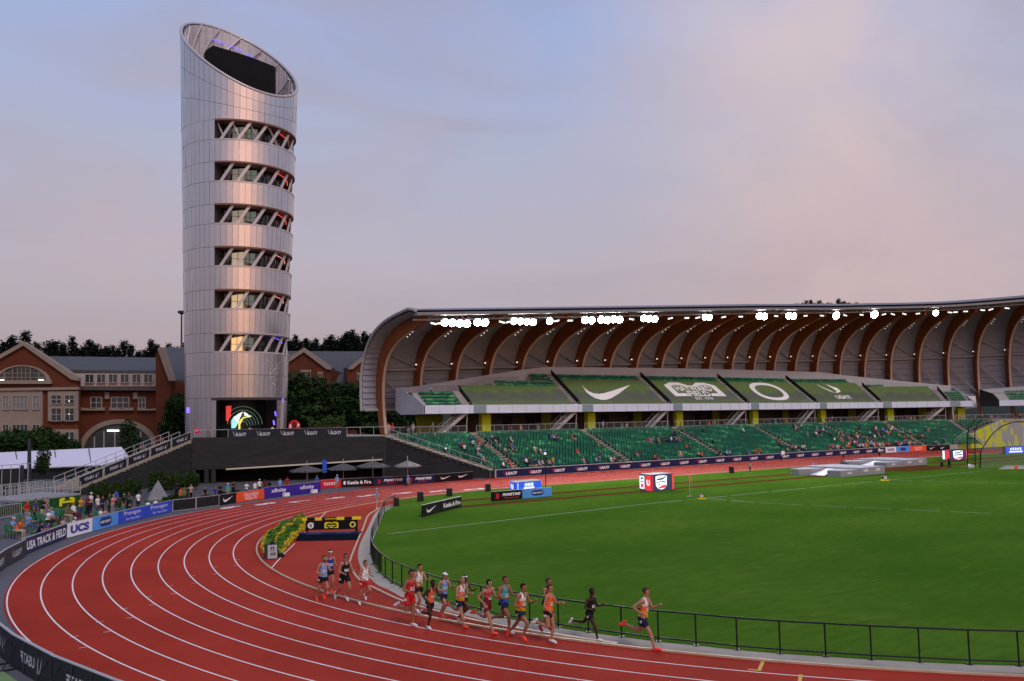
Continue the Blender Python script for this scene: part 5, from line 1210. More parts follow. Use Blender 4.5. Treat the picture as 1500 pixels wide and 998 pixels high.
shrub('shrub','bright green bushes on the plaza behind the round red sign',[(452,641),(480,640.5),(505,640)],3.0,260,.26,2,z0=5.05,dep=2.)
b=None
# ------------------------------------------------------------------ flower bed, lap sign, water jump
Le=[(390,819),(382.5,803),(387,787),(408,771),(430,762.5),(441,760.5)]; Re=[(411,816),(420,803),(432,790),(444,778),(449,770),(449,763)]
fb=thing('flower_bed',G(410,795),'green bed edged with yellow flowers inside the track bend','flower bed')
def bedpt(t,a):
    i=min(4,int(t*5)); f=t*5-i
    l=G(*Le[i]).lerp(G(*Le[i+1]),f); r=G(*Re[i]).lerp(G(*Re[i+1]),f); return l.lerp(r,a)
P_=[];Y_=[]
FLW=mat('yellow blossom',(.62,.45,.015),.6,var=.15); 
for _ in range(11000):
    t=vr.random()**.9; a=vr.random(); p=bedpt(t,a); h=.50*(1-.75*abs(2*a-1)**3)*(.75+.25*math.sin(t*31+a*9))
    yel=a<.13 or a>.86 or (.44<a<.58 and t>.15)
    z_=h*(1-.7*vr.random()**2); 
    if yel and vr.random()<.8: Y_.append((p+Vector((0,0,min(h,.42)*(.5+.6*vr.random()))),0))
    else: P_.append((p+Vector((0,0,z_)),2 if vr.random()<.5 else 1 if vr.random()<.75 else 0))
BEDL=[mat('bed leaf dark',(.035,.10,.014),.7,spec=.1),mat('bed leaf',(.06,.16,.022),.7,spec=.1),mat('bed leaf bright',(.10,.23,.03),.7,spec=.1)]
b=MB(); leafmesh(b,P_,.16); b.build('foliage',BEDL,fb); b=MB(); leafmesh(b,Y_,.15); tag(b.build('blossoms',FLW,fb),kind='stuff')
b=MB(); ed=[bedpt(i/20,0) for i in range(21)]+[bedpt(1-i/20,1) for i in range(21)]; b.add([p+Vector((0,0,.02)) for p in ed],[tuple(range(len(ed)))]); b.build('soil',mat('dark soil',(.02,.03,.012),.9),fb)
p=G(399,819.5); ex=HR.copy(); ex=(ex*.96+HF*.28).normalized(); n_=ex.cross(Vector((0,0,1))); up=(Vector((0,0,1))-n_*.25).normalized()
lp=thing('lap_counter',p,'grey lap counter sign with dark digits standing before the flower bed','sign'); b=MB(); b.obox(p+up*.38-n_*.1,ex*.235,n_*.10,up*.34); b.build('case',mat('grey sign face',(.34,.35,.37),.5),lp)
b=MB(); b.obox(p+up*.38-n_*.18-ex*.06,ex*.34,n_*.08,up*.38); b.lathe(p-n_*.2+up*.78,[(.1,-.02),(.12,.06),(.05,.14)],10); b.build('frame',IRON,lp); b=MB()
BARS(0,0,.22,.15,2)(b,p+up*.57+n_*.005,ex,up,1,1); BARS(0,0,.26,.05,4)(b,p+up*.43+n_*.005,ex,up,1,1); BARS(.03,0,.28,.16,3)(b,p+up*.27+n_*.005,ex,up,1,1); b.build('digits',IRON,lp)
b=MB(); b.lathe(G(411.5,816),[(.05,0),(.20,.02),(.22,.10),(.10,.22)],10); tag(b.build('cable_reel',IRON),'small black cable reel on the red track beside the lap sign','reel')
# barrier over the water jump
q0,q1=G(447.5,783.5),G(523.5,781.5); ex=(q1-q0).normalized(); n_=ex.cross(Vector((0,0,1))); Wd=(q1-q0).length
hb=thing('water_jump_barrier',(q0+q1)/2,'black and yellow steeplechase barrier with a black advertising panel','barrier')
z1=.95; c=(q0+q1)/2
b=MB(); segs=[(-.07,.03,1),(.03,.185,0),(.185,.315,1),(.315,.60,0),(.60,.75,1),(.75,.90,0),(.90,1.07,1)]
for a0,a1,k in segs: b.obox(q0.lerp(q1,(a0+a1)/2)+Vector((0,0,z1)),ex*(Wd*(a1-a0)/2),n_*.065,Vector((0,0,.085)),k)
b.build('beam',[BLACK,YEL],hb)
for t in (.02,.98):
    b=MB(); a=q0.lerp(q1,t); b.bar(a-n_*.1,a+Vector((0,0,z1-.06))-n_*.1,.12); b.bar(a-n_*.5+Vector((0,0,.05)),a+n_*.45+Vector((0,0,.05)),.1); b.build('leg',IRON,hb)
b=MB(); b.obox(c+Vector((0,0,.565)),ex*(Wd*.47),n_*.02,Vector((0,0,.285))); pn=b.build('panel',BLACK,hb)
b=MB(); o=c+n_*.028+Vector((0,0,.56))
def emb(b,o,ex,ey,w,h):
    for pts in ([(0,0),(.13,.1),(.13,.66),(.26,.84),(.24,1),(.10,.98),(0,.8)],[(1,0),(.87,.1),(.87,.66),(.74,.84),(.76,1),(.90,.98),(1,.8)],[(.24,1),(.26,.84),(.40,.80),(.5,.62),(.5,.78),(.40,.98)],[(.76,1),(.74,.84),(.60,.80),(.5,.62),(.5,.78),(.60,.98)],[(0,0),(.30,0),(.26,.14),(.13,.12)],[(1,0),(.70,0),(.74,.14),(.87,.12)],[(.22,.34),(.78,.34),(.78,.56),(.5,.44),(.22,.56)],[(.36,.06),(.64,.06),(.64,.24),(.36,.24)]): put_poly(b,pts,o,ex,ey,w,h)
emb(b,o,ex,Vector((0,0,1)),.86,.38); b.build('emblem',mat('yellow emblem',srgb(225,215,30),.6,var=0),pn)
for t in (-.40,.41):
    b=MB(); oo=o+ex*(Wd*t); k=16; b.add([oo+ex*(.19*math.cos(2*PI*i/k))+Vector((0,0,.19*math.sin(2*PI*i/k))) for i in range(k)]+[oo+ex*(.10*math.cos(2*PI*i/k))+Vector((0,0,.115*math.sin(2*PI*i/k))) for i in range(k)],[(i,(i+1)%k,(i+1)%k+k,i+k) for i in range(k)]); (b.quad(oo-ex*.15-Vector((0,0,.09)),oo-ex*.08-Vector((0,0,.12)),oo+ex*.2+Vector((0,0,.19)),oo+ex*.13+Vector((0,0,.17))) if t<0 else None); b.build('round_emblem',TWHITE if t<0 else mat('pale yellow emblem',(.75,.62,.12),.6,var=0),pn)
b=MB(); BARS(0,0,.80,.07,9)(b,c+n_*.07+Vector((0,0,z1)),ex,Vector((0,0,1)),1,1); b.build('lettering',mat('yellow emblem',srgb(225,215,30),.6,var=0),hb)
wp=[G(436.5,783.5,.0),G(530,781.5,.0),G(526,791.5),G(433,793)]
b=MB(); b.add([p+Vector((0,0,.012)) for p in wp],[(0,1,2,3)]); tag(b.build('water',mat('dark pit water',(.008,.010,.018),.9,var=.2,spec=0.),org=wp[0]),kind='structure')
wr=thing('water_pit_rim',wp[0],'blue padded rim along the far edge of the water pit below the barrier','rim'); ee=(wp[1]-wp[0]); b=MB(); b.bar(wp[0]+n_*.14+Vector((0,0,.08)),wp[1]+n_*.14+Vector((0,0,.08)),.16,.13); b.build('pad',mat('blue pad',(.015,.03,.10),.4,var=.1),wr); b=MB(); put_text(b,'TOYOTA',wp[0].lerp(wp[1],.25)+n_*.225+Vector((0,0,.08)),ee.normalized(),Vector((0,0,1)),.9,.08,0,.02); put_text(b,'TOYOTA',wp[0].lerp(wp[1],.72)+n_*.225+Vector((0,0,.08)),ee.normalized(),Vector((0,0,1)),.9,.08,0,.02); b.build('lettering',mat('faded lettering',(.12,.16,.28),.6,var=0),wr)
# ------------------------------------------------------------------ boards, screens and boxes on the infield
board('field_board','black infield board with a white swoosh beside the track curve',G(619,758),G(645,751),.82,BLACK,[(SW(0,0,.55,.5),TWHITE)])
board('field_board','black Kettle & Fire infield board beside the runway',G(645.3,751),G(676,743.2),.82,BLACK,[(T('Kettle & Fire',.8,.42,.04,0,.03),TWHITE)])
board('field_board','black infield board with red chevrons reading Primetime',G(720,735),G(765,731.2),.78,BLACK,[(T('PRIMETIME',.60,.30,.15,.1,.03,.25),TWHITE),(both(CHEV(-.30,0,.14,.6),BARS(.15,-.27,.5,.10,10)),TRED)])
board('field_board','light blue infield board with a navy county badge',G(765.5,731),G(808.6,727),.78,LBLUE,[(RR(0,0,.4,.6),mat('badge navy',srgb(24,52,110),.5,var=0)),(T('LANE COUNTY',.34,.2,0,0,.03),TWHITE)])
SCB=mat('blue screen',(.02,.05,.3),.4,var=0,emit=(.02,.10,.75),es=.8); SCW=mat('white screen text',(.5,.5,.5),.4,var=0,emit=(.8,.88,1),es=1.0); SCN=mat('navy screen',(.02,.025,.05),.4,var=0,emit=(.03,.035,.075),es=.9); SCR=mat('red screen',(.5,.02,.02),.4,var=0,emit=(.75,.04,.05),es=.9)
def screen(label,pl,pm,pr,h,fm,fl):
    r=thing('led_screen',G(*pm),label,'screen'); a,c_,e=G(*pl),G(*pm),G(*pr); back_=a+(e-c_); b=MB(); b.prism([a,c_,e,back_],(0,0,h)); b.build('cabinet',mat('screen cabinet',(.03,.03,.035),.5),r)
    for (p,q),ds in (((a,c_),fl),((c_,e),fm)):
        ex=(q-p).normalized(); n_=ex.cross(Vector((0,0,1))); b=MB(); w=(q-p).length; o=(p+q)/2+Vector((0,0,h/2))+n_*.02; b.obox(o,ex*(w/2-.03),n_*.01,Vector((0,0,h/2-.03))); b.build('display',ds[0],r)
        for i,(fn,m) in enumerate(ds[1:]): 
            b=MB(); fn(b,o+n_*(.016+.003*i),ex,Vector((0,0,1)),w,h); b.build('picture',m,r)
    return r
def RECT(dx,dy,w,h): return lambda b,c,ex,ey,W_,H_: put_poly(b,[(0,0),(1,0),(1,1),(0,1)],c+ex*(dx*W_)+ey*(dy*H_),ex,ey,w*W_,h*H_)
def POLY(pts,dx,dy,w,h): return lambda b,c,ex,ey,W_,H_: put_poly(b,pts,c+ex*(dx*W_)+ey*(dy*H_),ex,ey,w*W_,h*H_)
def SHIELD(dx,dy,w,h): return lambda b,c,ex,ey,W_,H_: put_poly(b,[(.5,0),(.8,.08),(.97,.3),(1,.95),(.75,1),(.25,1),(0,.95),(.03,.3),(.2,.08)],c+ex*(dx*W_)+ey*(dy*H_),ex,ey,w*W_,h*H_)
screen('glowing blue screen cube on the grass by the far straight',(747,718.5),(754.5,721.5),(793,718),.92,(SCB,(both(BARS(.02,.20,.34,.34,6),RECT(.02,-.13,.40,.16),BARS(.02,-.34,.12,.12,2)),SCW),(RECT(-.40,0,.02,.8),SCW)),(SCB,(T('U',.5,.5,0,0,.06),SCW)))
screen('navy screen box with a white shield and red stripes on the grass',(937,718.2),(955,720.5),(987,717.5),1.55,(SCN,(RECT(-.485,0,.03,.92),SCR),(RECT(.46,0,.08,.92),SCR),(SHIELD(-.08,0,.52,.84),SCW),(both(POLY([(.06,.80),(.60,.84),(.95,.98),(.95,.88),(.60,.70),(.06,.70)],-.08,0,.46,.80),POLY([(.04,.56),(.96,.62),(.96,.55),(.04,.50)],-.08,0,.46,.80),POLY([(.18,.36),(.3,.40),(.42,.36),(.3,.28)],-.08,0,.46,.80)),SCN),(POLY([(.10,.10),(.30,.05),(.92,.12),(.97,.34),(.60,.28)],-.08,0,.46,.80),SCR)),(SCN,(RECT(.25,0,.48,.92),SCR),(both(RECT(-.26,0,.40,.78),T('U',.26,.35,.25,0,.05)),SCW),(both(RECT(-.26,.24,.2,.10),RECT(-.24,.06,.24,.06)),SCN),(RECT(-.26,-.2,.2,.2),SCR)))
screen('navy screen box with a white shield beside the throwing cage',(1381,674.3),(1392,675.3),(1417.5,673.8),1.5,(SCN,(RECT(.46,0,.08,.92),SCR),(SHIELD(-.05,0,.56,.84),SCW),(both(POLY([(.06,.80),(.60,.84),(.95,.98),(.95,.88),(.60,.70),(.06,.70)],-.05,0,.5,.80),POLY([(.04,.56),(.96,.62),(.96,.50),(.04,.46)],-.05,0,.5,.80)),SCN),(POLY([(.10,.10),(.30,.05),(.92,.12),(.97,.34),(.60,.28)],-.05,0,.5,.80),SCR)),(SCN,(RECT(.2,0,.55,.92),SCR),(RECT(-.3,0,.3,.8),SCW)))
screen('bright blue screen cut by the right frame edge beyond the cage',(1469,664.8),(1473,665.6),(1530,663.),1.15,(SCB,(both(BARS(-.24,.18,.30,.34,5),RECT(-.24,-.2,.34,.2),T('U',.1,.4,.2,0,.06)),SCW)),(mat('dark screen side',(.05,.06,.08),.5),))
for i,(u,v,w,h,l_) in enumerate(((581,741.5,8,12,'black loudspeaker box at the start of the black railing'),(616,734.5,10,13.5,'black loudspeaker box behind the swoosh field board'),(658.5,727,9.5,11.5,'black loudspeaker box on the grass, third along the far curve'),(715,720,8.3,10.8,'black loudspeaker box left of the blue screen cube'),(1072,693.3,6.5,9.5,'black loudspeaker box on the grass far right along the straight'))):
    p=G(u,v); dd=P(p)[2]; m_=dd/FO; r=thing('loudspeaker',p,l_,'loudspeaker'); ww,hh=w*m_*.85,h*m_; e1=(HR*.95+HF*.3).normalized(); e2=Vector((-e1.y,e1.x,0)); b=MB()
    b.prism([p-e1*ww/2-e2*.22,p+e1*ww/2-e2*.22,p+e1*ww/2*.92-e2*.12+Vector((0,0,hh)),p-e1*ww/2*.92-e2*.12+Vector((0,0,hh))],e2*.42); b.build('cabinet',RUBBER,r)
    b=MB(); b.prism([p+e1*(ww/2*x)-e2*(.235-.10*y)+Vector((0,0,hh*y)) for x,y in ((-.8,.06),(.8,.06),(.74,.94),(-.74,.94))],-e2*.015); b.build('grille',mat('speaker grille',(.008,.008,.009),.6,var=.3,vs=30),r)
for u,v,t,l_ in ((1027.5,731.5,'50','yellow footed black distance marker just right of the orange ribboned post'),(1296.5,704.5,'25','yellow footed black distance marker before the grey landing mats')):
    p=G(u,v); m_=P(p)[2]/FO; r=thing('distance_marker',p,l_,'marker'); e1=HR.copy(); b=MB(); b.prism([p-e1*5*m_-HF*.25,p+e1*5*m_-HF*.25,p+e1*5*m_+HF*.25,p-e1*5*m_+HF*.25],(0,0,2.*m_)); b.build('foot',YEL,r)
    b=MB(); b.prism([p+e1*(x*m_)+Vector((0,0,y*m_))-HF*.1 for x,y in ((-4,2),(4,2),(3.6,7.),(2.4,8),(-2.4,8),(-3.6,7))],HF*.12); b.build('plate',BLACK,r); b=MB(); put_text(b,t,p-HF*.11+Vector((0,0,4.9*m_)),e1,Vector((0,0,1)),5.6*m_,4.4*m_,0,.04); b.build('digits',TWHITE,r)
# posts on the grass
p=G(1010.5,727.5); r=thing('wind_standard',p,'thin white post with an orange ribbon near the 50 marker','post'); b=MB(); b.tube([p,p+Vector((0,0,1.85))],.025,6); b.bar(p-HR*.25+Vector((0,0,.03)),p+HR*.2+Vector((0,0,.03)),.08,.04); b.build('post',WHITE,r); b=MB(); b.prism([p+Vector((0,0,1.8)),p+HR*.22+Vector((0,0,1.78)),p+HR*.24+Vector((0,0,1.2)),p+HR*.12+Vector((0,0,1.25))],HF*.02); b.build('ribbon',mat('orange ribbon',(.7,.2,.02),.7),r)
for (u,v0,v1,l_) in ((799.6,716,665,'thin black pole with a small white lamp behind the blue screen cube'),(653.5,700,657,'thin black pole with a small white lamp before the dark end wall')):
    p=G(u,v0); r=thing('camera_pole',p,l_,'pole'); t_=D(u,v1,P(p)[2]); b=MB(); b.tube([p,upz(p,t_.z)],.045,6); b.lathe(p,[(.25,0),(.25,.04),(.06,.08)],8); b.build('shaft',IRON,r); b=MB(); b.lathe(upz(p,t_.z),[(.04,-.1),(.11,-.06),(.12,.06),(.04,.12)],8); b.build('lamp',mat('small lamp',(.7,.7,.7),.4,var=0,emit=(1,1,1),es=.7),r)
# landing mats
MATG=mat('grey mat cover',(.25,.25,.27),.7,var=.1,vs=.8); MATT=mat('pale mat top',(.36,.36,.39),.7,var=.1,vs=.6)
def vault(x0,y0,x1,y1,h,label):
    r=thing('landing_mat',((x0+x1)/2,(y0+y1)/2,0),label,'landing mat'); xm=x0+(x1-x0)*.42; ym=(y0+y1)/2
    def pad(name,poly,h_,inset=.12):
        b=MB(); n=len(poly); c=sum((Vector((*q,0)) for q in poly),Vector())/n
        lo=[Vector((*q,0)) for q in poly]; mid=[Vector((*q,h_-.07)) for q in poly]; hi=[Vector((*q,h_)).lerp(Vector((c.x,c.y,h_)),.03) for q in poly]
        b.add(lo+mid+hi,[(i,(i+1)%n,(i+1)%n+n,i+n) for i in range(n)]+[(i+n,(i+1)%n+n,(i+1)%n+2*n,i+2*n) for i in range(n)]); b.add(hi,[tuple(range(n))],1); return b.build(name,[MATG,MATT],r)
    mp_=pad('main_pad',[(xm,y0),(x1,y0),(x1,y1),(xm,y1)],h)
    pad('front_pad',[(x0+.4,y0+.2),(xm-.03,y0),(xm-.03,ym-.6),(x0+1.2,ym-1.1),(x0,y0+1.6)],h*.82); pad('front_pad',[(x0,y1-1.6),(x0+1.2,ym+1.1),(xm-.03,ym+.6),(xm-.03,y1),(x0+.4,y1-.2)],h*.82)
    b=MB(); b.add([(x0+.7,ym-1.,.06),(x0+.7,ym+1.,.06),(xm-.03,ym+.6,h*.8),(xm-.03,ym-.6,h*.8)],[(0,1,2,3)]); b.build('slope_cover',WHITEV,r)
    b=MB()
    for x in (xm+(x1-xm)*.25,xm+(x1-xm)*.72): put_text(b,'UCS',Vector((x,y0-.012,h*.62)),Vector((1,0,0)),Vector((0,0,1)),.85,.26,0,.05,.2)
    put_text(b,'UCS',Vector((x0+1.9,y0+.085,h*.45)),Vector((1,-.08,0)).normalized(),Vector((0,0,1)),.7,.22,0,.05,.2); b.build('lettering',TWHITE,mp_)
vault(33.0,21.3,41.5,28.2,.85,'grey pole vault landing mat on the grass nearest the camera'); vault(50.5,26.8,60.,33.6,.80,'grey pole vault landing mat farther along by the straight')
# throwing cage
cg=thing('throwing_cage',G(1430,687),'tall black throwing cage with pale see-through netting at the right','cage')
def DD(u,v): return D(u,v,107.)
b=None
def pole(px,r_=.065,name='pole'):
    b=MB(); pts=[DD(*q) for q in px]; b.tube(pts,r_,6); b.build(name,IRON,cg)
pole([(1417,686),(1417,638),(1420,626),(1427,616),(1436,610)]); pole([(1428.5,688),(1428,634),(1431,623),(1437,614),(1444,608)]); pole([(1436,686),(1436.5,661),(1443,650),(1455,634),(1468,624),(1482,619),(1492,617.5),(1512,620)],.07)
b=MB(); b.tube([DD(1417,642),DD(1428,642)],.07,5); b.tube([DD(1417,661),DD(1428,664)],.06,5); b.build('crossbar',IRON,cg)
NET=mat('pale netting',(.30,.32,.30),.9,var=0,alpha=.20)
b=MB(); b.add([DD(*q) for q in ((1436,686),(1436.5,661),(1443,650),(1455,634),(1468,624),(1482,619),(1492,617.5),(1530,622),(1530,690))],[tuple(range(9))]); b.build('net',NET,cg)
b=MB(); leafmesh(b,[(DD(1423+vr.gauss(0,3),684.5+vr.gauss(0,1.2)),0) for _ in range(40)],.55); b.build('gathered_net',WHITEV,cg)
tag(sheet('throwing_circle_pad',[G(1462,688),G(1530,687),G(1530,681.5),G(1473,682.5)],.020,CONC),kind='structure')
p=G(1489,687.5); b=MB(); b.lathe(p,[(.28,0),(.28,.05),(.17,.06),(.12,.3),(.05,.6)],12); tag(b.build('traffic_cone',mat('orange cone',(.75,.10,.03),.5)),'small orange cone standing by the pale throwing pad','cone')
# camera tripod
p=G(1236,683); r=thing('tripod',p,'thin black tripod standing between the two landing mats','tripod'); 
for k in range(3): b=MB(); a=k*2.1; b.bar(p+Vector((.5*math.cos(a),.5*math.sin(a),0)),p+Vector((0,0,1.3)),.05); b.build('leg',IRON,r)
b=MB(); b.box(p+Vector((0,0,1.4)),(.3,.25,.22),.6); b.build('camera_body',IRON,r)
# ------------------------------------------------------------------ patio umbrellas, pyramid, round sign, small things by the plaza
UM=bpy.data.materials.new('zebra canvas'); UM.use_nodes=True; un=UM.node_tree; ub=un.nodes['Principled BSDF']; ub.inputs['Roughness'].default_value=.7
t_=un.nodes.new('ShaderNodeTexCoord'); wv=un.nodes.new('ShaderNodeTexWave'); wv.inputs['Scale'].default_value=1.1; wv.inputs['Distortion'].default_value=6.; wv.inputs['Detail'].default_value=1.; un.links.new(t_.outputs['Object'],wv.inputs['Vector']); r_=un.nodes.new('ShaderNodeValToRGB'); r_.color_ramp.interpolation='CONSTANT'; r_.color_ramp.elements[0].color=(.03,.03,.03,1); r_.color_ramp.elements[1].position=.45; r_.color_ramp.elements[1].color=(.11,.105,.10,1); un.links.new(wv.outputs['Fac'],r_.inputs[0]); un.links.new(r_.outputs[0],ub.inputs['Base Color'])  # umbrella canvas darkened: the overhang's shade is put into its colours
UL=['zebra patterned patio umbrella nearest the tower side','zebra patterned patio umbrella, second from the tower side','zebra patterned patio umbrella, third from the tower side']
for i,(u,v,w,pat) in enumerate(((449.5,689,52,1),(503,686,50,1),(546,682.5,52,1),(597,681.8,40,0))):
    t_=D(u,v,95.); m_=95./FO; R_=w*m_/2; r=thing('patio_umbrella',upz(t_,0),UL[i] if pat else 'plain pale patio umbrella before the dark end wall','umbrella'); b=MB(); c=t_; n=8
    rimp=[c+Vector((R_*math.cos(2*PI*k/n+.3),R_*math.sin(2*PI*k/n+.3),-.05)) for k in range(n)]; top=c+Vector((0,0,.55))
    for k in range(n): b.add([rimp[k],rimp[(k+1)%n],top],[(0,1,2)]); b.quad(rimp[k],rimp[(k+1)%n],rimp[(k+1)%n]-Vector((0,0,.12)),rimp[k]-Vector((0,0,.12)))
    b.build('canopy',UM if pat else mat('pale canvas',(.19,.18,.165),.7),r); b=MB(); b.tube([upz(t_,0),c+Vector((0,0,1.0))],.04,6); b.build('pole',STEEL,r); b=MB(); b.lathe(upz(t_,0),[(.4,0),(.4,.08),(.06,.12)],10); b.build('base',IRON,r)
p=WP(475.5,688,.6); p=upz(p,0); r=thing('blue_banner',p,'blue upright banner between the zebra umbrellas','banner'); b=MB(); b.prism([p+wd*(-.25)+Vector((0,0,.9)),p+wd*.25+Vector((0,0,.9)),p+wd*.25+Vector((0,0,2.4)),p-wd*.25+Vector((0,0,2.4))],wn*.05); b.build('cloth',mat('bright blue cloth',(.02,.10,.60),.6),r); b=MB(); b.tube([p,p+Vector((0,0,2.5))],.03,5); b.build('pole',IRON,r)
c0=G(231,735); b=MB(); e1=(HR*.9+HF*.44).normalized(); e2=Vector((-e1.y,e1.x,0)); w=.95; ap=c0+Vector((0,0,1.95)); q=[c0-e1*w-e2*w,c0+e1*w-e2*w,c0+e1*w+e2*w,c0-e1*w+e2*w]
r=thing('stone_pyramid',c0,'grey stone pyramid with small dark lettering behind the white shirted man','monument'); b.add([x+Vector((0,0,.18)) for x in q]+[ap],[(0,1,4),(1,2,4),(2,3,4),(3,0,4)]); b.build('pyramid',mat('grey stone',(.17,.175,.185),.6,var=.15,vs=1.5),r); b=MB(); b.prism([x*1 for x in [c0-e1*1.05-e2*1.05,c0+e1*1.05-e2*1.05,c0+e1*1.05+e2*1.05,c0-e1*1.05+e2*1.05]],(0,0,.17)); b.build('plinth',PAVE,r)
p=D(431,640,110.); p.z=5.05; m_=110/FO; e1=HR.copy(); c=p+Vector((0,0,1.15)); r=thing('round_sign',p,'red round sign with letters S and P and a yellow shirted figure cut-out','sign')
b=MB(); b.prism([c+e1*(9*m_*math.cos(2*PI*k/10))+Vector((0,0,.15+10.5*m_*math.sin(2*PI*k/10))) for k in range(10)],HF*.08); b.build('disc',REDV,r)
b=MB(); put_text(b,'S',c-e1*5.8*m_-HF*.01+Vector((0,0,.25)),e1,Vector((0,0,1)),3.2*m_,5*m_,0,.06); put_text(b,'P',c+e1*6.2*m_-HF*.01+Vector((0,0,.35)),e1,Vector((0,0,1)),3.*m_,5*m_,0,.06); b.build('lettering',TWHITE,r)
b=MB(); b.prism([c+e1*x*m_+Vector((0,0,y*m_))-HF*.04 for x,y in ((-7.5,-13),(7.5,-13),(6.5,-6),(3,-3),(-3,-3),(-7,-6))],HF*.05); b.build('yellow_shirt',mat('cut-out yellow',(.55,.36,.03),.6),r)
b=MB(); b.prism([c+e1*(3.1*m_*math.cos(2*PI*k/12))+Vector((0,0,(4.5+5.3*math.sin(2*PI*k/12))*m_))-HF*.05 for k in range(12)],HF*.05); b.prism([c+e1*x*m_+Vector((0,0,y*m_))-HF*.05 for x,y in ((-1.6,-5),(1.6,-5),(1.4,1),(-1.4,1))],HF*.04); b.build('head',mat('cut-out brown',(.055,.025,.015),.6),r)
p=upz(WP(288.5,640,-.35),5.05); r=thing('red_sign',p,'small bright red square sign at the head of the staircase','sign'); b=MB(); b.obox(p+Vector((0,0,1.05)),HR*.33,HF*.03,Vector((0,0,.33))); b.build('plate',mat('pink red sign',(.75,.03,.10),.5),r); b=MB(); b.tube([p,p+Vector((0,0,.75))],.04,5); b.build('post',STEEL,r)
b=MB(); b.obox(p+Vector((0,0,1.05))-HF*.034,HR*.22,HF*.002,Vector((0,0,.06))); b.build('pale_stripe',mat('pale pink',(.8,.4,.45),.6),r)
# steel barrier at the left, green cover at the frame edge, small frame by the seats
a_,c_=G(-6,762),G(31,757.5); r=thing('crowd_barrier',a_,'grey steel crowd barrier at the far left behind the seats','barrier'); b=MB()
for z in (.12,1.05): b.tube([a_+Vector((0,0,z)),c_+Vector((0,0,z))],.03,5)
for k in range(15): q=a_.lerp(c_,k/14); b.tube([q+Vector((0,0,.12 if 0<k<14 else 0)),q+Vector((0,0,1.05))],.03 if k in (0,14) else .014,5)
b.build('bars',STEEL,r)
GCOV=mat('pale green cover',(.15,.23,.085),.7,var=.15,vs=.8)
gv=thing('green_cover',D(5,815,48),'pale green padded cover at the left edge behind the dark board','cover'); b=MB(); a__=ang(G(5,802,.9)); cc=Vector((50.5*math.cos(rad(a__)),50.5*math.sin(rad(a__)),0))
N1,N2=12,8
for i in range(N1):
    for j in range(N2):
        f=lambda i,j:(cc+(HR*math.cos(2*PI*i/N1)*1.45+HF*math.sin(2*PI*i/N1)*1.2)*math.cos(PI/2*j/N2)+Vector((0,0,.15+1.05*math.sin(PI/2*j/N2)+.05*math.sin(i*2.2+j)))); b.quad(f(i,j),f(i+1,j),f(i+1,j+1),f(i,j+1))
b.build('padding',GCOV,gv,True)
b=MB(); p1,p2=G(-5,1010),G(30,1010); 
q=Vector((Rb*1.02*math.cos(rad(196)),Rb*1.02*math.sin(rad(196)),0))
gs=MB(); 
for i in range(14):
    a0,a1=188+i*2.,190+i*2.; r0_,r1_=48.95,50.6; f=lambda a,r:Vector((r*math.cos(rad(a)),r*math.sin(rad(a)),.02)); gs.quad(f(a0,r0_),f(a1,r0_),f(a1,r1_),f(a0,r1_))
tag(gs.build('grass_verge',mat('pale verge grass',(.17,.26,.10),.8,var=.15,vs=2.),org=(0,0,0)),kind='structure')
# ------------------------------------------------------------------ people
def body_joints(po):
    g=lambda k,d=0.: rad(po.get(k,d))
    J={}; lean=g('lean'); H=Vector((0,0,0)); sp=Vector((math.sin(lean),0,math.cos(lean))); fw=Vector((math.cos(lean),0,-math.sin(lean))); J['sp']=sp; J['fw']=fw
    J['pel']=H; J['neck']=H+sp*.53
    hl=lean+g('hp'); hy=g('hy'); hs=Vector((math.sin(hl*.5),0,math.cos(hl*.5))); J['headc']=J['neck']+hs*.175+fw*.025; 
    hf=Vector((math.cos(hl*.5)*math.cos(hy),math.sin(hy),-math.sin(hl*.5)*math.cos(hy))).normalized(); J['hf']=hf; J['hs']=hs; J['hl']=hs.cross(hf).normalized()
    tw=g('tw')
    for s,y in (('L',1),('R',-1)):
        a=g('ab'+s,g('ab')*0 and 0 or 0)
        hip=H+Vector((0,.092*y,-.02)); th=g('h'+s); kn=g('k'+s); pf=g('p'+s,rad(0)*0)
        ab=rad(po.get('ab',2.))
        d1=Vector((math.sin(th),math.sin(ab)*y*.6,-math.cos(th))).normalized(); k=hip+d1*.43
        sh=th-kn; d2=Vector((math.sin(sh),-.02*y,-math.cos(sh))).normalized(); an=k+d2*.42
        fa=sh-g('p'+s); fd=Vector((math.cos(fa),.06*y,math.sin(fa))).normalized(); fn=Vector((-math.sin(fa),0,math.cos(fa)))
        J['hip'+s],J['knee'+s],J['ank'+s]=hip,k,an; J['heel'+s]=an-fd*.055-fn*.055; J['toe'+s]=an+fd*.19-fn*.062; J['ball'+s]=an+fd*.13-fn*.055
        shp=H+sp*.475+Vector((math.sin(tw)*y*.185*-1,.185*y*math.cos(tw),0)); ua=lean*.5+g('s'+s); aa=g('a'+s,rad(10)); el=g('e'+s); ai=g('i'+s,rad(12))
        du=Vector((math.sin(ua)*math.cos(aa),math.sin(aa)*y,-math.cos(ua)*math.cos(aa))).normalized(); e=shp+du*.295
        fa2=ua+el; df=Vector((math.sin(fa2)*math.cos(ai),-math.sin(ai)*y,-math.cos(fa2)*math.cos(ai))).normalized(); w=e+df*.255
        J['sho'+s],J['elb'+s],J['wri'+s]=shp,e,w; J['hand'+s]=w+df*.085; J['df'+s]=df; J['du'+s]=du
    return J
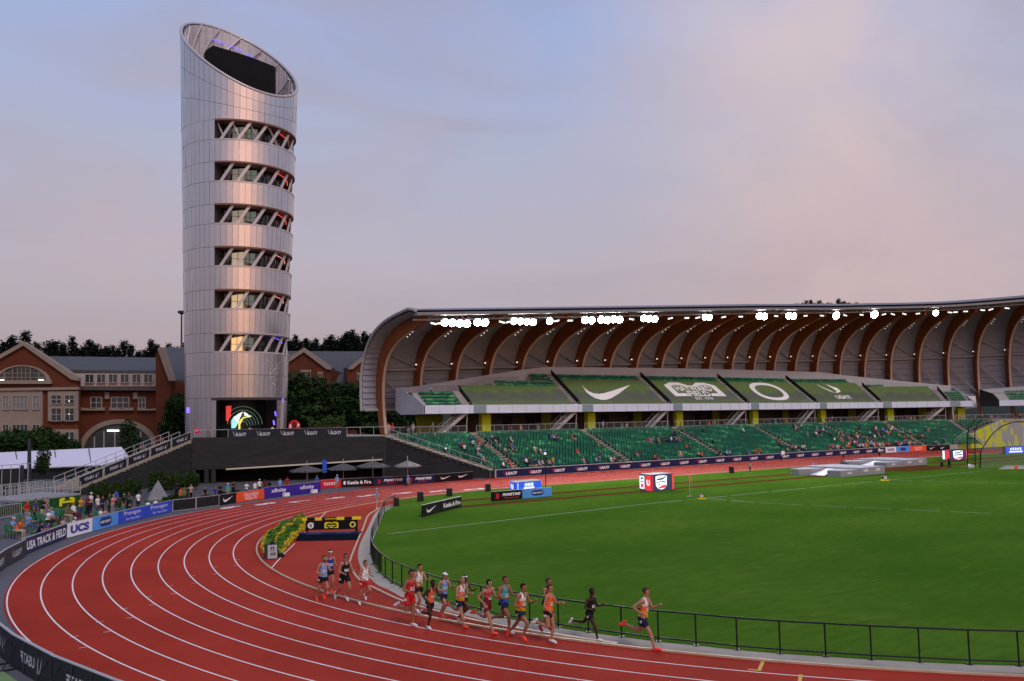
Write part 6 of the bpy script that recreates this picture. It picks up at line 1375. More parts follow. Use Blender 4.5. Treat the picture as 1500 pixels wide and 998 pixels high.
def ellip(b,c,ax,ay,az,n=10,m=8):
    c=Vector(c); base=len(b.v)
    for j in range(m+1):
        t=PI*j/m
        for i in range(n): a=2*PI*i/n; b.v.append(tuple(c+ax*(math.sin(t)*math.cos(a))+ay*(math.sin(t)*math.sin(a))+az*math.cos(t)))
    for j in range(m):
        for i in range(n):
            p=base+j*n+i; q=base+j*n+(i+1)%n; b.f.append((p,q,q+n,p+n)); b.m.append(0)
def ring_tube(b,sts,ex,ey,n=14):            # stations (centre, half x, half y)
    base=len(b.v)
    for c,hx,hy in sts:
        for i in range(n): a=2*PI*i/n; b.v.append(tuple(c+ex*(hx*math.cos(a))+ey*(hy*math.sin(a))))
    for j in range(len(sts)-1):
        for i in range(n): p=base+j*n+i; q=base+j*n+(i+1)%n; b.f.append((p,q,q+n,p+n)); b.m.append(0)
    b.f.append(tuple(base+i for i in range(n-1,-1,-1))); b.m.append(0); e=base+(len(sts)-1)*n; b.f.append(tuple(e+i for i in range(n))); b.m.append(0)
def body_mesh(po,vox=.014,fem=False,fat=1.):
    J=body_joints(po); b=MB(); sp,fw=J['sp'],J['fw']; Yv=Vector((0,1,0)); H=J['pel']
    T=[(-.115,.085,.075),(-.06,.148,.105),(.03,.165 if fem else .158,.115),(.14,.150,.104),(.26,.125 if fem else .136,.093),(.36,.128 if fem else .140,.096),(.44,.145,.106),(.475,.12,.09),(.52,.07,.068),(.56,.056,.058)]
    ring_tube(b,[(H+sp*h+fw*(.012*math.sin(PI*min(1,max(0,h)/.5))),w*fat,d*fat) for h,w,d in T],Yv,fw)
    nb=J['neck']-sp*.05; b.tube([nb,J['neck']+ (J['headc']-J['neck'])*.45,J['headc']-J['hs']*.04],[.062,.054,.052],10)
    hc,hf,hs,hl=J['headc'],J['hf'],J['hs'],J['hl']
    ellip(b,hc+hs*.018,hf*.098,hl*.077,hs*.102,14,10); ellip(b,hc+hf*.030-hs*.055,hf*.062,hl*.056,hs*.062,12,8); ellip(b,hc+hf*.062-hs*.092,hf*.028,hl*.03,hs*.024,8,6)
    b.tube([hc+hf*.085+hs*.016,hc+hf*.112-hs*.018,hc+hf*.094-hs*.030],[.010,.016,.012],6)
    for y in (1,-1): ellip(b,hc+hl*(.078*y)-hf*.005-hs*.002,hf*.018,hl*.012,hs*.030,6,5); ellip(b,hc+hf*.078+hl*.032*y+hs*.032,hf*.018,hl*.026,hs*.011,6,5)
    for s,y in (('L',1),('R',-1)):
        h,k,a=J['hip'+s],J['knee'+s],J['ank'+s]; f=fat**.7
        b.tube([h+Vector((0,-.012*y,.05)),h.lerp(k,.12),h.lerp(k,.4),h.lerp(k,.75),k,k.lerp(a,.06)],[.085*f,.092*f,.082*f,.064*f,.057,.054],10)
        ellip(b,h-fw*.045+Vector((0,.0,.02)),fw*.075*f,Yv*.075*f,sp*.085*f)
        cb=(k-h).cross(Yv).normalized(); 
        d=(a-k).normalized(); bkv=d.cross(Yv).normalized(); bkv=-bkv if bkv.dot(fw)>0 and False else bkv
        back_=Yv.cross(d).normalized()
        b.tube([k,k.lerp(a,.18)+back_*-.0,k.lerp(a,.34),k.lerp(a,.62),a],[.054,.056,.055,.042,.036],10)
        ellip(b,k.lerp(a,.28)+(d.cross(Yv))*.018,d*.10,Yv*.045,d.cross(Yv)*.045)
        ring=[(J['heel'+s]+Vector((0,0,.012)),.036),(a-Vector((0,0,.02)),.040),(J['ball'+s]+ (a-J['ball'+s])*.12,.042),(J['toe'+s]+(a-J['toe'+s])*.06,.030)]
        b.tube([p for p,_ in ring],[r for _,r in ring],10); ellip(b,J['heel'+s]+(a-J['heel'+s])*.25,fw*.04,Yv*.034,sp*.038); b.tube([J['heel'+s],J['ball'+s],J['toe'+s]],[.030,.036,.026],8)
        so,e,w=J['sho'+s],J['elb'+s],J['wri'+s]
        b.tube([H+sp*.45+Yv*(.06*y),so.lerp(H+sp*.46,.25),so],[.05,.062,.060],10); ellip(b,so-sp*.012,fw*.062,Yv*.058,sp*.07)
        b.tube([so,so.lerp(e,.35),so.lerp(e,.75),e],[.056,.050*f,.042,.038],10); b.tube([e,e.lerp(w,.28),e.lerp(w,.7),w],[.038,.041,.031,.025],10)
        df=J['df'+s]; pn=df.cross(Yv); pn=pn.normalized() if pn.length>.1 else fw; lt=df.cross(pn).normalized()
        ellip(b,w+df*.05,df*.052,pn*.040,lt*.020)
        J['pn'+s],J['lt'+s]=pn,lt
        if vox<=.016:                        # five curled fingers and a thumb from the side of the palm
            for q in range(4):
                o=(q-1.5)*.019; L_=(.036,.042,.040,.032)[q]; p0=w+df*.082+pn*o; cur=-lt*y
                b.tube([p0-df*.03,p0+df*.008,p0+df*L_*.8+cur*.014,p0+df*L_*.75+cur*.038,p0+df*.012+cur*.045],[.010,.010,.0095,.009,.008],6)
            b.tube([w+df*.03+pn*.03,w+df*.05+pn*.046-lt*y*.016,w+df*.082+pn*.040-lt*y*.030],[.013,.011,.009],6)
    me=bpy.data.meshes.new('tmp'); me.from_pydata(b.v,[],b.f); o=bpy.data.objects.new('tmp',me); COL.objects.link(o)
    m=o.modifiers.new('r','REMESH'); m.mode='VOXEL'; m.voxel_size=vox
    m=o.modifiers.new('s','SMOOTH'); m.iterations=2; m.factor=.5
    dg=bpy.context.evaluated_depsgraph_get(); ev=o.evaluated_get(dg); em_=ev.to_mesh()
    V=np.zeros(len(em_.vertices)*3); em_.vertices.foreach_get('co',V); V=V.reshape(-1,3); Nn=np.zeros(len(em_.vertices)*3); em_.vertices.foreach_get('normal',Nn); Nn=Nn.reshape(-1,3)
    Fs=np.array([tuple(p.vertices) for p in em_.polygons if len(p.vertices)==4]); ev.to_mesh_clear(); bpy.data.objects.remove(o); bpy.data.meshes.remove(me)
    segs=[('torso',H-sp*.1,J['neck']-sp*.03,.13),('neck',J['neck']-sp*.02,hc-hs*.08,.055),('head',hc-hs*.06,hc+hs*.05,.095)]
    for s in 'LR': segs+=[('thigh'+s,J['hip'+s],J['knee'+s],.075),('shank'+s,J['knee'+s],J['ank'+s],.045),('foot'+s,J['heel'+s]*.7+J['ank'+s]*.3,J['toe'+s],.045),('uarm'+s,J['sho'+s],J['elb'+s],.05),('farm'+s,J['elb'+s],J['wri'+s],.036),('hand'+s,J['wri'+s],J['wri'+s]+J['df'+s]*.14,.04)]
    best=np.full(len(V),9.); idx=np.zeros(len(V),int); tt=np.zeros(len(V))
    for q,(n,a,c,r) in enumerate(segs):
        a,c=np.array(a),np.array(c); d=c-a; t=np.clip(((V-a)@d)/(d@d),0,1); ds=np.linalg.norm(V-(a+t[:,None]*d),axis=1)-r
        k=ds<best; best[k]=ds[k]; idx[k]=q; tt[k]=t[k]
    names=[q[0] for q in segs]; reg={n:(idx==q) for q,n in enumerate(names)}
    hT=(V-np.array(H))@np.array(sp); lat=V[:,1]; frw=(V-np.array(H))@np.array(fw)
    return dict(V=V,N=Nn,F=Fs,reg=reg,t=tt,hT=hT,lat=lat,frw=frw,J=J,hd=V-np.array(hc),po=po)
def low_point(B): return B['V'][:,2].min()
def sub_mesh(B,mask,off,name,mats,parent,fmat=None,allv=True,smooth=True):
    F=B['F']; fm=mask[F].all(1) if allv else mask[F].any(1); F2=F[fm]
    if len(F2)==0: return None
    used,inv=np.unique(F2,return_inverse=True); o=off(used) if callable(off) else np.full(len(used),off)
    V=B['V'][used]+B['N'][used]*o[:,None]
    me=bpy.data.meshes.new(name); me.from_pydata(V.tolist(),[],inv.reshape(F2.shape).tolist())
    for m in (mats if isinstance(mats,(list,tuple)) else [mats]): me.materials.append(m)
    if fmat is not None: me.polygons.foreach_set('material_index',[int(x) for x in fmat(F2)])
    me.polygons.foreach_set('use_smooth',[smooth]*len(F2)); me.update(); ob=bpy.data.objects.new(name,me); COL.objects.link(ob); ob.parent=parent; LOC[ob.name]=Vector((0,0,0)); return ob
def masks(B,shorts=.45,sleeve=0.,singlet=True):
    r=B['reg']; t=B['t']; hT,lat=B['hT'],np.abs(B['lat'])
    top=(r['torso']&(hT>.015)); 
    for s in 'LR': top|=(r['thigh'+s]&(hT>.03)&(t<.02))
    if sleeve>0:
        for s in 'LR': top|=r['uarm'+s]&(t<sleeve)
        if sleeve>1.:
            for s in 'LR': top|=r['uarm'+s]|(r['farm'+s]&(t<.93))
        top|=(r['neck']&(hT<.50))
    else: top&=((hT<.40)|(lat<.145-.55*(hT-.40)))&((hT<.44)|((lat>.045)|(hT<.445+.0)))
    sh=(r['torso']&(hT<=.045))
    for s in 'LR':
        sh|=r['thigh'+s]&(t<shorts)
        if shorts>1: sh|=r['thigh'+s]|(r['shank'+s]&(t<.94))
    hd=B['hd']; J=B['J']; f=hd@np.array(J['hf']); u=hd@np.array(J['hs']); l=hd@np.array(J['hl'])
    hair=r['head']&((u>.062)|((u>-.02-.35*(f+.02))&(f<.022)))&~((f>.055)&(u<.070))
    foot={s:(r['foot'+s]|(r['shank'+s]&(t>.97))) for s in 'LR'}
    return top,sh,hair,foot,(f,u,l)
SK={'fair':mat('fair skin',(.38,.185,.115),.55,var=.06,vs=6),'tan':mat('tan skin',(.28,.125,.068),.55,var=.06,vs=6),'brown':mat('brown skin',(.10,.045,.026),.5,var=.06,vs=6),'dark':mat('dark skin',(.045,.022,.015),.45,var=.06,vs=6)}
EYE=mat('eye dark',(.02,.015,.012),.3,var=0); LIP=mat('lip',(.26,.10,.08),.5,var=0)
def cm(name,c,rough=.85): return mat(name,c,rough,var=.10,vs=8,spec=.15)
CL={'white':cm('white cloth',(.68,.68,.68)),'black':cm('black cloth',(.013,.013,.016)),'navy':cm('navy cloth',(.012,.018,.05)),'red':cm('red cloth',(.50,.022,.022)),'orange':cm('orange cloth',(.72,.12,.025)),'coral':cm('coral cloth',(.60,.13,.06)),'yellow':cm('amber cloth',(.62,.29,.015)),'pale yellow':cm('pale yellow cloth',(.62,.48,.12)),'light blue':cm('light blue cloth',(.17,.32,.60)),'blue':cm('blue cloth',(.03,.10,.42)),'royal':cm('royal cloth',(.02,.04,.28)),'teal':cm('teal cloth',(.06,.32,.34)),'maroon':cm('maroon cloth',(.14,.014,.026)),'pinkred':cm('rose cloth',(.42,.05,.075)),'grey':cm('grey cloth',(.24,.24,.25)),'dark green':cm('dark green cloth',(.015,.05,.03)),'green':cm('green cloth',(.03,.20,.06)),'khaki':cm('khaki cloth',(.33,.27,.18)),'olive':cm('olive cloth',(.15,.14,.05)),'pink':cm('pink cloth',(.55,.25,.25)),'brown':cm('brown cloth',(.10,.055,.03)),'denim':cm('denim cloth',(.05,.08,.16)),'beige':cm('beige cloth',(.40,.33,.25)),'purple':cm('purple cloth',(.10,.04,.22))}
HR_={'dark':cm('dark hair',(.012,.009,.008),.6),'brown':cm('brown hair',(.05,.026,.013),.6),'blond':cm('blond hair',(.26,.15,.055),.6),'grey':cm('grey hair',(.32,.31,.30),.6),'red':cm('auburn hair',(.13,.045,.02),.6)}
SHO={'red':mat('red orange shoe',(.80,.06,.03),.4,var=.1),'white':mat('white shoe',(.62,.62,.62),.45,var=.1),'grey':mat('grey shoe',(.25,.25,.25),.5),'black':mat('black shoe',(.02,.02,.02),.5),'maroon':mat('maroon shoe',(.25,.02,.03),.45)}
def person(label,po,skin='fair',hair='brown',top=(('white',9.),),shorts='black',slen=.42,shoes='white',bib=True,sleeve=0.,cap=None,band=None,vox=.014,fem=False,fat=1.,loose=.02,beard=False,cat='person',group=None,sash=None,glasses=False,longhair=False,bald=False):
    B=body_mesh(po,vox,fem,fat); B['V'][:,2]-=low_point(B); z0=B['V'][:,2].min()
    dz_=B['V'][:,2].min()
    root=thing('person',(0,0,0),label,cat,group); mk_top,mk_sh,mk_hair,mk_foot,(f,u,l)=masks(B,slen,sleeve)
    hd=B['reg']['head']|B['reg']['neck']
    if vox<=.016:
        eye=hd&(np.abs(np.abs(l)-.033)<.014)&(np.abs(u-.016)<.010)&(f>.06); lip=hd&(np.abs(l)<.024)&(np.abs(u+.060)<.009)&(f>.055)
        def fm(F2): return np.where(eye[F2].sum(1)>=2,1,np.where(lip[F2].sum(1)>=2,2,0))
    else: fm=None
    bodyo=sub_mesh(B,np.ones(len(B['V']),bool),0.,'body',[SK[skin],EYE,LIP],root,fm)
    hT=B['hT']; mats=[CL[c] for c,_ in top]; lim=[x for _,x in top]
    if sash: mats.append(CL[sash])
    def tm(F2):
        h=hT[F2].mean(1); m=np.zeros(len(F2),int)
        for i in range(len(lim)-1,-1,-1): m[h<lim[i]]=i if True else 0
        for i,x in enumerate(lim): pass
        out=np.full(len(F2),len(lim)-1)
        for i in range(len(lim)-1,-1,-1): out[h<lim[i]]=i
        if sash:
            lt=B['lat'][F2].mean(1); fr=B['frw'][F2].mean(1); out[(np.abs(h-.28-lt*1.3)<.05)&(fr>0)]=len(lim)
        return out
    rw=np.random.RandomState(abs(hash(label))%1000 if False else len(label))
    def toff(ix): h=hT[ix]; return .007+.004*np.sin(h*40+B['lat'][ix]*22)+.014*np.clip((.16-h)/.16,0,1)*(1 if not sleeve else 1.4)+(.008 if sleeve else 0)
    sub_mesh(B,mk_top,toff,'singlet' if not sleeve else 'shirt',mats,root,tm)
    t=B['t']
    def soff(ix): th=np.maximum(B['reg']['thighL'][ix],B['reg']['thighR'][ix]); return .010+loose*th*t[ix]/max(slen,.3)*(slen<=1)+.003*np.sin(B['V'][ix,2]*60+B['V'][ix,0]*35)
    sub_mesh(B,mk_sh,soff,'shorts' if slen<1 else 'trousers',CL[shorts],root)
    for s in 'LR': sub_mesh(B,mk_foot[s],.008,'shoe',SHO[shoes],root)
    if not bald:
        hn=lambda ix: (.014+.007*np.sin(B['V'][ix,0]*170)*np.sin(B['V'][ix,1]*150+B['V'][ix,2]*140))*(1. if not longhair else 1.7)
        sub_mesh(B,mk_hair if not longhair else (mk_hair|((B['reg']['neck']|B['reg']['head'])&(f<-.03)&(u>-.16))),hn,'hair',HR_[hair],root)
    if beard: sub_mesh(B,hd&(u<-.045)&(u>-.13)&(f>.0)&~((np.abs(l)<.02)&(np.abs(u+.06)<.01)),.006,'beard',HR_[hair],root)
    if cap:
        sub_mesh(B,hd&(u>.052),.024,'cap',CL[cap],root); J=B['J']; zz=Vector((0,0,-float(dz_)))
        c=Vector(np.array(J['headc']))+J['hf']*.10+J['hs']*.058; b=MB(); 
        sh_=Vector((0,0,float(B['V'][:,2].min())))
        lowz=B.get('shift',0); ellip(b,c+Vector((0,0,B['shiftz'] if 'shiftz' in B else 0)),J['hf']*.075,J['hl']*.07,J['hs']*.008,10,6)
        B['capb']=(b,)
    if band: sub_mesh(B,hd&(np.abs(u-.058)<.020),.018,'headband',CL[band],root)
    if glasses: sub_mesh(B,hd&(np.abs(u-.018)<.016)&(f>.045)&(np.abs(l)<.07),.010,'sunglasses',CL['black'],root)
    if bib:
        w=B['reg']['torso']&(B['frw']>.02)&(np.abs(B['lat'])<.085)&(np.abs(hT-.245)<.055)
        o=sub_mesh(B,w,.026,'race_bib',CL['white'],root)
        w2=w&(np.abs(B['lat'])<.062)&(np.abs(hT-.255)<.020); sub_mesh(B,w2,.031,'bib_print',CL['black'],o) if o else None
        y=-1; hipn=(B['reg']['thighR'])&(t>.08)&(t<.26)&(np.abs(B['frw'])<.05)&(B['lat']<-.13); sub_mesh(B,hipn,.03,'hip_number',CL['white'],root)
    B['root']=root; return root,B
_bm=body_mesh
def body_mesh(po,vox=.014,fem=False,fat=1.):
    B=_bm(po,vox,fem,fat); B['shiftz']=-B['V'][:,2].min(); return B
def cap_fix(root,B,cap):
    b=B['capb'][0]; me=bpy.data.meshes.new('cap_peak'); me.from_pydata(b.v,[],b.f); me.materials.append(CL[cap]); o=bpy.data.objects.new('cap_peak',me); COL.objects.link(o); o.parent=[c for c in root.children if c.name.startswith('cap')][0]
def place_runner(root,B,u,v,vh,face,foot,uh=None):
    """stance foot on the ground at pixel u,v; scaled so the head top reaches vh; face = heading angle"""
    g=G(u,v); V=B['V']; J=B['J']; ca,sa=math.cos(face),math.sin(face)
    ft=J['ball'+foot]+Vector((0,0,B['shiftz'])); top=V[V[:,2].argmax()]
    lo,hi=.7,1.35
    for _ in range(30):
        s=(lo+hi)/2; x,y=(top[0]-ft.x)*s,(top[1]-ft.y)*s; p=g+Vector((x*ca-y*sa,x*sa+y*ca,top[2]*s))
        if P(p)[1]>vh: lo=s
        else: hi=s
    s=max(.9,min(1.12,s)); root.scale=(s,)*3; root.rotation_euler=(0,0,face); root.location=g-Vector(((ft.x*ca-ft.y*sa)*s,(ft.x*sa+ft.y*ca)*s,0)); return s
def tang(u,v,extra=0): p=G(u,v); return math.atan2(p.y,p.x)+PI/2+rad(extra)
def RP(F,hF,kF,hB,kB,lean=7,sF=-45,eF=95,sB=20,eB=95,pF=0,pB=45,hy=0,hp=0):
    """F = leg in front; the arm of that side swings back"""
    O='L' if F=='R' else 'R'
    return {'lean':lean,'h'+F:hF,'k'+F:kF,'h'+O:hB,'k'+O:kB,'p'+F:pF,'p'+O:pB,'s'+F:sF,'e'+F:eF,'s'+O:sB,'e'+O:eB,'aL':16,'aR':16,'iL':22,'iR':22,'tw':-8 if F=='R' else 8,'hy':hy,'hp':hp}
WOY=(('yellow',.20),('orange',.335),('white',9.))
RUN=[
 ('leading runner in white, orange and yellow singlet with navy shorts and orange shoes',RP('R',32,16,-24,88,8,-58,100,18,95,6,35),(966,955,861,'R',0),dict(skin='fair',hair='brown',top=WOY,shorts='navy',slen=.58,loose=.008,shoes='red')),
 ('second runner, in all black with white shoes, alone between leader and orange singlet',RP('R',30,18,-42,48,6,-18,92,12,90,0,35),(881,941,862,'R',0),dict(skin='dark',hair='dark',top=(('black',9.),),shorts='black',slen=.40,shoes='white')),
 ('runner in bright orange singlet and tiny black shorts, third in the race',RP('L',14,24,4,112,4,25,70,-14,55,0,30),(813,943,856,'L',0),dict(skin='fair',hair='brown',top=(('orange',9.),),shorts='black',slen=.16,shoes='white')),
 ('runner in black crossed-back singlet beside the orange singlet, fist near his chin',RP('R',46,72,-10,22,6,18,128,-30,90,0,20),(794,927,847,'L',0),dict(skin='tan',hair='brown',top=(('black',9.),),shorts='black',slen=.42,shoes='maroon')),
 ('runner in white and orange singlet with navy shorts pushing off a red shoe',RP('R',46,72,-30,14,8,-22,100,15,95,0,55),(743,934,855,'L',0),dict(skin='tan',hair='dark',top=WOY,shorts='navy',slen=.42,shoes='red')),
 ('runner in teal and blue singlet with dark shorts behind the maroon kit',RP('R',36,36,-16,62,4,-6,95,15,85,0,30),(751,929,844,'R',0),dict(skin='tan',hair='brown',top=(('blue',.16),('teal',9.)),shorts='navy',slen=.38,shoes='white')),
 ('runner in maroon singlet and maroon shorts with white and red shoes',RP('R',26,12,-22,84,7,-48,82,15,92,0,40),(727,932,849,'R',0),dict(skin='fair',hair='dark',top=(('maroon',.26),('pinkred',9.)),shorts='maroon',slen=.40,shoes='red')),
 ('runner with a white headband and white singlet crossed by a black sash',RP('R',50,96,-8,30,5,-15,95,22,85,0,35),(672,913,842,'L',0),dict(skin='brown',hair='dark',top=(('white',9.),),shorts='black',slen=.46,shoes='white',band='white',sash='black',beard=True)),
 ('runner in white singlet with orange and yellow hem, front of the middle pack',RP('R',20,8,-36,72,7,2,98,5,95,0,40),(684,922,846,'R',0),dict(skin='fair',hair='blond',top=WOY,shorts='navy',slen=.44,shoes='red')),
 ('runner in a white cap and grey blue top half hidden behind the coral singlet',RP('R',30,58,-8,24,6,-15,95,15,95,0,20),(646,906,842,'L',0),dict(skin='fair',hair='brown',top=(('light blue',9.),),shorts='navy',slen=.40,shoes='red',cap='white')),
 ('runner in a coral singlet and black shorts leaning forward, elbow drawn back',RP('R',16,34,-10,82,13,-45,70,12,95,0,35),(630,923,850,'R',0),dict(skin='dark',hair='dark',top=(('coral',9.),),shorts='black',slen=.38,shoes='white')),
 ('tall runner in a white and pale yellow singlet behind the all red kit',RP('R',28,56,-6,14,5,-10,95,12,95,0,20),(613,900,826.5,'L',0),dict(skin='fair',hair='dark',top=(('pale yellow',.22),('white',9.)),shorts='black',slen=.40,shoes='white')),
 ('runner in an all red singlet and red shorts, one foot kicked up behind',RP('L',5,6,-6,102,5,15,100,-22,105,0,40),(609,918,835,'L',0),dict(skin='tan',hair='dark',top=(('red',9.),),shorts='red',slen=.55,shoes='white')),
 ('runner in a white singlet and loose red shorts, first behind the pack gap',RP('L',36,92,-13,12,3,10,80,-12,75,0,10),(527,887,821,'R',0),dict(skin='fair',hair='dark',top=(('white',9.),),shorts='red',slen=.50,shoes='white')),
 ('runner in black singlet, black shorts and sunglasses among the trailing group',RP('L',28,62,-18,34,8,5,85,-15,85,0,30),(491,879,811,'R',0),dict(skin='fair',hair='brown',top=(('black',9.),),shorts='black',slen=.50,shoes='white',glasses=True)),
 ('runner in dark blue singlet with a pale headband hidden behind the bearded runner',RP('L',18,44,-4,14,5,0,95,-15,95,0,10),(478,872,806,'R',0),dict(skin='fair',hair='dark',top=(('royal',9.),),shorts='black',slen=.40,shoes='red',band='white')),
 ('bearded runner in light blue singlet and black shorts with red shoes, last of the race',RP('L',24,70,-16,16,5,8,95,-18,90,0,25),(464,882,814,'R',0),dict(skin='fair',hair='brown',top=(('light blue',9.),),shorts='black',slen=.42,shoes='red',beard=True)),
]
for lab,po,(u,v,vh,ft,ex_),kw in RUN:
    r,B=person(lab,po,group='runners in the race',**kw)
    if kw.get('cap'): cap_fix(r,B,kw['cap'])
    if kw.get('cap'): pass
    place_runner(r,B,u,v,vh,tang(u,v,ex_),ft)
# ------------------------------------------------------------------ officials and spectators that can be told apart
ST={'stand':dict(lean=1,hL=1,hR=-1,kL=2,kR=2,sL=3,sR=-2,eL=12,eR=14,aL=9,aR=9,iL=4,iR=4),
    'cross':dict(lean=0,hL=0,hR=0,kL=2,kR=2,sL=14,sR=14,eL=92,eR=88,aL=14,aR=14,iL=58,iR=58),
    'phone':dict(lean=2,hL=2,hR=-2,kL=2,kR=2,sL=38,sR=42,eL=98,eR=96,aL=8,aR=8,iL=28,iR=28),
    'hips':dict(lean=0,hL=0,hR=0,kL=0,kR=2,sL=-22,sR=-22,eL=78,eR=78,aL=34,aR=34,iL=48,iR=48),
    'walk':dict(lean=3,hL=18,kL=8,hR=-16,kR=14,pR=15,sL=-15,sR=16,eL=20,eR=22,aL=8,aR=8),
    'sit':dict(lean=8,hL=84,hR=84,kL=86,kR=82,sL=26,sR=26,eL=52,eR=52,aL=10,aR=10,iL=18,iR=18,ab=8),
    'sitback':dict(lean=-10,hL=78,hR=78,kL=74,kR=70,sL=14,sR=20,eL=70,eR=60,aL=12,aR=12,iL=35,iR=30,ab=9),
    'sitfwd':dict(lean=24,hL=88,hR=86,kL=92,kR=90,sL=32,sR=30,eL=62,eR=64,aL=12,aR=12,iL=30,iR=30,ab=10),
    'crouch':dict(lean=30,hL=105,hR=95,kL=125,kR=130,pR=30,pL=10,sL=50,sR=50,eL=70,eR=70,aL=8,aR=8,iL=25,iR=25)}
PRO={}
def proto(pose,vox,fem,cap,long_):
    k=(pose,vox,fem,cap,long_)
    if k not in PRO:
        r,B=person('x',ST[pose],top=(('white',9.),),shorts='navy',slen=2. if not long_=='shorts' else .55,bib=False,sleeve=.62,vox=vox,fem=fem,fat=1.04,cap='white' if cap else None,longhair=fem,loose=.01)
        if cap: cap_fix(r,B,'white')
        PRO[k]=(r,B,[0])
    return PRO[k]
def setm(o,m):
    if o.material_slots: o.material_slots[0].link='OBJECT'; o.material_slots[0].material=m
def spectator(label,pose,loc,face,sc,skin,hair,top,bottom,shoes='grey',cap=None,fem=False,long_='long',group=None,vox=.022):
    r,B,cnt=proto(pose,vox,fem,bool(cap),long_)
    o=r if cnt[0]==0 else copytree(r); cnt[0]+=1
    o.location=loc; o.rotation_euler=(0,0,face); o.scale=(sc,)*3; tag(o,label,'person',group)
    for c in o.children:
        n=c.name.split('.')[0]
        if n=='body': setm(c,SK[skin])
        elif n in('shirt','singlet'): setm(c,CL[top])
        elif n in('trousers','shorts'): setm(c,CL[bottom])
        elif n=='shoe': setm(c,SHO[shoes])
        elif n=='hair': setm(c,HR_[hair])
        elif n=='cap' and cap:
            setm(c,CL[cap]); [setm(d,CL[cap]) for d in c.children]
    return o
def toward(p,q): return math.atan2(q.y-p.y,q.x-p.x)
def standing(label,u,vh,pose,skin,hair,top,bottom,sc=.93,look=None,**k):
    h=1.76*sc; p=G(u,vh,h); p.z=0; q=look or Vector((-8,8,0)); f=toward(p,q)+rad(k.pop('turn',0)); return spectator(label,pose,p,f,sc,skin,hair,top,bottom,**k)
def seated(label,u,vh,pose,skin,hair,top,bottom,sc=.95,**k):
    hh={'sit':1.30,'sitback':1.28,'sitfwd':1.26}[pose]*sc; p=G(u,vh,hh)
    if math.hypot(p.x,p.y)<49.5 and p.x<-20: sc*=.84; p=G(u,vh,hh*.84)
    q=p.normalized() if 0 else Vector((p.x,p.y,0)).normalized(); rr=max(49.45,math.hypot(p.x,p.y)); p=q*rr; f=toward(p,Vector((-6,4,0)))+rad(k.pop('turn',0)); spectator(label,pose,p,f,sc,skin,hair,top,bottom,**k); return p,f
SP=[('woman in a red floral top standing behind the left seats',40,733.5,'hips','fair','blond','red','grey',dict(fem=True,sc=.98)),
 ('standing man in a black top and pale trousers near the yellow emblem panel',63,730,'phone','fair','brown','black','beige',dict(sc=1.)),
 ('standing person in a grey shirt just behind the man in black',68.5,727,'stand','fair','grey','grey','grey',dict(sc=.98)),
 ('person in a black and red jersey standing by the bushes',128.5,725.5,'phone','tan','dark','maroon','black',dict(sc=.98)),
 ('person in a white cap standing at the foot of the staircase',133,722,'stand','fair','brown','white','black',dict(cap='white',sc=.98)),
 ('woman in a dark green top standing left of the blue shirted man',160,723.5,'stand','fair','brown','dark green','dark green',dict(fem=True)),
 ('woman in a pink top standing close beside the green one',165.5,725,'phone','fair','blond','pink','grey',dict(fem=True)),
 ('man in a bright blue shirt seen from behind by the bushes',170.5,717.5,'stand','fair','dark','blue','black',dict(turn=170)),
 ('man in dark green standing left of the white T-shirt',188,721.5,'phone','tan','brown','dark green','black',{}),
 ('man in a plain white T-shirt and navy shorts before the grey pyramid',202.5,720.5,'stand','brown','dark','white','navy',dict(long_='shorts')),
 ('person in an orange jacket beside the dark statue',265,714.5,'stand','fair','brown','orange','black',dict(sc=.86)),
 ('person in a green top in the group by the dark statue',269,715,'phone','fair','blond','green','dark green',dict(sc=.86,fem=True)),
 ('person in black in the group by the dark statue',274,714,'stand','tan','dark','black','black',dict(sc=.86)),
 ('person in a beige patterned shirt and black trousers right of the group',279.5,709.5,'phone','fair','brown','beige','black',dict(sc=.92)),
 ('child in a black vest leaning over the dark mesh fence',300.5,714,'stand','fair','blond','black','black',dict(sc=.78)),
 ('person in a royal blue shirt behind the dark mesh fence',315,713.5,'stand','fair','red','royal','navy',dict(sc=.82)),
 ('person in black with folded arms behind the small swoosh board',322.5,709,'cross','tan','dark','black','black',dict(sc=.86)),
 ('person in a white cap and green patterned shirt behind the swoosh board',333.5,708.5,'stand','fair','grey','teal','grey',dict(cap='white',sc=.86)),
 ('tall man in a dark vest above the orange board corner',342,705.5,'phone','tan','dark','black','black',dict(sc=.9)),
 ('person in white behind the orange board',361,706.5,'phone','fair','brown','white','black',dict(sc=.84)),
 ('person in a white shirt at the right end of the orange board',373.5,705.5,'stand','fair','dark','white','black',dict(sc=.84)),
 ('person in white and cap where orange and purple boards meet',380,702.5,'stand','tan','dark','white','navy',dict(cap='white',sc=.86)),
 ('person in a maroon jersey behind the first purple board',388,702.5,'cross','brown','dark','maroon','black',dict(sc=.84)),
 ('person in black behind the first purple board',394.5,704,'stand','brown','dark','black','black',dict(sc=.8)),
 ('person in a light blue shirt behind the purple boards',410,701,'stand','tan','dark','light blue','black',dict(sc=.84)),
 ('person in bright red behind the second purple board',420.5,698.5,'phone','brown','dark','red','red',dict(sc=.86)),
 ('official in navy behind the end of the purple boards',464,696.5,'stand','fair','brown','blue','navy',dict(sc=.84)),
 ('man in a dark jersey standing behind the light blue county board',150,727,'cross','tan','dark','navy','black',{}),('woman in white standing by the bushes left of the green top',143,726,'stand','fair','blond','white','denim',dict(fem=True)),('man in a grey cap and black shirt standing behind the bright blue board',181,724,'stand','tan','dark','black','grey',dict(cap='grey')),('person in yellow standing at the back between emblem panel and staircase',118,728,'phone','fair','brown','yellow','denim',{}),('woman in purple standing behind the seats left of the man in black',52,732,'stand','fair','dark','purple','black',dict(fem=True)),
 ]
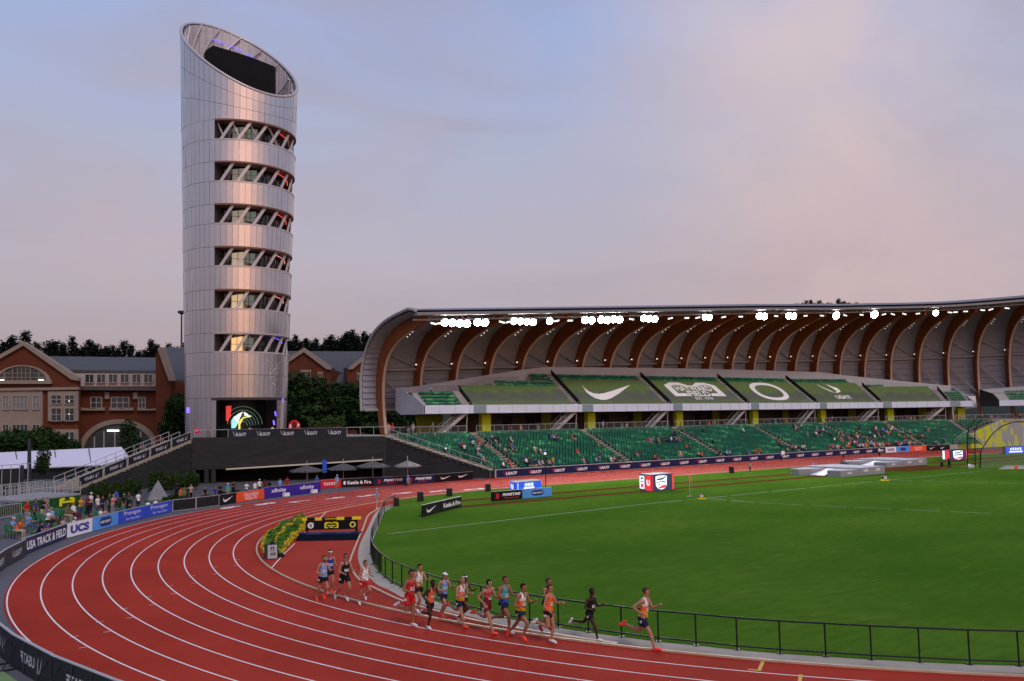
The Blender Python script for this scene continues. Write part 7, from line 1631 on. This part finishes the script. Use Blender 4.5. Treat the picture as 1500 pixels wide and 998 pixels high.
for lab,u,vh,pose,sk_,ha,tp_,bt_,k in SP: standing(lab,u,vh,pose,sk_,ha,tp_,bt_,**{**dict(group=None),**k})
g=G(493.5,717.2); spectator('official in a light blue shirt and khaki shorts before the red board','stand',g,toward(g,Vector((-5,0,0))),.84,'fair','grey','light blue','khaki',cap='white',long_='shorts')
g=G(551.5,745.3); spectator('official in a blue shirt, pale trousers and sun hat standing on the red track','stand',g,toward(g,Vector((20,20,0))),.90,'fair','grey','light blue','beige',cap='beige',shoes='white')
g=G(1099,692.7); spectator('athlete in a beige top and black leggings walking along the far straight','walk',g,rad(0),.72,'brown','dark','beige','black',fem=True)
g=G(1145,676); spectator('official in light blue holding a white card on the far straight','phone',g,rad(-90),.78,'fair','brown','light blue','black'); q_=g+Vector((0,-.3,1.25)); b=MB(); b.box(q_,(.75,.03,.55),0); tag(b.build('white_card',WHITEV),'white card held up by the official on the far straight','card')
g=G(1288.5,670); spectator('official in white and black standing on the track left of the far boards','stand',g,rad(-110),.86,'fair','brown','white','black')
g=G(1194,689); spectator('official in a blue shirt sitting behind the nearer landing mat','sit',g,rad(-120),.8,'fair','brown','light blue','khaki')
g=G(1391,687.5); spectator('photographer in black standing bent behind a camera near the cage','phone',g,rad(-160),.82,'fair','dark','black','black')
g=G(1379.5,686.5); spectator('photographer in black crouching beside the standing one','crouch',g,rad(-140),.85,'fair','dark','black','black')
g=G(597.5,712.5); spectator('official in blue seated on a folding chair before the navy board','sit',g,toward(g,Vector((-5,0,0))),.80,'fair','grey','light blue','khaki',cap='white',long_='shorts')
# seated block at the left with green plastic chairs
CHG=mat('green plastic seat',(.02,.14,.055),.4,var=.08)
def chair(label,p,f,group):
    r=thing('plastic_chair',p,label,'chair',group); ca,sa=math.cos(f),math.sin(f); fx=Vector((ca,sa,0)); fy=Vector((-sa,ca,0)); zz=Vector((0,0,1))
    b=MB(); b.obox(p+zz*.42,fx*.22,fy*.23,zz*.03); b.build('seat_pan',CHG,r); b=MB(); b.obox(p-fx*.24+zz*.66,fx*.03-zz*.0,fy*.23,zz*.24-fx*.05); b.build('backrest',CHG,r)
    for y in (-1,1):
        b=MB(); b.bar(p+fy*(.2*y)+fx*.18,p+fy*(.2*y)+fx*.18+zz*.4,.03); b.bar(p+fy*(.2*y)-fx*.2,p+fy*(.2*y)-fx*.2+zz*.4,.03); b.build('leg_frame',IRON,r)
SE=[('old man in a white cap and light blue shirt seated at the far left',17.5,760,'sit','fair','grey','light blue','khaki',dict(cap='white')),
 ('woman in orange seated next to the white capped man',25.5,761,'sitfwd','fair','red','orange','beige',dict(fem=True)),
 ('man in a blue shirt seated in the second row of green seats',40.5,753,'sit','fair','grey','light blue','denim',{}),
 ('man in a navy cap and shirt leaning on the navy board',55,765.5,'sitfwd','fair','brown','navy','black',dict(cap='navy')),
 ('person in a blue patterned top leaning on the navy board',65.5,767,'sitfwd','fair','brown','purple','denim',dict(fem=True)),
 ('woman with white hair in a white shirt in the back row',70,748,'sit','fair','grey','white','black',dict(fem=True)),
 ('man in a grey blue shirt seated beside the white haired woman',77.5,746,'sitback','tan','grey','light blue','brown',{}),
 ('woman with auburn hair seated just behind the white board',88,759,'sitfwd','fair','red','beige','brown',dict(fem=True)),
 ('man in an olive shirt seated in front of the yellow emblem',97,740,'sit','tan','dark','olive','khaki',{}),
 ('person in a red cap and white jacket seated near the emblem',109,739,'sitback','tan','dark','white','maroon',dict(cap='red')),
 ('person in a white sun hat seated behind the light letters board',105,759.5,'sitfwd','fair','grey','white','beige',dict(cap='white')),
 ('person in dark clothes seated behind the light blue board',131.5,752,'sit','tan','dark','maroon','black',{}),
 ('person in white seated behind the light blue county board',146.5,746,'sit','fair','red','white','beige',dict(fem=True)),
 ('person in pink seated behind the light blue county board',151.5,745.5,'sitfwd','fair','red','pink','beige',dict(fem=True)),
 ('photographer in black crouched low behind the bright blue board',186,739,'sitfwd','fair','blond','black','black',{}),
 ('person in a white shirt seated behind the second bright blue board',215.5,734,'sit','tan','dark','white','navy',{}),
 ('grey haired person seated behind the second bright blue board',222.5,732,'sit','fair','grey','brown','navy',{}),
 ('person in a white hat seated behind the end of the bright blue boards',229,732.5,'sitback','tan','dark','white','navy',dict(cap='white'))]
cn=0
for lab,u,vh,pose,sk_,ha,tp_,bt_,k in SE:
    p,f=seated(lab,u,vh,pose,sk_,ha,tp_,bt_,**k); cn+=1; chair('green chair under the %s'%(' '.join(lab.split(' seated')[0].split(' leaning')[0].split(' crouched')[0].split()[:12])),p-Vector((math.cos(f),math.sin(f),0))*.06,f,'green seats behind the near boards')
k_=0
for u,v in ((33,762),(48,757),(52,762),(60,757),(66,761),(82,753),(88,752),(118,750),(125,748)):
    p=G(u,v,.5); p.z=0; k_+=1; chair('empty green chair behind the track boards, %s empty one from the left'%ords[k_-1],p,toward(p,Vector((-6,4,0))),'green seats behind the near boards')
# dark statue
r,B=person('dark bronze statue of a standing man among the green bushes',ST['stand'],vox=.022,bib=False,sleeve=.6,slen=2.,cat='statue'); r.name='statue'; LOC[r.name]=Vector((0,0,0))
BRZ=mat('dark bronze',(.022,.022,.02),.4,.5)
for c in r.children: 
    for sl_ in c.material_slots: sl_.link='OBJECT'; sl_.material=BRZ
p=G(258.7,704.5,1.95); p.z=.25; r.location=p; r.rotation_euler=(0,0,toward(p,Vector((-10,5,0)))); b=MB(); b.box(Vector((0,0,-.12)),(.7,.7,.25)); o=b.build('plinth',PAVE,r,org=(0,0,0))
# ------------------------------------------------------------------ the small crowd: one low mesh per pose, coloured per person
def crowd_mesh(pose,vox=.055):
    B=body_mesh(ST[pose],vox); B['V'][:,2]-=B['V'][:,2].min(); t,s,h,ft,_=masks(B,2.,.6); F=B['F']
    V=B['V']+B['N']*.012; mi=np.zeros(len(F),int); mi[t[F].sum(1)>=2]=1; mi[s[F].sum(1)>=2]=2; mi[h[F].sum(1)>=2]=3
    me=bpy.data.meshes.new('person'); me.from_pydata(V.tolist(),[],F.tolist()); 
    for m in (SK['fair'],CL['white'],CL['navy'],HR_['brown']): me.materials.append(m)
    me.polygons.foreach_set('material_index',mi.tolist()); me.polygons.foreach_set('use_smooth',[True]*len(F)); me.update(); return me
CM={k:crowd_mesh(k) for k in ('sit','sitback','sitfwd','stand','cross','walk')}
tops=['white','black','red','navy','grey','light blue','maroon','orange','dark green','pink','blue','beige','yellow','khaki','green','purple','teal','coral']; wts=[5,5,4,3,3,3,2,2,2,2,2,2,1,1,1,1,1,1]
bots=['navy','black','khaki','denim','grey','beige','brown']; seen=set(); cr=random.Random(5)
def crowd(pose,loc,face,sc,lab,group):
    for _ in range(60):
        a=cr.choices(tops,wts)[0]; c=cr.choice(bots); l=lab%(a,c)
        if l not in seen: break
    seen.add(l); o=bpy.data.objects.new('person',CM[pose]); COL.objects.link(o); o.location=loc; o.rotation_euler=(0,0,face); o.scale=(sc,)*3; tag(o,l,'person',group)
    sk_=cr.choices(['fair','tan','brown','dark'],[6,3,1,1])[0]; hm=HR_[cr.choice(['dark','brown','blond','grey','red','brown'])] if cr.random()<.75 else CL[cr.choice(['white','black','navy','red','white'])]
    for i,m in enumerate((SK[sk_],CL[a],CL[c],hm)): o.material_slots[i].link='OBJECT'; o.material_slots[i].material=m
taken=set()
def bowl(u,v):
    best=None
    for i in range(NROW):
        s,z=solve(u,v,rowr(i)); e=abs(z-(rowz(i)+.75))
        if best is None or e<best[0]: best=(e,i,s)
    _,i,s=best; blk=sum(1 for a in AIS if s>a)
    c=[x for x in SPOT.get((blk,i),[]) if (blk,i,round(x[0],2)) not in taken]
    if not c: return
    x=min(c,key=lambda q:abs(q[0]-s)); taken.add((blk,i,round(x[0],2)))
    f=pdir(x[0])-PI/2; q=path(x[0],x[1]-.12,x[2]-.12)
    crowd(cr.choice(['sit','sit','sitback','sitfwd']),q,f+rad(cr.uniform(-15,15)),.82,'spectator in %%s top, %%s trousers, %s row up, %s seat block'%(ords[i],RORD[blk]),'spectators seated in the lower stand')
C1=[(673,645),(677,650),(681,652),(690,640),(692,646),(697,648),(700,652),(703,646),(708,648),(697,656),(699,662),(702,667),(706,668),(737,680),(741,684),(745,681),(742,676),(718,639),(722,641),(726,642),(723,651),(737,658),(742,661),(748,655),(752,657),(748,650),(784,656),(792,657),(796,659),(748,639),(764,671),(768,673),(772,675),(776,676),(781,681),(785,682),(790,680),(793,674),(797,672),(802,675),(809,673),(817,675),(843,659),(801,637),(805,638),(809,638),(813,637),(835,637),(841,637),(858,676),(873,650),(877,663),(881,664),(858,674),(870,680),(895,674),(899,675),(903,674),(908,676),(932,661),(936,662)]+[(947+3.3*i,643-.1*i) for i in range(14)]+[(984,632),(987,634),(991,662),(995,663),(1004,651),(1009,651),(1024,666),(1027,668),(956,675),(963,675),(1028,629),(1041,646),(1058,665),(1064,665),(1068,664),(1088,629),(1105,663),(1110,664),(1113,662),(1095,659),(1139,645),(1143,650),(1150,655)]
for u,v in C1: bowl(u,v)
for u,v,n_,su,sv in ((1165,624,6,5,2),(1198,630,9,7,3),(1225,639,9,7,3),(1222,655,7,7,2),(1256,635,14,10,6),(1272,646,14,10,5),(1285,630,9,7,4),(1303,627,7,6,3),(1322,636,8,8,4),(1260,654,6,8,2),(1292,650,14,10,3),(1310,653,6,8,2),(1240,648,7,6,5),(1337,646,4,6,4),(1376,645,4,6,4),(1355,632,3,8,4),(1168,653,5,7,2)):
    for _ in range(n_): bowl(cr.gauss(u,su),min(656,max(622,cr.gauss(v,sv))))
# people standing or sitting on the concourse and plaza
def conc(u,pose,sc,lab,r=60.9,turn=0,v=615):
    s,_=solve(u,v,r); crowd(pose,path(s,r,5.02 if pose not in('sit','sitback') else 4.96),pdir(s)-PI/2+rad(turn),sc,lab,None)
for i,u in enumerate((569,575,598,605)): 
    p=upz(WP(u,640,-1.2),5.06); crowd('stand' if i%2 else 'cross',p,toward(p,CAM),.92,'person in %%s top, %%s trousers at the plaza rail, %s from the tower'%ords[i],None)
for i,(u,po_) in enumerate(((745,'sit'),(763,'sitback'),(769,'sit'),(789,'stand'),(883,'stand'),(911,'sit'),(917,'sit'),(926,'stand'),(989,'stand'),(997,'sit'),(1038,'sit'),(1046,'sit'),(1122,'sit'),(1136,'sit'),(1152,'sit'),(1203,'sit'),(1209,'stand'),(1214,'sit'),(1219,'stand'),(1231,'sit'),(1241,'sit'),(1318,'sit'),(1323,'sit'),(1328,'sit'),(1334,'sit'),(1339,'sit'),(1400,'stand'),(1407,'sit'),(1412,'sit'),(1429,'sit'),(1446,'stand'),(1453,'sit'),(1458,'sit'),(1489,'sit'),(1494,'stand'))):
    conc(u,po_,.80,'person in %%s top, %%s trousers on the concourse, %s from the tower'%(ords[i] if i<24 else ('twenty-fifth twenty-sixth twenty-seventh twenty-eighth twenty-ninth thirtieth thirty-first thirty-second thirty-third thirty-fourth thirty-fifth'.split()[i-24])),61.0+cr.random()*1.2,cr.uniform(-30,30))
s,_=solve(635.5,635,59.2); crowd('stand',path(s,59.4,4.95),PI,.95,'steward in %s top, %s trousers standing above the first seat block',None)
s,_=solve(635.5,570,62.4); crowd('stand',path(s,63.2,dz(62.4)),-PI/2,.85,'person in %s top, %s trousers standing at the deck end',None)
for i,u in enumerate((366,399,484,494)):
    p=upz(WP(u,640,-1.6),5.06); crowd('stand',p,toward(p,CAM),.85,'person in %%s top, %%s trousers behind the dark plaza boards, %s one'%ords[i],None)
